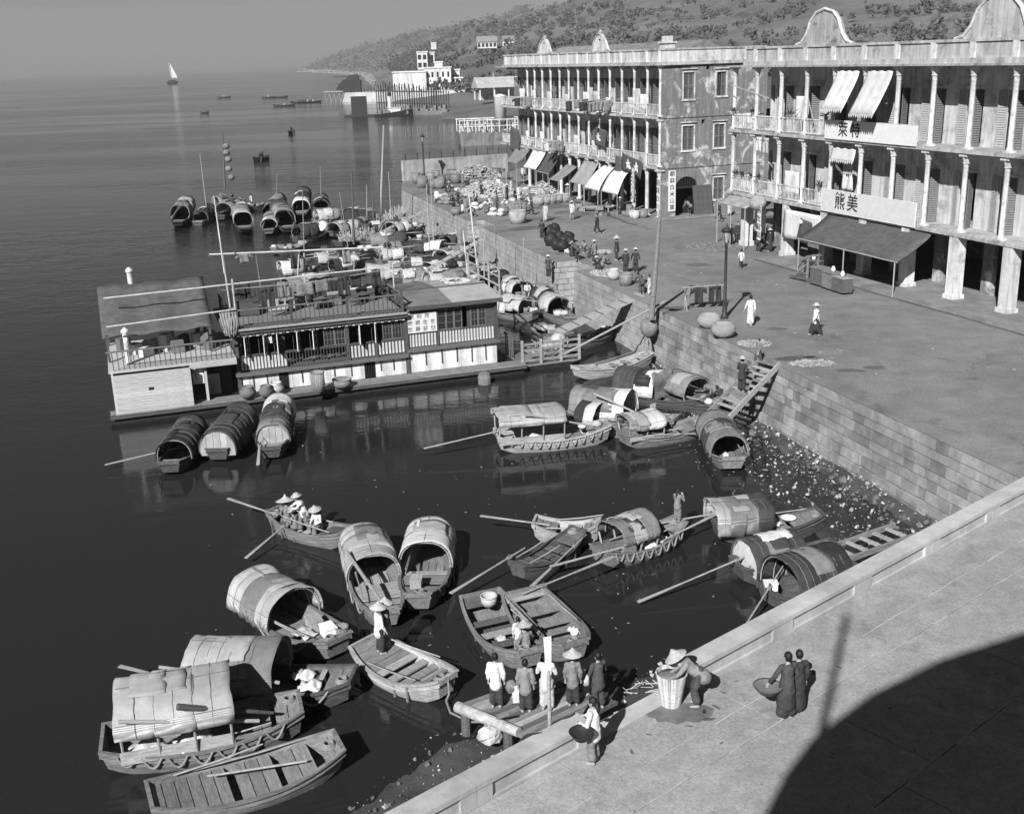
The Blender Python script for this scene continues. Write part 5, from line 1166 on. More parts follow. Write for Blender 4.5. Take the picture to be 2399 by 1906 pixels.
    if floor:
        k = 3 if simple else 4; lo, hi = -.62, .62
        for i in range(k):
            y0, y1 = -hb_ * .68 + i * hb_ * 1.36 / k + .012, -hb_ * .68 + (i + 1) * hb_ * 1.36 / k - .012
            MB().box(lo * L_ / 2, hi * L_ / 2, y0, y1, .02, .05 + rnd.uniform(0, .01)).build('floor_board', WOOD(DK[deck]), t)
    for u in thwarts:
        x = u * L_ / 2; w_ = half(u) - .05; MB().box(x - .14, x + .14, -w_, w_, sheer(u) - .13, sheer(u) - .08).build('thwart', WOOD(DK[deck] if rnd.random() < .6 else 'pale'), t)
        if not simple:
            for s_ in (-1, 1): MB().bar((x + .3, s_ * (w_ - .02), .0), (x + .3, s_ * (half(u) - .05), sheer(u)), .05, .06).build('frame_rib', WOOD(DK[deck]), t)
    if canopy:
        u0, u1, h_, wr, panels = canopy[:5]; raise_ = canopy[5] if len(canopy) > 5 else 0; flat = canopy[6] if len(canopy) > 6 else .8; sag = canopy[7] if len(canopy) > 7 else .03
        x0, x1 = u0 * L_ / 2, u1 * L_ / 2; cw = hb_ * wr; zb = sheer(0) + .02 + raise_
        n2 = len(panels); bt.can = (x0, x1, h_, cw, zb)
        def cs(al, off=0.0):
            c_, s__ = math.cos(al), math.sin(al); return (math.copysign(abs(c_) ** flat, c_) * (cw + off), abs(s__) ** flat * (h_ + off))
        for i, pt in enumerate(panels):
            xa, xb = x0 + (x1 - x0) * i / n2 - .04, x0 + (x1 - x0) * (i + 1) / n2 + .04; off = .012 * (i % 2) + .006 * i; sd = rnd.random() * 50
            def P(u, v, xa=xa, xb=xb, off=off, sd=sd):
                al = math.pi * v; y, z = cs(al, off); x = xa + (xb - xa) * u
                wob = sag * mnoise.noise(Vector((x * 1.3 + sd, y * 1.8, sd))); end = max(0, abs(2 * (x - x0) / (x1 - x0) - 1) - .7) * .1
                fr = .05 * mnoise.noise(Vector((v * 9, sd, u * .5))); return Vector((x + .02 * math.sin(v * 13 + sd) + fr, y + wob * .5, zb + z + wob - sag * .8 * math.sin(math.pi * (x - x0) / (x1 - x0)) + end * h_ * .25))
            MB().sheet(P, 5 if not simple else 3, 16 if not simple else 10, .022).build('mat_panel', MT[pt], t, True)
        if not simple:
            for q in range(2):   # patches sewn over the mats
                va, vb_ = sorted((rnd.uniform(.08, .6), rnd.uniform(.4, .95))); ua, ub = rnd.uniform(0, .6), rnd.uniform(.25, .45); sd = rnd.random() * 40; pt = rnd.choice({'w': 'wwp', 'p': 'pmpp', 'm': 'mdpm', 'd': 'dkmd', 'k': 'kd'}[panels[0]])
                def P2(u, v, va=va, vb_=vb_, ua=ua, ub=ub, sd=sd):
                    vv = va + (vb_ - va) * v; y, z = cs(math.pi * vv, .045); x = x0 + (x1 - x0) * min(1, ua + ub * u) + .05 * mnoise.noise(Vector((v * 6, sd, 0))); wob = .03 * mnoise.noise(Vector((x * 2 + sd, y * 2, 1)))
                    return Vector((x, y, zb + z + wob - sag * .8 * math.sin(math.pi * (x - x0) / (x1 - x0))))
                MB().sheet(P2, 4, 8, .012).build('mat_patch', MT[pt], t, True)
        nh = 3 if simple else 5
        for i in range(nh):
            x = x0 + .03 + (x1 - x0 - .06) * i / (nh - 1); MB().tube([(x, cs(math.pi * j / 12, -.035)[0], zb + cs(math.pi * j / 12, -.035)[1] - (sag * .8 * math.sin(math.pi * i / (nh - 1)))) for j in range(13)], .02, 5).build('hoop', M_bamboo, t)
        if not simple:
            for v in (.12, .5, .88):
                y, z = cs(math.pi * v, .03); MB().tube([(x0, y, zb + z + .02), ((x0 + x1) / 2, y, zb + z - sag * .6), (x1, y, zb + z + .02)], .008, 4).build('lashing_cane', WOOD('dark'), t)
            for q in range(1, n2 * 2):
                xq = x0 + (x1 - x0) * q / (n2 * 2); MB().tube([(xq + .01 * math.sin(j * 2.3), cs(math.pi * j / 14, .035)[0], zb + cs(math.pi * j / 14, .035)[1] - sag * .8 * math.sin(math.pi * q / (n2 * 2)) + .01) for j in range(15)], .008, 4).build('seam_cane', WOOD('mid'), t)
        if posts or raise_ > .25:
            k = max(posts, 2)
            for i in range(k):
                x = x0 + .06 + (x1 - x0 - .12) * i / (k - 1); u = x / L_ * 2
                for s_ in (-1, 1): MB().tube([(x, s_ * (half(u) - .04), sheer(u)), (x, s_ * min(cw, half(u) + .1), zb + .05)], .035, 6).build('canopy_post', M_bamboo, t)
        if endboard is not None:
            x = x0 + .06 if endboard[0] < 0 else x1 - .06; n3 = 10; pts = [(cs(math.pi * j / n3, -.06)[0], zb - .1 + cs(math.pi * j / n3, -.06)[1]) for j in range(n3 + 1)]
            k = 5
            for i in range(k):   # upright boards filling the end
                ya, yb = -cw * .95 + i * cw * 1.9 / k + .008, -cw * .95 + (i + 1) * cw * 1.9 / k - .008; top = lambda y: zb - .08 + h_ * (max(0, 1 - (abs(y) / cw) ** (2 / flat))) ** (flat / 2)
                MB().hexa([(x - .02, ya, sheer(-.9) - .3), (x + .02, ya, sheer(-.9) - .3), (x + .02, yb, sheer(-.9) - .3), (x - .02, yb, sheer(-.9) - .3), (x - .02, ya, top(ya)), (x + .02, ya, top(ya)), (x + .02, yb, top(yb)), (x - .02, yb, top(yb))]).build('end_board', MT[endboard[1]] if endboard[1] in MT else M_rough, t)
        if rail_:
            for s_ in (-1, 1): MB().box(x0, x1, s_ * (half(0) - .07) - .015, s_ * (half(0) - .07) + .015, sheer(0), sheer(0) + rail_).build('side_boards', WOOD('pale'), t)
    for (u, s_, l_, hd, el) in oars:   # heading relative to boat, elevation of the loom
        p = Vector((u * L_ / 2, s_ * half(u), sheer(u) + .1)); d = Vector((math.cos(hd) * math.cos(el), math.sin(hd) * math.cos(el), math.sin(el))); q = p + d * l_; r0 = p - d * l_ * .35
        o = thing('oar', 'oar', 'oar') if False else None
        mb = MB().tube([r0, p, q], [.022, .03, .026], 7); bl = q + d * .0; sd = d.cross(Vector((0, 0, 1))).normalized()
        mb.hexa([q - d * 1.2 + x_ for x_ in (sd * -.03 + Vector((0, 0, -.015)), sd * .03 + Vector((0, 0, -.015)), sd * .03 + Vector((0, 0, .015)), sd * -.03 + Vector((0, 0, .015)))] + [q + d * .5 + x_ for x_ in (sd * -.07 + Vector((0, 0, -.012)), sd * .07 + Vector((0, 0, -.012)), sd * .07 + Vector((0, 0, .012)), sd * -.07 + Vector((0, 0, .012)))])
        mb.build('oar', M_bamboo, t)
        MB().tube([p + Vector((0, 0, -.25)), p + Vector((0, 0, .12))], .03, 6).build('thole_pin', WOOD('dark'), t)
        mb = MB(); 
        for w_ in (-.08, 0, .08): mb.tube([p + d * w_ + (sd * math.cos(a * .785) + Vector((0, 0, 1)) * math.sin(a * .785)) * .055 for a in range(9)], .016, 5, False)
        mb.build('oar_lashing', M_rope, t)
    if fend:
        for s_ in fside:
            for i in range(fend):
                u0 = -.85 + 1.7 * i / fend; u1 = u0 + 1.35 / fend; pts = []
                for j in range(7): u = u0 + (u1 - u0) * j / 6; dz = math.sin(math.pi * j / 6); pts.append((u * L_ / 2, s_ * (half(u) + .05), sheer(u) + .02 - dz * .3))
                MB().tube(pts, .03, 6).build('rope_fender', M_rope, t)
    if not simple:
        for q in range(2):
            s_ = rnd.choice((-1, 1)); u0 = rnd.uniform(-.9, -.3); p0 = Vector((u0 * L_ / 2, s_ * (half(u0) - .12), sheer(u0) + .08)); p1 = Vector(((u0 + rnd.uniform(.9, 1.4)) * L_ / 2, s_ * (half(.5) - .15), sheer(.6) + rnd.uniform(.08, .3)))
            o = MB().tube([bt.c + Matrix.Rotation(yaw, 3, 'Z') @ x_ for x_ in (p0, (p0 + p1) / 2 + Vector((0, 0, -.03)), p1)], [.022, .026, .018], 6).build('boat_pole', M_bamboo); tag(o, ('bamboo boat pole along one side ', 'another bamboo boat pole ')[q] + bt.ph, 'pole', 'boat poles lying in the sampans')
        o = MB()
        for w_ in range(4): o.tube([(.17 * math.cos(a * .524) * (1 - .1 * w_), .17 * math.sin(a * .524) * (1 - .1 * w_), .02 + .03 * w_) for a in range(13)], .02, 5, False)
        o = o.build('rope_coil', M_rope, loc=bt.c + Matrix.Rotation(yaw, 3, 'Z') @ Vector((.88 * L_ / 2, rnd.uniform(-.2, .2) * beam, sheer(.88) - .05))); tag(o, 'coil of rope ' + bt.ph, 'rope')
    BOATS.append(bt); return bt
def on(bt, u, yf, z=0.0): return bt.c + Matrix.Rotation(bt.yaw, 3, 'Z') @ Vector((u * bt.L / 2, yf * bt.beam / 2, z))
def cargo(bt, kind, u, yf, s_, m_, desc, z=None, rot=None):
    z = bt.sheer(u) - .05 if z is None else z; p = on(bt, u, yf, z); rz = bt.yaw + (rot if rot is not None else rnd.uniform(-.5, .5)); lab = (desc + ' ' + bt.ph)
    if kind == 'box':
        t = thing('crate', lab, 'crate', p, rz); MB().box(-s_ / 2, s_ / 2, -s_ * .35, s_ * .35, 0, s_ * .6).build('body', m_, t); MB().box(-s_ / 2 - .02, s_ / 2 + .02, -s_ * .35 - .02, s_ * .35 + .02, s_ * .6, s_ * .6 + .03).build('lid', m_, t); return t
    if kind == 'cloth':
        mb = MB(); mb.sheet(lambda u_, v: Vector(((u_ - .5) * s_, (v - .5) * s_ * .7, .12 + .14 * mnoise.noise(Vector((u_ * 4, v * 4, s_ * 9))) + .1 * math.sin(u_ * 3.1) * math.sin(v * 3.1))), 10, 8, .03); o = mb.build('bundled_cloth', m_, None, True, loc=p, rotz=rz); return tag(o, lab, 'cloth')
    if kind == 'basin':
        o = MB().lathe([(s_ * .3, 0), (s_ * .5, .12), (s_ * .52, .13), (s_ * .46, .12), (s_ * .28, .02)], 14).build('basin', m_, None, True, loc=p); return tag(o, lab, 'basin')
    if kind == 'basket': return basket(0, 0, 0, s_ / 2, s_ * .6, lab, m_, loc=p)
    if kind == 'sack':
        o = MB().ball((0, 0, s_ * .3), (s_ * .5, s_ * .4, s_ * .32), 10, 7, .1).build('sack', m_, None, True, loc=p, rotz=rz); return tag(o, lab, 'sack')
    if kind == 'stool':
        t = thing('stool', lab, 'stool', p, rz); MB().box(-s_ / 2, s_ / 2, -s_ * .4, s_ * .4, s_ * .75, s_ * .8).build('seat', m_, t); MB().box(-s_ / 2, -s_ / 2 + .04, -s_ * .4, s_ * .4, s_ * .8, s_ * 1.7).build('backrest', m_, t)
        for a in (-1, 1):
            for b_ in (-1, 1): MB().box(a * s_ * .44 - .02, a * s_ * .44 + .02, b_ * s_ * .34 - .02, b_ * s_ * .34 + .02, 0, s_ * .75).build('leg', m_, t)
        return t
M_enam = mat('enamel_white', .75, 'noise', .05, 4, rough=.3, bump=0)
PI = math.pi
# ---- foreground
f1 = sampan('sampan with pale arched mat canopy and open plank foredeck, left of the white-topped one', (852, 1272), (906, 1448), 1.62, 'm', 'p', canopy=(-.98, -.02, .85, 1.08, 'ppp'), decks=((-1, -.7), (.05, .5), (.55, .72), (.78, 1)), fend=5, fside=(-1, 1), ph='on the pale-canopied sampan', posts=2)
MB().tube([(-.1 * f1.L, -f1.beam * .5, 1.35), (f1.L * .46, -.1, .95)], .06, 8).build('sculling_oar', M_bamboo, f1.t)
f2 = sampan('sampan with bright white arched canopy and dark foredeck', (1010, 1262), (980, 1408), 1.6, 'm', 'm', canopy=(-.95, -.05, .95, 1.1, 'ww'), decks=((-1, -.8), (-.05, .42), (.5, 1)), fend=5, fside=(1,), ph='on the white-topped sampan', posts=3)
cargo(f2, 'box', .55, -.2, .5, WOOD('pale'), 'pale hatch box', rot=0)
f3 = sampan('sampan with patched round canopy, its dark mouth facing the cluttered bow', (592, 1392), (796, 1512), 1.7, 'm', 'm', canopy=(-.95, .02, 1.05, 1.12, 'pmp', 0, .85, .1), decks=((.0, .3), (.55, .95)), ph='on the patched round-canopied sampan', fend=3, fside=(-1,))
for q in (('box', .35, .2, .55, WOOD('pale'), 'pale slatted tray'), ('box', .72, .1, .5, M_enam, 'white box'), ('cloth', .45, -.35, .7, M_cl, 'crumpled pale cloth'), ('sack', .6, .5, .4, M_cl, 'small pale bundle'), ('basket', .85, .4, .4, M_basket, 'small basket')): cargo(f3, *q)
f4 = sampan('sampan with long half pale half grey canopy and dark hold', (452, 1588), (830, 1598), 1.75, 'd', 'm', canopy=(-.95, .12, 1.1, 1.1, 'ppmm', .1, .8, .05), decks=((.45, .62), (.68, 1)), ph='on the half grey canopied sampan', oars=((-.2, -1, 3.6, PI - .25, .05),), fend=4, posts=3)
cargo(f4, 'cloth', .5, -.4, .6, M_cw, 'white cloth heap'); cargo(f4, 'cloth', .35, .3, .6, M_cl, 'pale cloth in the hold')
MB().tube([(-1.15 * f4.L / 2, -1.2, 1.55), (.1 * f4.L, -.75, .9)], .05, 8).build('stowed_oar', M_bamboo, f4.t)
f5 = sampan('large sampan with pale raised canopy on posts, cut by the left edge', (240, 1752), (708, 1668), 2.0, 'm', 'm', fb=.5, canopy=(-.8, .3, .75, 1.12, 'ppp', .75, .7, .03), decks=((.48, .68), (.73, 1)), ph='on the post-canopied sampan at the left edge', fend=7, fside=(-1,), posts=4, rail_=.35)
cargo(f5, 'cloth', -.1, -.5, .9, M_cw, 'white bundle'); cargo(f5, 'cloth', -.55, -.5, .8, M_cl, 'pale bundle at the stern')
MB().tube([(-.75 * f5.L / 2, -1.25, 1.9), (.55 * f5.L / 2, -.75, .95)], .05, 8).build('stowed_oar', M_bamboo, f5.t); MB().tube([(-.2 * f5.L / 2, -1.2, 2.0), (.7 * f5.L / 2, -.5, .95)], [.09, .04], 8).build('stowed_oar', WOOD('dark'), f5.t)
f6 = sampan('open flat sampan with mixed deck boards at the bottom left edge', (350, 1878), (797, 1752), 1.75, 'm', 'm', decks=((-1, -.2), (-.12, .3), (.36, .7), (.85, 1)), ph='on the open flat sampan', fb=.4, name='sampan')
MB().tube([(-.2 * f6.L, .2, .62), (.3 * f6.L, -.3, .62)], .03, 6).build('boat_pole', M_bamboo, f6.t)
f7 = sampan('pale open skiff moored by a rope to the log landing', (852, 1512), (1050, 1604), 1.65, 'p', 'm', decks=((-1, -.12), (.5, .72), (.78, 1)), thwarts=(.05, .32), ph='in the pale open skiff', name='skiff', ends=(.42, .62))
f8 = sampan('open rowing boat with thwarts, left of the pair by the landing', (1124, 1400), (1246, 1540), 1.75, 'm', 'd', decks=((-1, -.75), (.72, 1)), thwarts=(-.35, .0, .35), ph='in the left rowing boat of the pair', name='rowing_boat', ends=(.4, .72))
f9 = sampan('open rowing boat with stern frame, right of the pair by the landing', (1222, 1394), (1350, 1522), 1.85, 'm', 'm', decks=((-1, -.82), (.55, 1)), thwarts=(-.45, -.08, .2), ph='in the right rowing boat of the pair', name='rowing_boat', ends=(.42, .7), oars=((-.92, 1, 2.4, PI * .5 + .2, .05),))
cargo(f8, 'cloth', .1, -.2, .45, M_cl, 'small pale cloth', z=.1); cargo(f8, 'basket', -.72, .1, .5, M_straw, 'straw hat shaped basket lid'); cargo(f9, 'cloth', .35, .6, .4, M_cw, 'small white cloth', z=.25)
f10 = sampan('slim rowing boat carrying four hatted people', (815, 1253), (640, 1206), 1.35, 'm', 'd', decks=((-1, -.35), (.8, 1)), thwarts=(-.05, .3, .6), ph='in the boat of hatted people', name='rowing_boat', oars=((.35, 1, 1.8, PI * .55, -.12), (.92, 1, 1.4, .1, .12)))
f11 = sampan('low open boat with pale side boards behind the patched canopy', (1252, 1228), (1405, 1236), 1.25, 'p', 'm', decks=((-1, -.3), (.5, 1)), thwarts=(.1, .3), ph='in the low boat behind the patched canopy', name='skiff', oars=((-.9, -1, 1.6, PI - .15, .02),))
f12 = sampan('sampan with short patched grey canopy and many rope fenders', (1402, 1298), (1594, 1231), 1.4, 'm', 'm', canopy=(-.72, .1, .62, 1.12, 'mpm', .45, .75, .1), decks=((-1, -.6), (.2, .42), (.7, 1)), posts=3, fend=8, fside=(-1,), ph='in the short patched-canopy sampan', oars=((-.95, -1, 1.6, PI - .35, -.12), (.5, -1, 1.7, .05, .08)))
cargo(f12, 'cloth', .0, -.7, .6, M_cw, 'white cloth roll'); cargo(f12, 'cloth', .3, -.6, .55, M_cw, 'white cloth drying'); basket(0, 0, 0, .24, .3, 'round wicker basket in the bow of the short patched-canopy sampan', loc=on(f12, .45, .5, .3))
f13 = sampan('small dark open boat with two oars below the patched canopy sampan', (1210, 1332), (1357, 1253), 1.15, 'd', 'd', decks=((-1, -.3), (.55, 1)), thwarts=(0, .3), ph='in the small dark open boat', name='skiff', oars=((-.95, 1, 2.2, PI - .05, -.1), (.45, -1, 2.4, PI + .15, -.1)))
f14 = sampan('boat housed in by upright mat walls, white basin on its foredeck', (1672, 1233), (1922, 1212), 1.4, 'd', 'm', canopy=(-1.05, -.05, .9, 1.2, 'pmmd', .05, .45, .05), decks=((-.02, .35), (.42, 1)), ph='on the mat-walled boat', oars=((-.98, 1, 1.9, PI + .1, -.05),))
cargo(f14, 'basin', .42, .2, .55, M_enam, 'white enamel basin'); cargo(f14, 'cloth', .06, .1, .6, M_cw, 'white washing heap'); cargo(f14, 'cloth', .1, -.3, .5, M_cw, 'second white washing heap')
f15 = sampan('sampan with dark arched canopy topped by white washing', (1725, 1330), (1958, 1288), 1.5, 'd', 'd', canopy=(-.85, .15, .95, 1.12, 'dmd', 0, .8, .06), decks=((.25, 1),), ph='on the washing-topped sampan', oars=((-.98, 0, 3.3, PI + .12, -.16),), endboard=(-1, 'p'))
o = MB().sheet(lambda u, v: Vector(((u - .5) * 1.1, (v - .5) * .75, .06 + .06 * mnoise.noise(Vector((u * 5, v * 5, 2))) - .55 * (v - .5) ** 2)), 12, 10, .03).build('bundled_cloth', M_cw, None, True, loc=on(f15, -.25, .15, 1.42), rotz=f15.yaw); tag(o, 'white washing spread on top of the dark arched canopy', 'cloth')
f16 = sampan('big sampan with tall dark round canopy close to the parapet', (1800, 1395), (2010, 1340), 1.85, 'd', 'd', canopy=(-.75, .42, 1.2, 1.15, 'dkdk', 0, .85, .04), decks=((-1, -.8), (.5, 1)), ph='on the big dark-canopied sampan', oars=((-.98, 0, 4.2, PI + .6, -.14),), fend=3, fside=(-1,))
cargo(f16, 'sack', .7, 0, .6, M_straw, 'straw bundle'); cargo(f16, 'box', -.88, .2, .4, M_enam, 'white board')
# stranded plank raft at the right
f17 = thing('plank_raft', 'weathered plank ladder lying on the mud at the right', 'raft', W(2010, 1285, -2.55), .55)
for s_ in (-1, 1): MB().box(-1.6, 2.4, s_ * .5 - .06, s_ * .5 + .06, 0, .16).build('side_rail', WOOD('mid'), f17)
for k in range(6): MB().box(-1.4 + k * .65, -1.25 + k * .65, -.44, .44, .05, .12).build('rung', WOOD('pale'), f17)
# ---- middle water
m1 = sampan('closed sampan with dark barrel canopy and pale end board below the floating house', (508, 1062), (574, 982), 1.5, 'd', 'm', canopy=(-.95, .75, 1.05, 1.1, 'dddd', 0, .85, .02), decks=((.75, 1),), endboard=(-1, 'p'), ph='on the dark barrel-canopied sampan')
m2 = sampan('closed sampan with patched canopy and planked stern below the floating house', (634, 1058), (656, 958), 1.4, 'd', 'p', canopy=(-.55, .95, .85, 1.08, 'mdmw', 0, .85, .05), decks=((-1, -.55),), endboard=(-1, 'p'), ph='on the patched closed sampan', oars=((-.95, 1, .9, PI, -.3),))
m3 = sampan('dark patched canopy sampan cut by the left edge below the floating house', (396, 1092), (455, 1006), 1.4, 'd', 'p', canopy=(-.6, .8, .9, 1.1, 'kdd', 0, .85, .06), decks=((-1, -.6),), ph='on the dark patched sampan at the left edge', oars=((-.2, 1, 2.0, PI * .6, -.1),)); cargo(m3, 'cloth', .9, 0, .7, M_cl, 'pale rags')
m4 = sampan('large pale sampan with flat post-borne mat roof and rows of rope fenders', (1163, 1030), (1425, 1006), 1.8, 'p', 'm', fb=.5, canopy=(-1.0, .15, .42, 1.15, 'ppp', .85, .6, .02), decks=((.2, .5), (.62, 1)), posts=4, fend=11, fside=(-1,), rail_=.3, ph='on the flat-roofed pale sampan', oars=((-1, 0, 2.8, PI + .12, -.1),)); cargo(m4, 'cloth', -.35, -.5, .8, M_cw, 'white cloth bundle'); cargo(m4, 'basin', .55, .3, .35, M_enam, 'small white bowl'); cargo(m4, 'sack', .8, 0, .5, M_straw, 'coil of straw rope')
MB().tube([(-.6 * m4.L / 2, -1.15, 1.95), (.65 * m4.L / 2, -.6, .95)], .045, 7).build('stowed_oar', M_bamboo, m4.t)
m4b = sampan('small sampan with short white hood right behind the flat-roofed one', (1330, 972), (1480, 1000), 1.4, 'm', 'm', canopy=(-.5, .05, .8, 1.05, 'kw', .1, .85, .05), decks=((.2, 1),), ph='on the white-hooded sampan', simple=True)
m5 = sampan('sampan with large half grey half white arched canopy behind the flat-roofed one', (1352, 962), (1585, 990), 1.8, 'm', 'm', canopy=(-1, .08, 1.15, 1.1, 'mmww', .15, .85, .04), decks=((.15, .5), (.6, 1)), ph='on the half white canopied sampan', posts=2); cargo(m5, 'stool', .55, .3, .4, M_straw, 'wicker stool'); cargo(m5, 'basket', .2, -.5, .45, M_basket, 'basket')
MB().tube([(-.45 * m5.L / 2, -1.2, 1.85), (.35 * m5.L / 2, -.8, 1.0)], .05, 7).build('stowed_oar', M_bamboo, m5.t)
m6 = sampan('sampan with small white and grey hood on posts, nearest the plank stairs', (1455, 1022), (1645, 992), 1.5, 'm', 'm', canopy=(-.95, -.12, .5, 1.05, 'mw', .5, .7, .06), decks=((-.05, .3), (.4, 1)), posts=3, ph='on the small-hooded sampan', rail_=.2, oars=((.0, -1, 2.4, .0, -.12),))
m7 = sampan('sampan with dark and white striped canopy hung with a dark cloth', (1450, 908), (1660, 940), 1.7, 'd', 'm', canopy=(-.95, -.05, 1.1, 1.1, 'ddww', .1, .85, .05), decks=((.1, 1),), ph='on the dark and white canopied sampan'); o = MB().sheet(lambda u, v: Vector((.1 * math.sin(v * 6), (u - .5) * 1.3, -1.4 * v + .05 * math.sin(u * 14))), 10, 8, .02).build('hanging_cloth', M_cm, None, True, loc=on(m7, .02, -.3, 1.75), rotz=m7.yaw - .4); tag(o, 'large grey cloth hanging from the striped canopy', 'cloth')
m8 = sampan('sampan with plain grey hood under the quay wall', (1545, 902), (1700, 960), 1.6, 'd', 'm', canopy=(-.55, .2, .85, 1.05, 'mm', .3, .85, .03), decks=((.3, 1), (-1, -.6)), ph='on the grey-hooded sampan', posts=2); cargo(m8, 'sack', .5, 0, .5, M_cl, 'pale bundle'); cargo(m8, 'cloth', .6, .4, .8, M_cm, 'grey sheet')
m9 = sampan('single sampan with dark grey round canopy beside the foot of the plank stairs', (1718, 1082), (1672, 1004), 1.55, 'm', 'm', canopy=(-.62, .95, .95, 1.06, 'mdm', 0, .85, .05), decks=((-1, -.62),), ph='on the single grey-canopied sampan'); cargo(m9, 'cloth', -.82, .3, .35, M_cw, 'small white cloth')
m10 = sampan('long empty skiff with pale ribs under the gangplank', (1348, 869), (1522, 834), 1.35, 'p', 'm', decks=((-1, -.7), (.7, 1)), thwarts=(-.4, .1, .4), ph='in the long empty skiff', name='skiff')
# ---- behind the floating house and by the quay
K = [('sampan with pale hood, its dark mouth facing the quay stairs', (1185, 668), (1250, 705), 1.7, 'wp', (-.8, .3, 1.0)), ('boat under a collapsed pale tarpaulin beside the floating house roof', (1165, 722), (1255, 735), 1.6, 'pp', (-.9, .5, .7)), ('sampan with half dark half pale hood beside the gangplank', (1258, 700), (1335, 748), 1.7, 'dp', (-.7, .4, 1.05)),
 ('sampan with dark and white canopy between the floating house and the market quay', (955, 590), (1060, 592), 1.8, 'dw', (-.7, .6, 1.0)), ('sampan with smooth pale canopy below the quay wall', (1010, 618), (1110, 590), 1.7, 'pp', (-.6, .5, .9)), ('sampan with dark low canopy behind the pale smooth one', (955, 618), (1040, 600), 1.6, 'dd', (-.6, .5, .8)), ('sampan with patched pale canopy behind the white poles', (880, 612), (960, 605), 1.6, 'pw', (-.6, .6, .9)),
 ('sampan with grey hood right behind the roof deck', (925, 660), (1015, 652), 1.7, 'mm', (-.7, .5, 1.0)), ('sampan with grey flat mat cover behind the dark roof', (1035, 655), (1115, 632), 1.6, 'mm', (-.7, .6, .6)), ('boat under a pale peaked tarpaulin behind the roof deck', (855, 655), (950, 648), 1.6, 'pp', (-.8, .8, .9)), ('boat with pale slanted mats and boxes, left of the tallest mast', (738, 610), (845, 600), 1.7, 'pm', (-.9, .0, .9)),
 ('sampan with white and grey canopy seen over the top pole', (652, 640), (740, 630), 1.7, 'wm', (-.8, .4, 1.1)), ('sampan covered with flat grey mats behind the laundry', (660, 668), (750, 655), 1.6, 'mm', (-.9, .6, .6)), ('sampan with pale ribbed hood at the head of the crowded row', (735, 520), (815, 512), 1.8, 'pm', (-.8, .4, 1.2)), ('sampan with pale hood and hanging nets', (715, 548), (800, 535), 1.7, 'pw', (-.9, .2, 1.1)), ('sampan with dark hood beside the middle mast', (826, 535), (880, 520), 1.6, 'kd', (-.7, .4, 1.1)), ('small dark hooded sampan behind the left mast', (800, 512), (850, 505), 1.6, 'kk', (-.6, .5, 1.0)), ('open cargo boat with baskets beside the market wall', (880, 530), (990, 480), 2.0, '', None), ('open cargo boat heaped with brushwood below the wall', (1000, 560), (1090, 520), 2.0, '', None), ('open cargo boat with pale sacks between masts and market wall', (790, 570), (900, 545), 1.9, '', None),
 ('far left sampan with net-draped hood, outermost of the anchored cluster', (415, 528), (440, 480), 1.9, 'mp', (-.5, .8, 1.2)), ('low dark hooded sampan next to the outermost one', (462, 520), (500, 490), 1.7, 'kk', (-.6, .4, 1.0)), ('masted sampan hung with lanterns at the back of the anchored cluster', (500, 478), (570, 470), 2.0, 'mm', (-.9, -.1, 1.0)), ('open dark sampan beside the lantern mast', (545, 485), (620, 480), 2.0, '', None), ('sampan with grey hood in front of the lantern mast', (515, 508), (560, 490), 1.8, 'mm', (-.6, .6, 1.1)), ('sampan with pale striped canopy and raised stern rail', (575, 545), (560, 485), 1.9, 'pmp', (-.6, .9, 1.2)), ('small sampan with white front hood in the anchored cluster', (630, 545), (640, 505), 1.6, 'wm', (-.6, .6, .9)), ('sampan with dark wide hood behind the white front hood', (625, 505), (660, 468), 1.9, 'dm', (-.7, .6, 1.3)), ('sampan with grey hood and black mouth, largest of the cluster front', (675, 540), (652, 490), 2.0, 'mmd', (-.6, .8, 1.3)), ('sampan with bare hooped frame and white patch', (705, 505), (712, 450), 2.0, 'wkd', (-.7, .7, 1.4)), ('small hooped dark sampan at the right of the anchored cluster', (752, 495), (752, 462), 1.7, 'kd', (-.6, .6, 1.2))]

K += [('sampan with torn dark hood just left of the crowded row', (690, 560), (760, 548), 1.7, 'dk', (-.8, .3, 1.0)), ('sampan with grey ribbed hood between crowded row and tallest mast', (770, 548), (850, 530), 1.8, 'mp', (-.7, .4, 1.1)), ('sampan with black hood at the foot of the tallest mast', (850, 555), (925, 535), 1.7, 'kk', (-.7, .3, 1.0)), ('sampan with pale patched hood nearest the market corner', (905, 555), (985, 530), 1.8, 'pw', (-.8, .2, 1.0)), ('open boat full of tubs in the middle of the crowded water', (820, 590), (930, 572), 1.9, '', None), ('low dark sampan wedged under the long narrow plank', (1030, 575), (1120, 555), 1.7, 'dd', (-.7, .3, .9)), ('sampan with mid grey hood wedged against the quay wall', (1085, 600), (1150, 575), 1.7, 'mm', (-.7, .4, 1.0)), ('open boat of brushwood against the quay wall steps', (1110, 640), (1180, 610), 1.8, '', None), ('sampan with dark mats right behind the deck laundry', (770, 640), (860, 628), 1.7, 'kd', (-.9, .4, .9)), ('sampan with pale and black hood behind the middle of the deck', (985, 640), (1070, 622), 1.6, 'pk', (-.7, .4, .9)), ('small open boat tied astern of the crowded row', (640, 585), (715, 572), 1.5, '', None), ('sampan with black hood in the shadow under the quay wall', (1130, 690), (1190, 655), 1.6, 'kk', (-.7, .5, .9)), ('open boat of pale sacks below the gangplank end', (1255, 765), (1330, 790), 1.6, '', None), ('small dark boat tied under the broad gangway', (1345, 800), (1430, 775), 1.4, '', None)]
NTH = ('first', 'second', 'third', 'fourth', 'fifth', 'sixth', 'seventh', 'eighth', 'ninth')
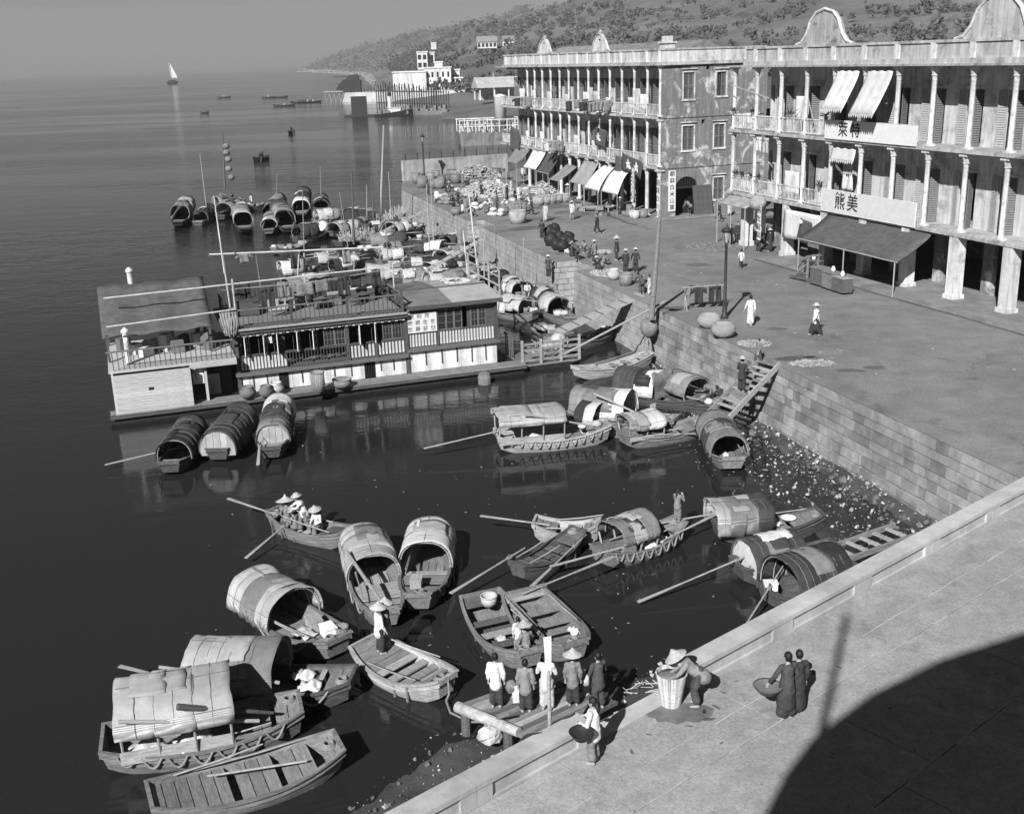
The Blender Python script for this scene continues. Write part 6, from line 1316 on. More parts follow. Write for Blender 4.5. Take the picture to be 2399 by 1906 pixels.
for i in range(9):    # bows to the wall, side by side
    y = 80 + i * 5.1; x = quay_x(y); a_ = Vector((x - 8.2 + rnd.uniform(-.6, .6), y - 2.6 + rnd.uniform(-1, 1), SEA)); b_ = Vector((x - 1.7 + rnd.uniform(-.4, .2), y + rnd.uniform(-.5, .5), SEA))
    K.append(('sampan moored bow to the market wall, %s from the steps' % NTH[i], a_, b_, 1.7, rnd.choice(('dm', 'pm', 'kk', 'mw', 'md')), (-.75, rnd.uniform(.0, .4), 1.0) if i not in (3, 7) else None))
for i in range(8):
    q = Vector((1.0 + i * 1.75, -8.0 + rnd.uniform(-.5, .5), 0)); a_ = H0 + Matrix.Rotation(hang_, 3, 'Z') @ (q + Vector((.3, 2.0, 0))); b_ = H0 + Matrix.Rotation(hang_, 3, 'Z') @ (q + Vector((rnd.uniform(-.8, .8), -3.6, 0))); a_.z = b_.z = SEA
    K.append(('sampan tied behind the floating house, %s from the quay side' % NTH[i], a_, b_, 1.5, rnd.choice(('dm', 'pm', 'kk', 'mw', 'md', 'pp')), (-.6, .6, 1.0) if i != 2 else None))
KB = []
for i, (l, A, B, bm, pn_, cn) in enumerate(K):
    bt = sampan(l, A, B, bm, rnd.choice('mdd'), rnd.choice('mmp'), canopy=(cn[0] + rnd.uniform(-.08, .1), cn[1] + rnd.uniform(-.15, .12), cn[2] * rnd.uniform(.8, 1.12), rnd.uniform(.95, 1.15), pn_, rnd.choice((0, 0, .15, .3)), rnd.uniform(.65, 1.0), .22 if 'tarp' in l else rnd.uniform(.06, .16)) if cn else None, decks=((.4, 1), (-1, -.6)), thwarts=(-.2, .2) if not cn else (), simple=True, ph='on the ' + l, zoff=.5); KB.append(bt)
    bt.t.rotation_euler = (rnd.uniform(-.05, .05), rnd.uniform(-.03, .03), bt.yaw)
    if cn:
        x0_, x1_, h_, cw_, zb_ = bt.can
        for q in range(2):   # mats, nets and rags thrown over the hood
            xa = rnd.uniform(x0_, x1_ - .6); va = rnd.uniform(.15, .55); sd = rnd.random() * 30
            def P3(u, v, xa=xa, va=va, sd=sd): al = math.pi * (va + .38 * v); n0 = .07 * mnoise.noise(Vector((u * 4 + sd, v * 5, sd))); return Vector((xa + .9 * u + n0, math.cos(al) * (cw_ + .06 + n0), zb_ + abs(math.sin(al)) ** .85 * (h_ + .07) + n0))
            MB().sheet(P3, 6, 7, .02).build('hood_cover', rnd.choice((M_cm, M_md, M_mm, M_cl, M_mp)), bt.t, True)
        for q in range(2): xa = rnd.uniform(x0_, x1_); MB().tube([(xa - 1.0, rnd.uniform(-.7, .7) * cw_, zb_ + h_ * .8), (xa + 1.8, rnd.uniform(-.6, .6) * cw_, zb_ + h_ * rnd.uniform(.6, 1.2))], .03, 5).build('stowed_pole', M_bamboo, bt.t)
    if i % 3 == 0: MB().tube([(.1 * bt.L, 0, .3), (.1 * bt.L + rnd.uniform(-.5, .5), rnd.uniform(-.3, .3), rnd.uniform(4, 7.5))], [.06, .03], 6).build('pole_mast', WOOD(rnd.choice(('dark', 'pale', 'mid'))), bt.t)
    k = 3 if cn else 7
    for q in range(k):
        u, y = (rnd.uniform(.3, .85) if cn else rnd.uniform(-.8, .8)), rnd.uniform(-.5, .5); p = on(bt, u, y, bt.sheer(u) - .05); kd = rnd.choice(('sack', 'basket', 'box')); s_ = rnd.uniform(.4, .75)
        m_ = rnd.choice((M_cl, M_cm, M_basket, M_straw, M_basket))
        nm = {'sack': 'bundle', 'basket': 'basket', 'box': 'crate'}[kd]; lab = (('pale ' if m_ in (M_cl, M_straw) or (kd == 'box' and q % 2) else 'grey ' if m_ is M_cm else 'brownish ') + nm + (' at the bow' if u > .6 else ' astern' if u < -.3 else ' amidships') + (' to port' if y > 0 else ' to starboard') + ' of the ' + ' '.join(l.split()[:7]))
        if kd == 'sack': o = MB().ball((0, 0, s_ * .3), (s_ * .5, s_ * .4, s_ * .35), 8, 6, .12).build('bundle', m_, None, True, loc=p)
        elif kd == 'basket': o = MB().lathe([(s_ * .3, 0), (s_ * .48, s_ * .6), (s_ * .44, s_ * .6), (s_ * .3, .1)], 10).build('basket', m_, None, True, loc=p)
        else: o = MB().box(-s_ / 2, s_ / 2, -s_ * .3, s_ * .3, 0, s_ * .5).build('crate', WOOD('pale') if q % 2 else m_, loc=p, rotz=rnd.random() * 3)
        tag(o, lab, nm, 'cargo aboard the moored sampans')
# lanterns on the far mast
pl_ = W(527, 445, -2.6)
for i, (px, py) in enumerate(((531, 342), (532, 357), (536, 373), (537, 395), (543, 415))):
    d = ray(px, py); t_ = pl_.y / d.y; o = MB().ball((d.x * t_, pl_.y - .3, EYE + d.z * t_), (.5, .5, .42), 10, 7).build('signal_lantern', M_cm, None, True); tag(o, ['topmost', 'second', 'third', 'fourth', 'lowest'][i] + ' round lantern on the far sampan mast', 'lantern')
# stack of upright bamboo brush in the boats below the wall
mb = MB()
for i in range(900):
    c_ = on(KB[rnd.choice((17, 18, 19))], rnd.uniform(-.8, .8), rnd.uniform(-.6, .6), .4); mb.bar(c_, c_ + Vector((rnd.uniform(-.5, .5), rnd.uniform(-.5, .5), rnd.uniform(.2, 1.1))), .035)
tag(mb.build('brushwood', M_straw), 'brushwood and reeds heaped in the cargo boats below the market', 'brushwood', kind='stuff')
# rope from skiff to landing, gangplank, plank stairs
rp1 = MB().tube([on(f7, 1, 0, .75), on(f7, 1.06, -.1, .3), W(1045, 1640, -2.85), W(1055, 1668, -2.8), W(1100, 1690, -2.7), W(1150, 1690, -2.3), W(1190, 1672, -1.7)], .03, 7).build('mooring_rope', M_rope); tag(rp1, 'twisted mooring rope from the pale skiff to the log landing', 'rope')
def plank_between(a, b_, w_, label, name='gangplank', rails=False, treads=0, m_='mid'):
    a, b_ = Vector(a), Vector(b_); t = thing(name, label, 'gangplank', a); d = b_ - a; s_ = d.cross(Vector((0, 0, 1))).normalized() * (w_ / 2); n_ = s_.cross(d).normalized()
    if treads:
        for q in (-1, 1): MB().bar(s_ * q, d + s_ * q, .09, .24, n_).build('stringer', WOOD('pale' if q > 0 else 'mid'), t)
        for i in range(treads):
            p = d * ((i + .5) / treads); MB().bar(p - s_ * .93, p + s_ * .93, .22, .05, (0, 0, 1)).build('tread', WOOD('pale' if i % 3 else 'mid'), t)
    else:
        k = 3
        for i in range(k): o_ = s_ * (-1 + (2 * i + 1) / k); MB().bar(o_, d + o_, w_ / k - .02, .07, n_).build('plank', WOOD(m_), t)
        for i in range(7): p = d * ((i + .5) / 7) + n_ * .05; MB().bar(p - s_, p + s_, .06, .04, (0, 0, 1)).build('cleat', WOOD('dark'), t)
    return t
plank_between(W(1305, 778, -1.6), W(1500, 690, .02), 1.1, 'broad plank gangway from the landing stage up to the quay', m_='pale')
plank_between(W(1650, 1008, -2.45), W(1805, 845, .1), 1.25, 'steep plank stairs with treads leading from the sampans up to the quay', 'plank_stairs', treads=13)
o = MB().tube([W(1320, 830, -2.0), W(1560, 705, .5)], .06, 7).build('mooring_spar', M_bamboo); tag(o, 'long slanting spar from the landing stage to the quay pole', 'spar')
plank_between(W(985, 640, -2.2), W(1130, 560, .1), .8, 'long narrow plank from the sampans up to the market quay', m_='pale'); plank_between(W(870, 555, -2.2), W(1000, 490, .1), .8, 'pale narrow plank from the cargo boats to the far market wall', m_='pale')
# ------------------------------------------------------------------ people
V = Vector
def limb(mb, pts, rs, n=10):
    mb.tube(pts, rs, n)
    for p, r_ in zip(pts, rs): mb.ball(p, r_ * .995, n, 8)
def hand(mb, w_, d, s_):     # wrist point, pointing direction, side
    d = d.normalized(); up = V((0, 0, 1)) if abs(d.z) < .8 else V((0, 1, 0)); sd = d.cross(up).normalized() * s_; up = sd.cross(d).normalized() * s_
    mb.tube([w_, w_ + d * .05, w_ + d * .085], [.026, .034, .03], 8); mb.ball(w_ + d * .05, (.036, .036, .03), 8, 6)
    for i, (o, l_) in enumerate(((-.03, .07), (-.01, .082), (.011, .078), (.03, .06))):
        b_ = w_ + d * .078 + sd * o; c_ = b_ + d * l_ * .55 - up * .006; limb(mb, [b_, c_, c_ + d * l_ * .38 - up * .022], [.0105, .0098, .0085], 6)
    t0 = w_ + d * .025 - sd * .03; limb(mb, [t0, t0 - sd * .028 + d * .03, t0 - sd * .03 + d * .062 - up * .012], [.013, .0115, .0095], 6)
def rig(pose):
    """joint positions, 1.6 m figure, facing +y"""
    J = dict(hip=V((0, 0, .84)), chest=V((0, 0, 1.2)), neck=V((0, 0, 1.33)), head=V((0, .015, 1.475)))
    f = lambda s_: dict(sh=V((s_ * .165, 0, 1.27)), el=V((s_ * .215, -.01, 1.02)), wr=V((s_ * .205, .06, .79)), hp=V((s_ * .085, 0, .82)), kn=V((s_ * .095, .02, .45)), an=V((s_ * .095, -.02, .075)), toe=V((s_ * .11, .13, .03)))
    Lm = {-1: f(-1), 1: f(1)}
    if pose == 'walk':
        for s_ in (-1, 1): Lm[s_].update(kn=V((s_ * .09, .11 * s_ + .03, .45)), an=V((s_ * .09, .22 * s_ - .03, .09)), toe=V((s_ * .1, .22 * s_ + .11, .04)), wr=V((s_ * .22, -.14 * s_ + .06, .82)), el=V((s_ * .215, -.08 * s_, 1.03)))
    if pose == 'carry':
        for s_ in (-1, 1): Lm[s_].update(el=V((s_ * .23, .04, 1.03)), wr=V((s_ * .16, .27, 1.0)))
    if pose == 'side':      # right arm out holding a load at the hip
        Lm[-1].update(el=V((-.28, .05, 1.04)), wr=V((-.33, .16, .86))); Lm[1].update(el=V((.25, .0, 1.02)), wr=V((.24, .1, .84)))
    if pose == 'eat':
        Lm[1].update(el=V((.25, .14, 1.05)), wr=V((.1, .26, 1.25))); Lm[-1].update(el=V((-.23, .1, 1.05)), wr=V((-.05, .26, 1.14)))
    if pose == 'row':
        J.update(chest=V((0, .1, 1.18)), neck=V((0, .16, 1.3)), head=V((0, .22, 1.44)))
        for s_ in (-1, 1): Lm[s_].update(sh=V((s_ * .165, .1, 1.25)), el=V((s_ * .22, .28, 1.1)), wr=V((s_ * .1, .46, 1.06)), kn=V((s_ * .1, .1 * s_ + .04, .45)), an=V((s_ * .1, .16 * s_ - .04, .08)), toe=V((s_ * .11, .16 * s_ + .1, .03)))
    if pose == 'bend':
        J.update(hip=V((0, -.06, .82)), chest=V((0, .22, 1.02)), neck=V((0, .35, 1.06)), head=V((0, .46, 1.12)))
        for s_ in (-1, 1): Lm[s_].update(sh=V((s_ * .165, .27, 1.0)), el=V((s_ * .2, .42, .82)), wr=V((s_ * .1, .6, .68)), hp=V((s_ * .085, -.06, .8)), kn=V((s_ * .1, .04, .45)), an=V((s_ * .1, -.04, .075)), toe=V((s_ * .11, .11, .03)))
    if pose == 'sit':
        J.update(hip=V((0, 0, .44)), chest=V((0, .04, .8)), neck=V((0, .08, .93)), head=V((0, .12, 1.07)))
        for s_ in (-1, 1): Lm[s_].update(sh=V((s_ * .165, .04, .87)), el=V((s_ * .23, .1, .63)), wr=V((s_ * .12, .32, .58)), hp=V((s_ * .09, 0, .43)), kn=V((s_ * .12, .4, .45)), an=V((s_ * .12, .38, .075)), toe=V((s_ * .13, .52, .03)))
    if pose == 'squat':
        J.update(hip=V((0, -.08, .22)), chest=V((0, .02, .56)), neck=V((0, .08, .68)), head=V((0, .13, .81)))
        for s_ in (-1, 1): Lm[s_].update(sh=V((s_ * .165, .02, .63)), el=V((s_ * .22, .2, .46)), wr=V((s_ * .08, .4, .4)), hp=V((s_ * .09, -.06, .22)), kn=V((s_ * .15, .26, .42)), an=V((s_ * .11, .06, .075)), toe=V((s_ * .13, .2, .03)))
    return J, Lm
def body_mb(pose):
    J, Lm = rig(pose); mb = MB()
    limb(mb, [J['hip'], J['hip'].lerp(J['chest'], .5), J['chest'], J['neck'] - V((0, 0, .05))], [.125, .115, .125, .07], 14); limb(mb, [J['neck'] - V((0, 0, .03)), J['head'] - V((0, .01, .06))], [.05, .048])
    h = J['head']; mb.ball(h, (.078, .096, .115), 16, 12); mb.ball(h + V((0, .03, -.06)), (.058, .062, .055), 12, 8); mb.ball(h + V((0, .098, -.015)), (.013, .02, .022), 8, 6)
    mb.ball(h + V((0, .082, .022)), (.05, .02, .012), 8, 6); mb.ball(h + V((0, .088, -.056)), (.024, .012, .008), 8, 6)
    for s_ in (-1, 1):
        q = Lm[s_]; mb.ball(h + V((s_ * .079, -.005, -.005)), (.012, .022, .032), 8, 6)
        limb(mb, [J['chest'] + V((s_ * .05, 0, .06)), q['sh'], q['el'], q['wr']], [.07, .052, .04, .028]); hand(mb, q['wr'], (q['wr'] - q['el']) + V((0, .0, -.03)), s_)
        limb(mb, [q['hp'], q['hp'].lerp(q['kn'], .4), q['kn'], q['kn'].lerp(q['an'], .35), q['an']], [.085, .08, .055, .056, .035]); limb(mb, [q['an'] - V((0, .02, .03)), q['an'].lerp(q['toe'], .6) + V((0, 0, -.012)), q['toe']], [.036, .034, .026], 8)
    return mb
def jacket_mb(pose, long=0.0):
    J, Lm = rig(pose); mb = MB(); dn = (J['hip'] - J['chest']).normalized(); low = J['hip'] + dn * (.12 + long * .2)
    limb(mb, [low, J['hip'], J['hip'].lerp(J['chest'], .55), J['chest'] + V((0, 0, .0)), J['neck'] - V((0, 0, .06))], [.176, .158, .135, .142, .064], 16)
    for s_ in (-1, 1):
        q = Lm[s_]; limb(mb, [J['chest'] + V((s_ * .07, 0, .05)), q['sh'], q['el'], q['el'].lerp(q['wr'], .82)], [.084, .066, .055, .048], 12)
    return mb
def trousers_mb(pose, wide=1.0):
    J, Lm = rig(pose); mb = MB(); limb(mb, [J['hip'] + V((0, 0, .06)), J['hip'] - V((0, 0, .02))], [.128, .135], 14)
    for s_ in (-1, 1):
        q = Lm[s_]; limb(mb, [q['hp'], q['kn'], q['kn'].lerp(q['an'], .72)], [.098, .09 * wide, .098 * wide], 12)
    return mb
def robe_mb(pose):
    J, Lm = rig(pose); mb = jacket_mb(pose); a = (Lm[-1]['an'] + Lm[1]['an']) / 2; limb(mb, [J['hip'], J['hip'].lerp(a, .5) + V((0, 0, 0)), a + V((0, 0, .16))], [.15, .175, .19], 16); return mb
def skirt_mb(pose):
    J, Lm = rig(pose); mb = trousers_mb(pose, 1.35); a = (Lm[-1]['an'] + Lm[1]['an']) / 2; limb(mb, [J['hip'] + V((0, 0, .05)), J['hip'].lerp(a, .6)], [.145, .185], 14); return mb
PM = {}
def _mk(key, mb, vox, m_):
    me = mb.mesh(key, m_); o = bpy.data.objects.new('tmp_' + key, me); COL.objects.link(o); md = o.modifiers.new('r', 'REMESH'); md.mode = 'VOXEL'; md.voxel_size = vox; sm = o.modifiers.new('s', 'SMOOTH'); sm.iterations = 3; sm.factor = .5
    PM[key] = o
POSES = ('stand', 'walk', 'carry', 'side', 'eat', 'row', 'bend', 'sit', 'squat')
for p_ in POSES:
    _mk('body_' + p_, body_mb(p_), .0095, M_skin); _mk('jacket_' + p_, jacket_mb(p_, .15 if p_ in ('stand', 'walk', 'carry', 'side') else 0), .019, M_cd); _mk('trousers_' + p_, trousers_mb(p_), .019, M_cd)
for p_ in ('walk', 'stand'): _mk('robe_' + p_, robe_mb(p_), .02, M_cd); _mk('skirt_' + p_, skirt_mb(p_), .02, M_cd)
_mk('skirt_side', skirt_mb('side'), .02, M_cd)
dg = bpy.context.evaluated_depsgraph_get()
for k_, o in list(PM.items()):
    me = bpy.data.meshes.new_from_object(o.evaluated_get(dg)); me.name = k_; me.shade_smooth()
    if not k_.startswith('body'):      # folds in the cloth
        nrm = [v_.normal.copy() for v_ in me.vertices]
        for v_, n0 in zip(me.vertices, nrm):
            c0 = v_.co.copy(); w_ = mnoise.noise(Vector((c0.x * 16, c0.y * 16, c0.z * 5))) * .011 + mnoise.noise(Vector((c0.x * 9, c0.y * 9, c0.z * 14 + 7))) * .009; v_.co = c0 + n0 * w_
    if not me.materials: me.materials.append(M_skin if k_.startswith('body') else M_cd)
    PM[k_] = me
for o in [o for o in COL.objects if o.name.startswith('tmp_')]: bpy.data.objects.remove(o)
def _hair(long):
    mb = MB(); mb.ball((0, -.012, .018), (.087, .1, .118), 14, 10); mb.v = [(x, min(y, .06 + max(0, z) * .35), max(z, -.1 + (.06 if y > .02 else 0))) for x, y, z in mb.v]
    if long: limb(mb, [(0, -.09, -.02), (0, -.12, -.15), (0, -.1, -.42)], [.05, .045, .02], 8)
    return mb.mesh('hair_long' if long else 'hair', M_hair, True)
HAIR = {0: _hair(0), 1: _hair(1)}
EYES = MB().ball((-.03, .086, .005), (.011, .008, .008), 6, 4).ball((.03, .086, .005), (.011, .008, .008), 6, 4).mesh('eyes', M_hair)
HAT = {'cone': MB().lathe([(.275, .0), (.262, .012), (.17, .055), (.1, .115), (.085, .12), (.06, .165), (.03, .17), (.028, .2), (.004, .205), (.003, .12), (.08, .085), (.165, .03), (.26, -.005)], 20).mesh('straw_hat', M_straw, True),
       'wide': MB().lathe([(.38, .0), (.3, .03), (.16, .09), (.06, .16), (.025, .24), (.004, .26), (.003, .18), (.05, .13), (.15, .065), (.36, -.012)], 20).mesh('straw_hat', M_straw, True),
       'brim': MB().lathe([(.21, -.005), (.2, .012), (.115, .02), (.105, .09), (.07, .115), (.004, .12), (.003, .1), (.09, .07), (.1, .0), (.2, -.012)], 18).mesh('sun_hat', M_straw, True)}
M_c2 = mat('cloth_dark_grey', .06, 'cloth', .3, 5, bump=.3); M_c3 = mat('cloth_pinstripe', .3, 'stripe', sc=14, dark=.1, bump=.1); M_shoe = mat('shoe_white', .7, 'noise', .05, 5, bump=0)
CT = {'w': M_cw, 'l': M_cl, 'm': M_cm, 'd': M_cd, 'g': M_c2, 's': M_c3}
SHOES = MB().ball((-.1, .05, .035), (.045, .115, .04), 10, 6).ball((.1, .05, .035), (.045, .115, .04), 10, 6).mesh('shoes', M_shoe, True)
def person(label, pos, face, pose='stand', jk='d', tr='d', h=1.55, hat=None, hair=0, low='trousers', tilt=0.0, group=None, pale=False):
    t = thing('person', label, 'person', pos, R(face), group); s_ = h / 1.6; t.scale = (s_,) * 3
    put('body', PM['body_' + pose], t)
    if low == 'robe': put('robe', PM['robe_' + pose], t, mat=CT[jk])
    else:
        put('jacket', PM['jacket_' + pose], t, mat=CT[jk]); put('skirt' if low == 'skirt' else 'trousers', PM[low + '_' + pose], t, mat=CT[tr])
    J, _ = rig(pose); hd = J['head']; nod = {'bend': -.9, 'row': -.25, 'squat': -.35, 'sit': -.3}.get(pose, -.1)
    put('hair', HAIR[hair], t, hd, (nod * .5, 0, 0)); put('eyes', EYES, t, hd)
    if pale: put('shoes', SHOES, t)
    if hat: put('hat', HAT[hat], t, hd + V((0, .0, .075)), (nod * .6 + tilt, 0, 0))
    return t
G = lambda px, py, z=0: W(px, py, z)
# --- near: terrace and landing
LZ = -2.2
person('woman in white blouse and grey trousers carrying a dark basin on the terrace', G(1391, 1786, TZ), 62, 'carry', 'w', 'm', 1.5, hair=1)
person('woman in dark clothes with wide trousers walking away with a basket on the terrace', G(1840, 1682, TZ), 18, 'side', 'g', 'd', 1.58, low='skirt')
person('second figure in dark clothes close behind the woman with the basket', G(1866, 1668, TZ), 5, 'stand', 'd', 'd', 1.5, low='robe')
person('woman in dark jacket and straw hat bending over the ribbed basket', G(1630, 1652, TZ), 78, 'bend', 'm', 'g', 1.55, hat='cone')
person('girl in white blouse and dark trousers holding a net bag on the landing', G(1164, 1656, LZ), -8, 'stand', 'w', 'd', 1.55, pale=True)
person('girl in striped jacket holding a white bag on the landing', G(1233, 1667, LZ), -5, 'stand', 's', 'd', 1.5, pale=True)
person('person in white shirt and pale trousers next to the upright white oar', G(1282, 1662, LZ), -10, 'carry', 'w', 'l', 1.62)
person('person in dark jacket with pale cone hat on the landing', G(1343, 1652, LZ), -4, 'stand', 'm', 'd', 1.5, hat='cone')
person('bare-headed man in dark shirt carrying a bundle at the right of the landing', G(1402, 1660, LZ), 30, 'carry', 'g', 'g', 1.62)
# --- in the near boats
person('boatman in white shirt and pale domed hat standing in the pale skiff', on(f7, -.62, .1, .45), -60, 'side', 'w', 'd', 1.5, hat='cone'); person('boatman in dark clothes and dark hat beside the white shirted one', on(f7, -.7, -.35 + .9, .45), -70, 'stand', 'm', 'm', 1.45, hat='cone')
person('child in pale shirt standing in the left rowing boat of the pair', on(f8, .48, .05, .12), 10, 'stand', 'l', 'm', 1.15); person('seated person with straw hat at the bow of the left rowing boat', on(f8, .72, .1, .1), 30, 'sit', 'm', 'm', 1.5, hat='cone')
person('rower in white jacket and sun hat standing in the boat of hatted people', on(f10, .08, .15, .22), 110, 'row', 'w', 'm', 1.55, hat='brim'); person('seated person under a very wide pointed hat', on(f10, .6, 0, .08), 20, 'sit', 'm', 'm', 1.55, hat='wide'); person('seated person in white with domed hat, nearest in the boat of hatted people', on(f10, -.12, -.3, .08), 150, 'sit', 'w', 'm', 1.45, hat='cone'); person('seated person half hidden between the hatted rowers', on(f10, .3, .25, .05), 60, 'sit', 'm', 'm', 1.3, hat='brim')
person('girl in grey clothes standing at the bow, hand to her mouth', on(f12, .92, 0, .7), -40, 'eat', 'm', 'm', 1.25, hair=1)
# --- plank stairs and quay edge
person('man in black with straw hat climbing the plank stairs', G(1737, 918, -.85), -40, 'carry', 'd', 'd', 1.6, hat='brim'); person('boy in grey coming down the plank stairs', G(1776, 855, -.2), 120, 'walk', 'm', 'g', 1.25); person('crouching person in black at the foot of the plank stairs', G(1690, 965, -2.3), 20, 'bend', 'd', 'd', 1.5)
# --- street
person('person in a long white robe walking on the street', G(1757, 763), 20, 'walk', 'w', 'w', 1.62, low='robe'); person('woman with dark hat, white top and black skirt on the street', G(1910, 786), 95, 'walk', 'w', 'd', 1.6, hat='brim', low='skirt')
person('child in white shirt and dark shorts on the street', G(1736, 628), 0, 'walk', 'w', 'd', 1.25); person('woman in black near the shop pillar, left of the talking pair', G(1712, 574), 170, 'stand', 'd', 'd', 1.55, low='robe'); person('woman in black near the shop pillar, right of the talking pair', G(1728, 570), 185, 'stand', 'd', 'd', 1.62)
person('stooping person in black between the two shop pillars', G(1776, 592), -60, 'bend', 'd', 'd', 1.6); person('person in a long black robe between the two shop pillars', G(1803, 590), 30, 'stand', 'd', 'd', 1.6, low='robe', hat='brim'); person('man in dark clothes with hat on the pavement by the plank doors', G(1684, 517, .12), -80, 'walk', 'd', 'd', 1.6, hat='brim'); person('person in pale shirt with basket on the pavement near the alley', G(1709, 503, .12), 180, 'stand', 'l', 'l', 1.55); person('man at work stooping in the arched doorway', local(bA, (.6, -3.2, .05)), 40, 'bend', 'm', 'd', 1.6)
person('man in dark suit crossing the empty street', G(1399, 547), 90, 'walk', 'd', 'd', 1.62); person('man in long pale coat walking with a flat box', G(1278, 519), 160, 'walk', 'l', 'l', 1.6, low='robe'); person('man in brown-grey behind the big square basket', G(1219, 506), 170, 'carry', 'm', 'm', 1.6)
person('person in black with white head cloth on the quay, left of the pair', G(1466, 640), 0, 'stand', 'd', 'd', 1.55, hat='brim'); person('person in black with white head cloth on the quay, right of the pair', G(1489, 638), -20, 'side', 'd', 'd', 1.58, hat='brim'); person('person in dark grey at the quay edge below the pair in black', G(1503, 688), 20, 'bend', 'g', 'g', 1.55); person('child in pale shirt next to the quay pole', G(1521, 690), 60, 'stand', 'l', 'l', 1.2)
for i, (px, py, po, jk, ht, f, l) in enumerate(((1372, 592, 'squat', 'm', None, 100, 'bare-headed person squatting on the quay edge'), (1384, 603, 'squat', 'd', None, -70, 'person in black squatting beside the bare-headed one'), (1393, 616, 'stand', 'm', 'brim', 40, 'person with pale hat standing among those squatting'), (1402, 633, 'squat', 'd', 'brim', 60, 'hatted person in black squatting over goods on the quay edge'), (1285, 650, 'carry', 'g', 'brim', -30, 'porter in dark grey on the quay steps'), (1325, 622, 'bend', 'l', 'cone', 200, 'stooping porter with pale hat on the quay steps'))): person(l, G(px, py, 0 if i < 4 else -1.0), f, po, jk, 'd', 1.55, hat=ht)
# --- market crowd
MK = [(1063, 487, 'bend', 'd', 'd', None, 'person in black bending over a tub at the market edge'), (1074, 480, 'carry', 'd', 'd', None, 'person in black behind the tub at the market edge'), (1148, 497, 'walk', 'w', 'w', None, 'man all in white in the middle of the market'), (1165, 492, 'stand', 'g', 'd', None, 'person in grey right of the man all in white'), (1133, 500, 'bend', 'l', 'm', None, 'stooping person left of the man all in white'), (1168, 448, 'stand', 'w', 'l', None, 'person in white behind the pale heap'), (1198, 453, 'stand', 'l', 'l', None, 'person in pale shirt right of the pale heap'), (1207, 468, 'bend', 'd', 'd', None, 'person in black bending right of the pale heap'), (1216, 470, 'stand', 'l', 'l', None, 'small figure beside the person in black right of the heap'), (1128, 462, 'stand', 'd', 'd', None, 'person in black in front of the pale heap'), (1092, 500, 'stand', 'm', 'm', None, 'person in brown-grey left of the stooping one'), (1024, 478, 'stand', 'w', 'd', None, 'person in white shirt on the outer quay edge'), (1110, 508, 'squat', 'm', 'd', None, 'person squatting at the near end of the market'), (1150, 440, 'stand', 'm', 'd', None, 'person behind the pale heap, nearest the boat shape'), (1180, 490, 'squat', 'm', 'm', 'brim', 'squatting vendor beside the baskets'), (1095, 450, 'stand', 'd', 'd', None, 'person in black between barrels and pale heap'), (1258, 428, 'stand', 'd', 'd', None, 'person in the shade of the darkest awning'), (1305, 445, 'stand', 'l', 'd', None, 'person beside the patched tarpaulin'), (1371, 470, 'squat', 'd', 'd', None, 'person squatting below the white tent awnings'), (1484, 500, 'walk', 'l', 'l', None, 'small child near the corner shop')]
for i, (px, py, po, jk, tr, ht, l) in enumerate(MK): person(l, G(px, py), rnd.uniform(0, 360), po, jk, tr, rnd.uniform(1.5, 1.62) if 'child' not in l else 1.1, hat=ht)

MK2 = [(1052, 462, 'stand', 'm', 'd', 'brim', 'hatted person at the edge between barrels and tub'), (1045, 452, 'bend', 'd', 'd', None, 'dark figure stooping in front of the barrels'), (1003, 458, 'stand', 'g', 'd', None, 'dark figure on the outer quay behind the white shirted one'), (1085, 440, 'carry', 'm', 'm', 'cone', 'porter with pale cone hat beside the barrels'), (1115, 478, 'bend', 'l', 'd', None, 'pale figure stooping at the near side of the heap'), (1188, 470, 'carry', 'd', 'd', 'cone', 'vendor with cone hat at the right side of the heap'), (1238, 478, 'squat', 'l', 'd', 'brim', 'vendor squatting left of the row of five baskets'), (1245, 505, 'walk', 'g', 'd', None, 'walker in grey below the row of five baskets'), (1330, 470, 'stand', 'm', 'd', 'cone', 'porter with cone hat right of the row of five baskets'), (1290, 470, 'squat', 'd', 'd', None, 'dark figure squatting behind the row of five baskets'), (1340, 515, 'walk', 'l', 'm', 'brim', 'walker in pale shirt on the open street'), (1225, 420, 'stand', 'l', 'd', None, 'pale figure under the white awning'), (1270, 415, 'stand', 'm', 'd', None, 'figure beside the darkest awning pole'), (1420, 492, 'squat', 'm', 'd', None, 'person squatting behind the low pale table'), (1452, 505, 'stand', 'g', 'g', 'brim', 'shopkeeper with hat at the corner shop'), (1340, 600, 'squat', 'd', 'd', 'cone', 'cone hatted person squatting beside the charcoal baskets'), (1352, 610, 'bend', 'g', 'd', None, 'person stooping at the end of the charcoal baskets'), (1415, 622, 'squat', 'm', 'd', None, 'person squatting right of the hatted group on the quay edge'), (1445, 610, 'stand', 'd', 'd', 'cone', 'person in black with cone hat behind the pair in black'), (1270, 560, 'carry', 'd', 'd', None, 'person in black left of the charcoal baskets')]
for i, (px, py, po, jk, tr, ht, l) in enumerate(MK2): person(l, G(px, py), rnd.uniform(0, 360), po, jk, tr, rnd.uniform(1.48, 1.62), hat=ht)
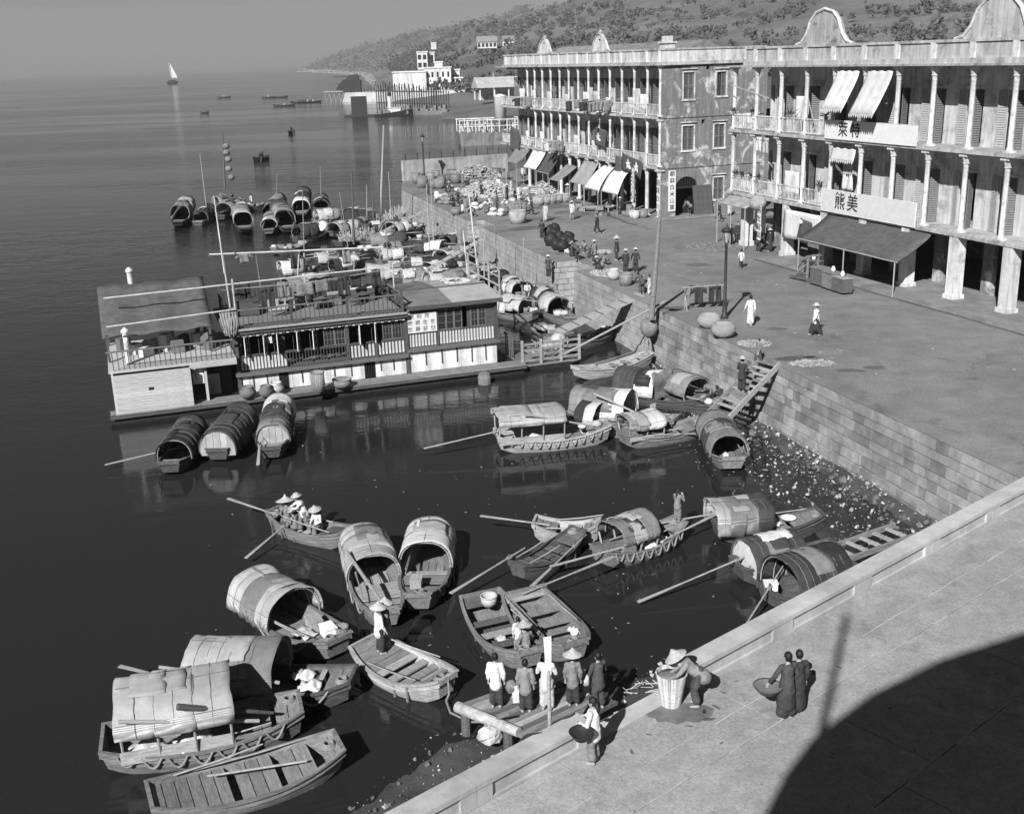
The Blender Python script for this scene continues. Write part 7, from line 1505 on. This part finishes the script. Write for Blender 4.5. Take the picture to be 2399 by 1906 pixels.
# a few people aboard the moored sampans
for i, (bi, u, po, jk, l) in enumerate(((0, .5, 'sit', 'l', 'person sitting in the pale-hooded sampan by the quay stairs'), (7, .6, 'sit', 'w', 'person in white sitting behind the roof deck'), (10, .4, 'sit', 'w', 'person in white sitting among boxes left of the tallest mast'), (17, .2, 'stand', 'd', 'boatman standing in the basket cargo boat'), (18, -.2, 'bend', 'm', 'boatman stooping in the brushwood boat'), (19, .4, 'stand', 'd', 'boatman standing among pale sacks below the masts'), (22, .3, 'bend', 'd', 'figure working under the lantern mast'), (23, .2, 'stand', 'w', 'figure in white beside the lantern mast'), (23, -.3, 'sit', 'd', 'dark figure sitting beside the lantern mast'), (27, .7, 'sit', 'w', 'figure in white under the dark wide hood'), (14, .5, 'sit', 'd', 'figure sitting by the hanging nets'))): person(l, on(KB[bi], u, .1, KB[bi].sheer(u) - .05), rnd.uniform(0, 360), po, jk, 'd', 1.55)
person('woman sitting among laundry on the roof deck', LH((9.6, -3.2, 4.1)), 0, 'sit', 'd', 'd', 1.4)
# ------------------------------------------------------------------ quay, street and terrace things
def lamp_post(px, py, label, h_=4.9):
    t = thing('street_lamp', label, 'street lamp', W(px, py, 0))
    MB().lathe([(.2, 0), (.2, .12), (.14, .2), (.12, .9), (.15, .95), (.09, 1.05), (.07, h_ - 1.0), (.1, h_ - .95), (.06, h_ - .88)], 12).build('post', M_iron, t, True)
    fr = MB()
    for k in range(4):
        a = math.pi / 4 + k * math.pi / 2; fr.tube([(.1 * math.cos(a), .1 * math.sin(a), h_ - .88), (.25 * math.cos(a), .25 * math.sin(a), h_ - .28)], .018, 5)
    fr.tube([(.27 * math.cos(k * math.pi / 4), .27 * math.sin(k * math.pi / 4), h_ - .28) for k in range(9)], .02, 5, False); fr.build('lantern_frame', M_iron, t)
    MB().lathe([(.09, h_ - .86), (.22, h_ - .3), (.2, h_ - .3), (.07, h_ - .85)], 8).build('lantern_glass', mat('lamp_glass', .3, 'noise', .2, 4, rough=.2, bump=0), t)
    MB().lathe([(.31, h_ - .27), (.2, h_ - .14), (.07, h_ - .06), (.04, h_ + .1), (.01, h_ + .16)], 12).build('lantern_cap', M_iron, t, True)
lamp_post(1697, 745, 'tall iron street lamp beside the round baskets on the quay'); lamp_post(995, 427, 'iron street lamp at the far end of the market quay', 5.5)
mast(1526, 748, 1547, 492, -.3, .13, 'leaning timber pole at the quay edge with a thin top', WOOD('mid'), 'quay_pole')
o = MB().tube([W(1546, 525, 6), W(1546, 525, 6).lerp(W(1350, 690, .6), .5) - Vector((0, 0, .5)), W(1350, 690, .6)], .012, 4).build('stay_wire', M_iron) if False else None
o = MB().lathe([(.1, -.55), (.4, -.35), (.5, 0), (.42, .35), (.2, .52)], 14).build('fender_basket', M_basket, None, True, loc=W(1526, 762, -.9) + Vector((-.2, -.5, 0))); tag(o, 'big round wicker fender hanging on the quay wall below the pole', 'basket')
mb = MB()
for i in range(16): a = rnd.random() * 6.28; p = W(1526, 762, -.9) + Vector((-.2, -.5, -.5)); mb.tube([p, p + Vector((.15 * math.cos(a), .15 * math.sin(a), -.45)), p + Vector((.2 * math.cos(a), .2 * math.sin(a), -.95))], .02, 4)
tag(mb.build('frayed_rope', M_rope), 'frayed rope ends hanging below the round fender', 'rope')
# round baskets
for px, py, l in ((1661, 768, 'big pale round basket on the quay edge, left of two'), (1694, 790, 'big pale round basket on the quay edge, right of two')): basket(px, py, 0, .6, .8, l, mat('basket_pale', .45, 'weave', .2, 16, bump=.4), prof=[(.25, 0), (.55, .2), (.63, .45), (.47, .72), (.44, .72), (.5, .45), (.3, .1)], rim=False)
basket(1438, 655, 0, .45, .7, 'pale round pot on the quay edge beside the wicker tub', mat('pot_pale', .4, 'noise', .2, 3), prof=jar(.45, .7), rim=False, cat='pot', name='round_pot'); basket(1466, 668, 0, .42, .75, 'dark wicker tub on the quay edge behind the pole'); basket(1500, 662, 0, .35, .45, 'round basket carried between the people on the quay edge')
# drying rack with trousers
dr = thing('drying_rack', 'low bamboo drying rack between pole and lamp on the quay', 'rack', W(1650, 722), .2)
for s_ in (-1, 1): MB().tube([(s_ * 1.15, 0, 0), (s_ * 1.15, 0, 1.25)], .03, 6).build('upright', M_bamboo, dr); MB().tube([(s_ * 1.15, -.4, 0), (s_ * 1.15, 0, .9)], .025, 6).build('brace', M_bamboo, dr)
MB().tube([(-1.3, 0, 1.25), (1.3, 0, 1.22)], .03, 6).build('crossbar', M_bamboo, dr)
c_, s__ = math.cos(.2), math.sin(.2)
for i, (x, k, w_, h_) in enumerate(((-.35, 0, .5, .95), (.6, 1, .7, 1.05), (-1.0, 2, .4, .5))): garment('laundry_item', W(1650, 722) + Vector((x * c_, x * s__, 1.24)), Vector((c_, s__, 0)), Vector((s__, -c_, 0)), w_, h_, M_cd if i < 2 else M_cm, ['black shirt on the low drying rack', 'black trousers on the low drying rack', 'small grey cloth on the low drying rack'][i], 'washing on the low rack', k)
# trampled leaf litter and straw
def litter(name, px, py, rx, ry, n_, ln, m_, label, z=.0, hgt=.1, cat='litter'):
    c = W(px, py, z); mb = MB()
    for i in range(n_):
        a, q = rnd.random() * 6.28, math.sqrt(rnd.random()); p = c + Vector((rx * q * math.cos(a), ry * q * math.sin(a), rnd.random() ** 2 * hgt * (1.2 - q) + .012)); th = rnd.random() * 3.14; mb.bar(p, p + Vector((math.cos(th) * ln, math.sin(th) * ln, rnd.uniform(-.02, .05))), ln * .25, ln * .1)
    return tag(mb.build(name, m_), label, cat, kind='stuff')
litter('straw_litter', 1672, 578, 2.0, 2.2, 900, .16, mat('leaf_litter', .2, 'noise', .4, 3), 'scattered leaf litter in the middle of the street'); litter('straw_litter', 1768, 806, .8, .7, 380, .13, mat('old_straw', .36, 'noise', .4, 3), 'pale straw spread on the quay edge at the plank stairs'); litter('straw_litter', 1905, 852, 1.0, .6, 300, .12, mat('old_straw', .36), 'pale straw strewn along the quay edge right of the plank stairs'); litter('straw_litter', 1425, 640, 1.2, 1.4, 300, .14, M_cl, 'goods and scraps spread on the quay edge')
litter('straw_litter', 1415, 590, .7, .7, 60, .2, M_cw, 'few white scraps on the street behind those squatting')
# market heaps
def heap(name, px, py, rx, ry, hg, n_, ln, m_, label, rad=.05, cat='heap'):
    c = W(px, py, 0); mb = MB()
    for i in range(n_):
        a, q = rnd.random() * 6.28, math.sqrt(rnd.random()); z = hg * (1 - q * q) * rnd.uniform(.2, 1); p = c + Vector((rx * q * math.cos(a), ry * q * math.sin(a), z + .03)); d = Vector((rnd.gauss(0, 1), rnd.gauss(0, 1), rnd.gauss(0, .3))).normalized() * ln / 2; mb.tube([p - d, p + d], rad * rnd.uniform(.6, 1.3), 4)
    return tag(mb.build(name, m_), label, cat, kind='stuff')
heap('produce_heap', 1140, 452, 3.0, 5.0, 1.2, 1500, .42, M_cl, 'big heap of pale produce in the middle of the market', .055); heap('firewood_heap', 1112, 420, 3.4, 2.6, 1.7, 1300, .6, mat('firewood', .3, 'noise', .4, 2), 'heap of split firewood at the back of the market', .07); heap('firewood_heap', 1280, 452, 1.6, 2.5, 1.3, 350, .8, M_straw, 'small stack of firewood below the patched tarpaulin', .05); heap('produce_heap', 1070, 470, 2.0, 2.6, .8, 500, .4, M_cm, 'low mixed heap near the outer quay edge', .08)
mk_b = [(975, 430), (985, 426), (998, 438), (1010, 428), (1022, 424), (1035, 434), (1048, 425), (1060, 421), (1015, 442), (990, 440), (1068, 430), (1080, 424), (1030, 442), (1174, 412), (1162, 416), (1185, 420)]
for i, (px, py) in enumerate(mk_b): basket(px, py, 0, rnd.uniform(.45, .65), rnd.uniform(.8, 1.25), 'wicker barrel, %s from the left at the back of the market quay' % ORD[sorted(mk_b).index((px, py))], rnd.choice((M_basket, M_clay, M_basket)))['group'] = 'barrel baskets at the back of the market'
for i in range(5): basket(1262 + i * 14.5, 480 - i * 1.5, 0, .62, .8, ['first', 'second', 'third', 'fourth', 'fifth'][i] + ' from the left in the row of five baskets', mat('basket_pale', .45))
basket(1213, 523, 0, .75, 1.1, 'big pale square-sided basket alone on the street', mat('basket_pale', .45)); basket(1220, 497, 0, .6, .8, 'basket at the right end of the vendor row'); basket(1205, 495, 0, .6, .8, 'basket left of the right end of the vendor row'); basket(1180, 500, 0, .5, .6, 'basket beside the squatting vendor'); basket(1068, 502, 0, .5, .6, 'tub under the person bending at the market edge')
# stacked goods along the arcade and the market edge
GD = [(LA((x, 2.6 + (i % 3) * .5, 0)), i) for i, x in enumerate((33, 31, 28.5, 26, 24, 21.5, 19.6, 16, 14.6, 12.6, 10.4, 8.6, 6.2, 4.4))]
for p, i in GD:
    s_ = rnd.uniform(.5, .9); t = thing('goods_crate', 'stacked goods in front of the arcade, %s stack from the far end' % ORD[i], 'goods', p, aang + rnd.uniform(-.3, .3))
    for k in range(rnd.choice((2, 3, 4))): w_ = s_ * rnd.uniform(.7, 1); MB().box(-w_ / 2, w_ / 2, -w_ * .4, w_ * .4, 0, .32).build('box', WOOD(rnd.choice(('pale', 'mid', 'dark'))), t, loc=(rnd.uniform(-.5, .5) * (k > 0), rnd.uniform(-.3, .3), .34 * (k // 2)), rotz=rnd.uniform(-.4, .4))
for i, (px, py) in enumerate(((1030, 470), (1045, 478), (1085, 495), (1100, 470), (1118, 492), (1160, 505), (1195, 480), (1225, 455), (1175, 440), (1060, 448))):
    t = thing('produce_pile', 'pile of sacks on the market quay, %s from the outer edge' % ORD[sorted((1030, 1045, 1085, 1100, 1118, 1160, 1195, 1225, 1175, 1060)).index(px)], 'sacks', W(px, py)); m_ = rnd.choice((M_cl, M_straw, M_cm))
    for k in range(5): MB().ball((0, 0, .2), (.42, .3, .22), 9, 6, .1).build('sack', m_, t, True, loc=(rnd.uniform(-.6, .6), rnd.uniform(-.6, .6), .3 * (k > 2)), rotz=rnd.random() * 3)
# the group of dark baskets on the quay edge
CHB = [(1287, 555), (1298, 562), (1310, 570), (1322, 575), (1292, 575), (1305, 585), (1318, 590), (1330, 568), (1300, 550), (1336, 582)]
for i, (px, py) in enumerate(CHB):
    o = MB().ball((0, 0, .42), (rnd.uniform(.38, .55), .42, rnd.uniform(.42, .6)), 12, 9, .16).build('charcoal_basket', M_black, None, True, loc=W(px, py, .02)); tag(o, 'black bulging charcoal basket, %s from the left in the pile on the quay edge' % ORD[sorted(CHB).index((px, py))], 'basket', 'charcoal baskets on the quay edge')
# flat handcart, boat shaped tub, low tables
def lowtable(px, py, L_, w_, h_, rz, label, m_='pale', name='low_table'):
    t = thing(name, label, 'table', W(px, py, 0), rz); MB().box(-L_ / 2, L_ / 2, -w_ / 2, w_ / 2, h_ - .06, h_).build('top', WOOD(m_), t)
    for a in (-1, 1):
        for b_ in (-1, 1): MB().box(a * L_ * .42 - .04, a * L_ * .42 + .04, b_ * w_ * .38 - .04, b_ * w_ * .38 + .04, 0, h_ - .06).build('leg', WOOD(m_), t)
    return t
lowtable(1398, 495, 2.6, .9, .45, -.2, 'low pale table standing alone on the street'); lowtable(1245, 447, 2.4, .8, .4, .1, 'low grey bench left of the row of baskets', 'mid'); lowtable(1118, 432, 2.2, 1.2, .7, .2, 'dark trestle behind the pale produce heap', 'dark')
# platform scale and stall of boxes by the right hand shop
sc2 = thing('platform_scale', 'timber platform scale with upright frame in front of the dark awning', 'scale', W(1888, 655), -1.1)
MB().box(-.9, .9, -.6, .6, .1, .2).build('platform', WOOD('dark'), sc2)
for a in (-1, 1): MB().box(.5, .6, a * .4 - .05, a * .4 + .05, .2, 1.5).build('upright', WOOD('mid'), sc2); MB().bar((-.6, a * .4, .2), (.5, a * .4, 1.1), .07).build('brace', WOOD('mid'), sc2); MB().box(-.8 * a - .08, -.8 * a + .08, -.6, .6, 0, .1).build('runner', WOOD('dark'), sc2)
MB().box(.48, .62, -.55, .55, 1.5, 1.6).build('crossbar', WOOD('mid'), sc2)
for i, (px, py, s_, l) in enumerate(((1925, 665, .95, 'dark wooden chest under the front of the dark awning'), (1950, 674, .9, 'grey wooden chest next to the dark one'), (1972, 682, .8, 'pale topped box at the kerb under the dark awning'), (1905, 640, .8, 'stand with a white enamel jug left of the dark chest'))):
    t = thing('shop_chest', l, 'chest', W(px, py, .12), bang + rnd.uniform(-.1, .1)); MB().box(-s_ * .7, s_ * .7, -s_ * .4, s_ * .4, 0, s_).build('body', WOOD(('dark', 'mid', 'dark', 'black')[i]), t); MB().box(-s_ * .74, s_ * .74, -s_ * .44, s_ * .44, s_, s_ + .05).build('lid', WOOD(('mid', 'mid', 'pale', 'dark')[i]), t)
for i, (px, py, z) in enumerate(((1906, 615, 1.0), (1950, 645, 1.1), (1968, 655, 1.0))):
    o = MB().lathe([(.1, 0), (.14, .15), (.08, .3), (.1, .32)], 10).build('jug', M_enam, None, True, loc=W((1905, 1950, 1972)[i], (640, 674, 682)[i], .12) + Vector((0, 0, (.85, .96, .86)[i]))); tag(o, ('white enamel jug on the stand', 'white bottle on the grey chest', 'white bowl jar on the pale topped box')[i], 'jug')
# corner shop goods
for i in range(9): basket(0, 0, 0, rnd.uniform(.25, .45), rnd.uniform(.4, .9), '%s tub from the left in the %s row of the corner shop goods' % (ORD[i % 5], 'back' if i < 5 else 'front'), rnd.choice((M_basket, M_clay, M_cl)), loc=local(bA, (1.2 + (i % 5) * .7, 1.0 + (i // 5) * .7 + rnd.uniform(-.1, .1), .0)))['group'] = 'goods of the corner shop'
# end wall of the market quay
ew = thing('end_wall', 'white end wall with iron stubs at the far end of the market quay', 'wall')
a, b_ = W(946, 425), W(1190, 402); d = (b_ - a).normalized(); nn = Vector((-d.y, d.x, 0))
MB().hexa([a, b_, b_ + nn * .4, a + nn * .4, a + Vector((0, 0, 2.4)), b_ + Vector((0, 0, 2.2)), b_ + nn * .4 + Vector((0, 0, 2.2)), a + nn * .4 + Vector((0, 0, 2.4))]).build('wall_body', mat('end_wall_paint', .5, 'plaster', sc=.4, dark=.3, amt=.7), ew)
for i in range(9): p = a.lerp(b_, (i + .3) / 9) + nn * .2; MB().tube([p + Vector((0, 0, 2.1)), p + Vector((0, 0, 3.2))], .07, 6).build('iron_stub', M_iron, ew)
# ---------------- landing below the near terrace
ld = thing('log_landing', 'landing of weathered planks and logs at the foot of the terrace steps', 'landing')
P0 = [W(1078, 1648, LZ), W(1240, 1590, LZ), W(1450, 1640, LZ), W(1255, 1740, LZ)]
k = 13
for i in range(k):
    s0, s1 = i / k + .004, (i + 1) / k - .004; j0 = rnd.uniform(-.03, .03)
    q = [P0[0].lerp(P0[3], s0), P0[1].lerp(P0[2], s0), P0[1].lerp(P0[2], s1), P0[0].lerp(P0[3], s1)]; e = (q[1] - q[0]).normalized()
    q[0] += e * j0; q[3] += e * j0; q[1] += e * j0 * 3; q[2] += e * j0 * 3; dz = rnd.uniform(-.02, .02); c = sum(q, Vector()) / 4; lx = Matrix.Rotation(-math.atan2(e.y, e.x), 3, 'Z')
    o = MB().hexa([lx @ (x - c) + Vector((0, 0, -.1 + dz)) for x in q] + [lx @ (x - c) + Vector((0, 0, dz)) for x in q]).build('plank', WOOD(rnd.choice(('mid', 'pale', 'mid', 'dark'))), ld, loc=c, rotz=math.atan2(e.y, e.x))
MB().tube([W(1072, 1655, LZ - .1), W(1140, 1683, LZ - .02), W(1215, 1714, LZ + .02)], [.15, .145, .12], 14).build('log', mat('peeled_log', .34, 'wood', .4, 2, st=(1, 1, 1), bump=.3), ld)
for px, py in ((1090, 1655), (1190, 1700), (1270, 1730), (1240, 1605), (1400, 1630), (1330, 1680)): p = W(px, py, LZ); MB().tube([p + Vector((0, 0, -1.6)), p + Vector((0, 0, -.05))], .13, 8).build('pile', WOOD('dark'), ld)
# steps from the terrace opening
stp = thing('terrace_steps', 'broad stone steps in the parapet opening down to the landing', 'steps')
for i in range(7):
    o0, o1 = .41 + i * .28, .41 + (i + 1) * .28 + .06; z = -.3 * (i + 1); u0, u1 = gapA + .05, gapB - .05
    MB().hexa([par(u0, o0, z - .6), par(u1, o0, z - .6), par(u1, o1, z - .6), par(u0, o1, z - .6), par(u0, o0, z), par(u1, o0, z), par(u1, o1, z), par(u0, o1, z)]).build('step', M_coping, stp)
MB().hexa([par(gapA + .02, -.02, .002), par(gapB - .02, -.02, .002), par(gapB - .02, .43, .002), par(gapA + .02, .43, .002), par(gapA + .02, -.02, .05), par(gapB - .02, -.02, .05), par(gapB - .02, .43, .05), par(gapA + .02, .43, .05)]).build('threshold', M_coping, stp)
# rock, dark sheet over the parapet, white-bladed oar
o = MB().ball((0, 0, .25), (.3, .27, .24), 12, 9, .12).build('boulder', M_rub, None, loc=W(1148, 1742, -2.68)); tag(o, 'pale boulder on the mud beside the landing log', 'rock')
o = MB().sheet(lambda u, v: par(-.35 + 1.5 * u, .48 + .25 * v + .05 * math.sin(u * 12), .56 - 1.6 * v + .03 * math.sin(u * 9)), 14, 10, .025).build('dark_sheet', M_cd, None, True); tag(o, 'black cloth hung over the outer side of the parapet left of the steps', 'cloth')
ow = thing('white_oar', 'upright long oar with broad white blade held beside the landing', 'oar', W(1288, 1700, -1.0)); bp_ = ow.location
topz = HT(1285, 1485, bp_); 
MB().tube([(0, 0, -.4), (0, 0, topz - bp_.z - .9)], .045, 8).build('shaft', WOOD('pale'), ow); MB().hexa([(-.06, -.02, topz - bp_.z - 1.0), (.06, -.02, topz - bp_.z - 1.0), (.06, .02, topz - bp_.z - 1.0), (-.06, .02, topz - bp_.z - 1.0), (-.1, -.02, topz - bp_.z - .08), (.08, -.02, topz - bp_.z - .05), (.08, .02, topz - bp_.z - .05), (-.1, .02, topz - bp_.z - .08)]).build('blade', M_cw, ow)
# things in hand
for (px, py, z, r_, m_, l, hgt) in ((1362, 1720, TZ, .24, M_black, 'dark basin held by the woman in white blouse', .9), (1798, 1612, TZ, .3, M_clay, 'wide bowl basket carried by the woman in dark clothes', .75)):
    p = W(px, py, z + hgt); o = MB().lathe([(r_ * .55, -.1), (r_, .06), (r_ * 1.04, .07), (r_ * .92, .05), (r_ * .5, -.07)], 16).build('basin', m_, None, True, loc=p); tag(o, l, 'basin')
for (px, py, z, l, m_) in ((1198, 1608, LZ, 'round net bag held by the girl in white blouse', M_basket), (1372, 1590, LZ, 'white bundle carried by the bare-headed man', M_cl)):
    p = W(px, py, z + .55); o = MB().ball(p, (.15, .13, .2), 10, 8, .06).build('net_bag', m_, None, True); tag(o, l, 'bag')
p = W(1213, 1620, LZ + .45); o = MB().hexa([p + Vector(q) for q in ((-.13, -.03, -.3), (.15, -.03, -.3), (.15, .04, -.3), (-.13, .04, -.3), (-.15, -.01, .16), (.1, -.01, .2), (.1, .02, .2), (-.15, .02, .16))]).build('shopping_bag', M_cw); tag(o, 'flat white bag held by the girl in striped jacket', 'bag')
# ribbed basket with pale stalks, spilt water, stalks
rb_ = thing('ribbed_basket', 'tall basket of pale upright strips standing at the parapet opening', 'basket', W(1572, 1648, TZ))
for i in range(34):
    a = i / 34 * 6.283; MB().bar((.2 * math.cos(a), .2 * math.sin(a), 0), (.33 * math.cos(a), .33 * math.sin(a), .78), .05, .02, (math.cos(a), math.sin(a), 0)).build('strip', M_cw if i % 3 else M_straw, rb_)
MB().lathe([(.19, .02), (.3, .7), (.05, .72)], 14).build('contents', M_cm, rb_, True)
heap('stalk_heap', 1518, 1618, .5, .28, .16, 26, .3, M_straw, 'pale stalks lying on the steps left of the ribbed basket', .011)
o = MB().lathe([(.2, 0), (.26, .3), (.23, .3), (.18, .04)], 14).build('bucket', M_cd, None, True, loc=W(1580, 1600, TZ)); tag(o, 'dark bucket behind the ribbed basket', 'bucket')
M_wet = mat('wet_patch', .14, 'noise', .3, 3, rough=.35, bump=.1, piece=0); mb = MB(); c = W(1590, 1668, TZ)
for ring in range(1):
    mb.poly([c + Vector((math.cos(a / 40 * 6.283) * (.75 + .25 * mnoise.noise(Vector((math.cos(a / 40 * 6.283) * 2, math.sin(a / 40 * 6.283) * 2, 4)))), math.sin(a / 40 * 6.283) * (.4 + .15 * mnoise.noise(Vector((math.cos(a / 40 * 6.283) * 3, math.sin(a / 40 * 6.283) * 3, 8)))), .004)) for a in range(40)])
tag(mb.build('water_stain', M_wet), 'wet stain on the terrace round the ribbed basket', 'stain', kind='stuff')
# ---------------- the house from whose veranda the harbour is seen (behind and above the viewer)
vb = thing('veranda_house', 'tall house behind the viewpoint whose roof shades the terrace corner', 'building')
zr = 15.6; dsp = Vector((sdir.x, sdir.y, 0)) / math.tan(SUN_EL) / Vector((sdir.x, sdir.y, 0)).length * (zr - TZ)
Q = [W(px, py, TZ) - dsp for px, py in ((1790, 1906), (1838, 1812), (1905, 1725), (2039, 1625), (2200, 1545), (2399, 1480))]
poly = [Vector((q.x, q.y, 0)) for q in Q] + [Vector((45, Q[-1].y + 4, 0)), Vector((45, -40, 0)), Vector((Q[0].x - .5, -40, 0))]
n_ = len(poly); MB().raw([(p.x, p.y, zr - .3) for p in poly] + [(p.x, p.y, zr) for p in poly], [tuple(range(n_))[::-1], tuple(range(n_, 2 * n_))] + [(i, (i + 1) % n_, n_ + (i + 1) % n_, n_ + i) for i in range(n_)]).build('roof', M_side, vb)
MB().box(1.5, 44, -39, -3.0, 0, zr - .3).build('wall', M_side, vb); MB().box(-2.5, 20, -3.0, .4, 11.5, 11.8).build('veranda_floor', M_side, vb)
for x in (2.2, 8, 14): MB().box(x - .2, x + .2, -1.2, -.8, 11.8, zr - .3).build('veranda_post', M_side, vb)
fs = W(1925, 1715, TZ) - dsp; ft = W(1957, 1440, TZ); L_ = ((ft - (fs + dsp)).length) * math.tan(SUN_EL); MB().tube([(fs.x, fs.y, zr), (fs.x, fs.y, zr + L_)], .09, 8).build('flagstaff', M_iron, vb)

# ------------------------------------------------------------------ small marks of use: gutters, stains, scraps, drifting rubbish
def strip(name, pts, w_, m_, z=.006, th=.004):
    mb = MB()
    for a, b_ in zip(pts[:-1], pts[1:]): mb.bar(Vector((a.x, a.y, z)), Vector((b_.x, b_.y, z)), w_, th)
    return tag(mb.build(name, m_), kind='structure')
M_gut = mat('gutter_dirt', .1, 'ground', .3, 1.5, bump=.2, piece=0, world=True)
def wob(pts, n_=8, a_=.12):
    out = []
    for p, q in zip(pts[:-1], pts[1:]):
        for i in range(n_): x = p.lerp(q, i / n_); out.append(x + Vector((rnd.uniform(-a_, a_), rnd.uniform(-a_, a_), 0)))
    return out + [pts[-1]]
strip('gutter', wob([W(1172, 412), W(1268, 448), W(1330, 462)]), .4, M_gut); strip('gutter', wob([W(1412, 497), W(1462, 520), W(1490, 527)]), .35, M_gut); strip('gutter', wob([LB((5.0, -2.5, 0)), LB((20, -2.5, 0)), LB((34, -2.5, 0))]), .25, M_gut); strip('gutter', wob([LA((-1.5, .9, 0)), LA((-1.5, -9, 0))]), .3, M_gut)
M_damp = mat('damp_earth', .12, 'ground', .25, 1.2, rough=.6, bump=.2, piece=0, world=True)
def stain(px, py, rx, ry, rz, sd, z=.005):
    c = W(px, py, 0); mb = MB(); pts = []
    for a in range(36):
        t = a / 36 * 6.283; q = 1 + .55 * mnoise.noise(Vector((math.cos(t) * 1.6 + sd, math.sin(t) * 1.6, sd))); x, y = rx * q * math.cos(t), ry * q * math.sin(t); pts.append((c.x + x * math.cos(rz) - y * math.sin(rz), c.y + x * math.sin(rz) + y * math.cos(rz), z))
    mb.poly(pts); return tag(mb.build('damp_stain', M_damp), kind='structure')
for i, q in enumerate(((1300, 484, 2.6, 1.4, .2), (1262, 470, 2.8, 1.2, .4), (1335, 497, 1.8, .9, .1), (1370, 502, 1.4, .8, 1), (1255, 512, 2.4, 1.2, .3), (1230, 535, 1.6, .9, .5), (1590, 722, .9, .5, .2), (1575, 728, .6, .35, .8), (1862, 838, .9, .35, .2), (1990, 868, .6, .3, 0), (1905, 838, .4, .25, 0), (2050, 860, .5, .3, .2), (1820, 770, .5, .3, .1), (1640, 620, .8, .5, 0))): stain(*q, i * 3.7)
# scraps on the street
mb = MB()
for i in range(170):
    y = rnd.uniform(45, 150); x = quay_x(y) + rnd.random() ** .8 * 10 + .4
    if (x - quay_x(y)) > (17.6 - .33 / .944 * (y - 80.6) - quay_x(y)) - 1.0: continue
    s_ = rnd.uniform(.02, .07); a = rnd.random() * 6.28; mb.box(-s_, s_, -s_ * .6, s_ * .6, .004, .012 + s_ * .3, Matrix.Translation((x, y, 0)) @ Matrix.Rotation(a, 4, 'Z'))
tag(mb.build('street_scraps', mat('scraps', .24, 'noise', .5, .4, world=True)), 'small scraps and pebbles strewn over the street', 'litter', kind='stuff')
mb = MB()
for i in range(160):
    p = par(rnd.uniform(-6, 18), -rnd.random() ** 1.3 * 9, TZ); s_ = rnd.uniform(.008, .03); a = rnd.random() * 6.28; mb.box(-s_, s_, -s_ * .5, s_ * .5, .001, .006 + s_ * .3, Matrix.Translation(p) @ Matrix.Rotation(a, 4, 'Z'))
tag(mb.build('terrace_scraps', mat('scraps_dark', .2, 'noise', .7, .8, world=True)), 'crumbs and dirt scattered over the terrace', 'litter', kind='stuff')
# drifting scraps and straw on the water of the basin
mb = MB()
for i in range(900):
    if i < 200: p = W(rnd.uniform(420, 1980), rnd.uniform(880, 1620), SEA)
    else: s0 = rnd.random(); p = Vector(far_in(s0)).lerp(Vector(far_out(s0)), .2 + rnd.random() ** 1.4 * 1.1); p.z = SEA
    if p.x > quay_x(p.y) - .3 or (p - par(0, .5)).dot(pn) < .4: continue
    s_ = rnd.uniform(.01, .045) * (1.8 if rnd.random() < .06 else 1); a = rnd.random() * 6.28; mb.box(-s_, s_, -s_ * .35, s_ * .35, -.004, .008, Matrix.Translation(p) @ Matrix.Rotation(a, 4, 'Z'))
tag(mb.build('drifting_scraps', mat('drift', .3, 'noise', .5, .6, world=True)), 'flecks of straw and rubbish drifting on the basin', 'litter', kind='stuff')
M_smud = mat('terrace_smudge', .13, 'ground', .3, 3, bump=.1, piece=0, world=True); M_mort = mat('joint_mortar', .42, 'ground', .2, 2, bump=.1, piece=0, world=True)
for i, (px, py, r_) in enumerate(((1695, 1622, .09), (1678, 1655, .12), (1650, 1665, .1), (1660, 1684, .14), (1725, 1595, .07), (1905, 1575, .1), (1965, 1562, .08), (1745, 1640, .05), (1810, 1640, .06), (1615, 1700, .08), (1520, 1720, .07), (1480, 1760, .09), (1450, 1700, .06), (1690, 1740, .06), (1980, 1500, .07), (1780, 1600, .05))):
    c = W(px, py, TZ); rz = rnd.random() * 3; mb = MB(); mb.poly([(c.x + r_ * (1 + .5 * mnoise.noise(Vector((math.cos(a * .314) * 2, math.sin(a * .314) * 2, i)))) * (math.cos(a * .314) * math.cos(rz) - .35 * math.sin(a * .314) * math.sin(rz)), c.y + r_ * (1 + .5 * mnoise.noise(Vector((math.cos(a * .314) * 2, math.sin(a * .314) * 2, i)))) * (math.cos(a * .314) * math.sin(rz) + .35 * math.sin(a * .314) * math.cos(rz)), TZ + .004) for a in range(20)]); tag(mb.build('damp_stain', M_smud), kind='structure')
for o_ in (-1.25, -2.1, -5.0):   # old repointed joints and hairline cracks
    pts = [par(u_ * .6 - 3, o_ + rnd.uniform(-.015, .015), 0) for u_ in range(36)]; mb = MB()
    for a, b_ in zip(pts[:-1], pts[1:]):
        if rnd.random() < .75: mb.bar(Vector((a.x, a.y, TZ + .004)), Vector((b_.x, b_.y, TZ + .004)), rnd.uniform(.012, .035), .003)
    tag(mb.build('joint_mortar', M_mort), kind='structure')
# ------------------------------------------------------------------ sea haze
hz = MB().box(-5200, 5200, -150, 6500, SEA - 4, 330).build('haze', None); tag(hz, kind='stuff')
hm = bpy.data.materials.new('haze_air'); hm.use_nodes = True; hn = hm.node_tree; hn.nodes.clear()
pv = hn.nodes.new('ShaderNodeVolumePrincipled'); pv.inputs['Color'].default_value = (.62, .62, .62, 1); pv.inputs['Density'].default_value = 1.5e-4; pv.inputs['Anisotropy'].default_value = 0
ho = hn.nodes.new('ShaderNodeOutputMaterial'); hn.links.new(pv.outputs[0], ho.inputs['Volume']); hz.data.materials.append(hm)
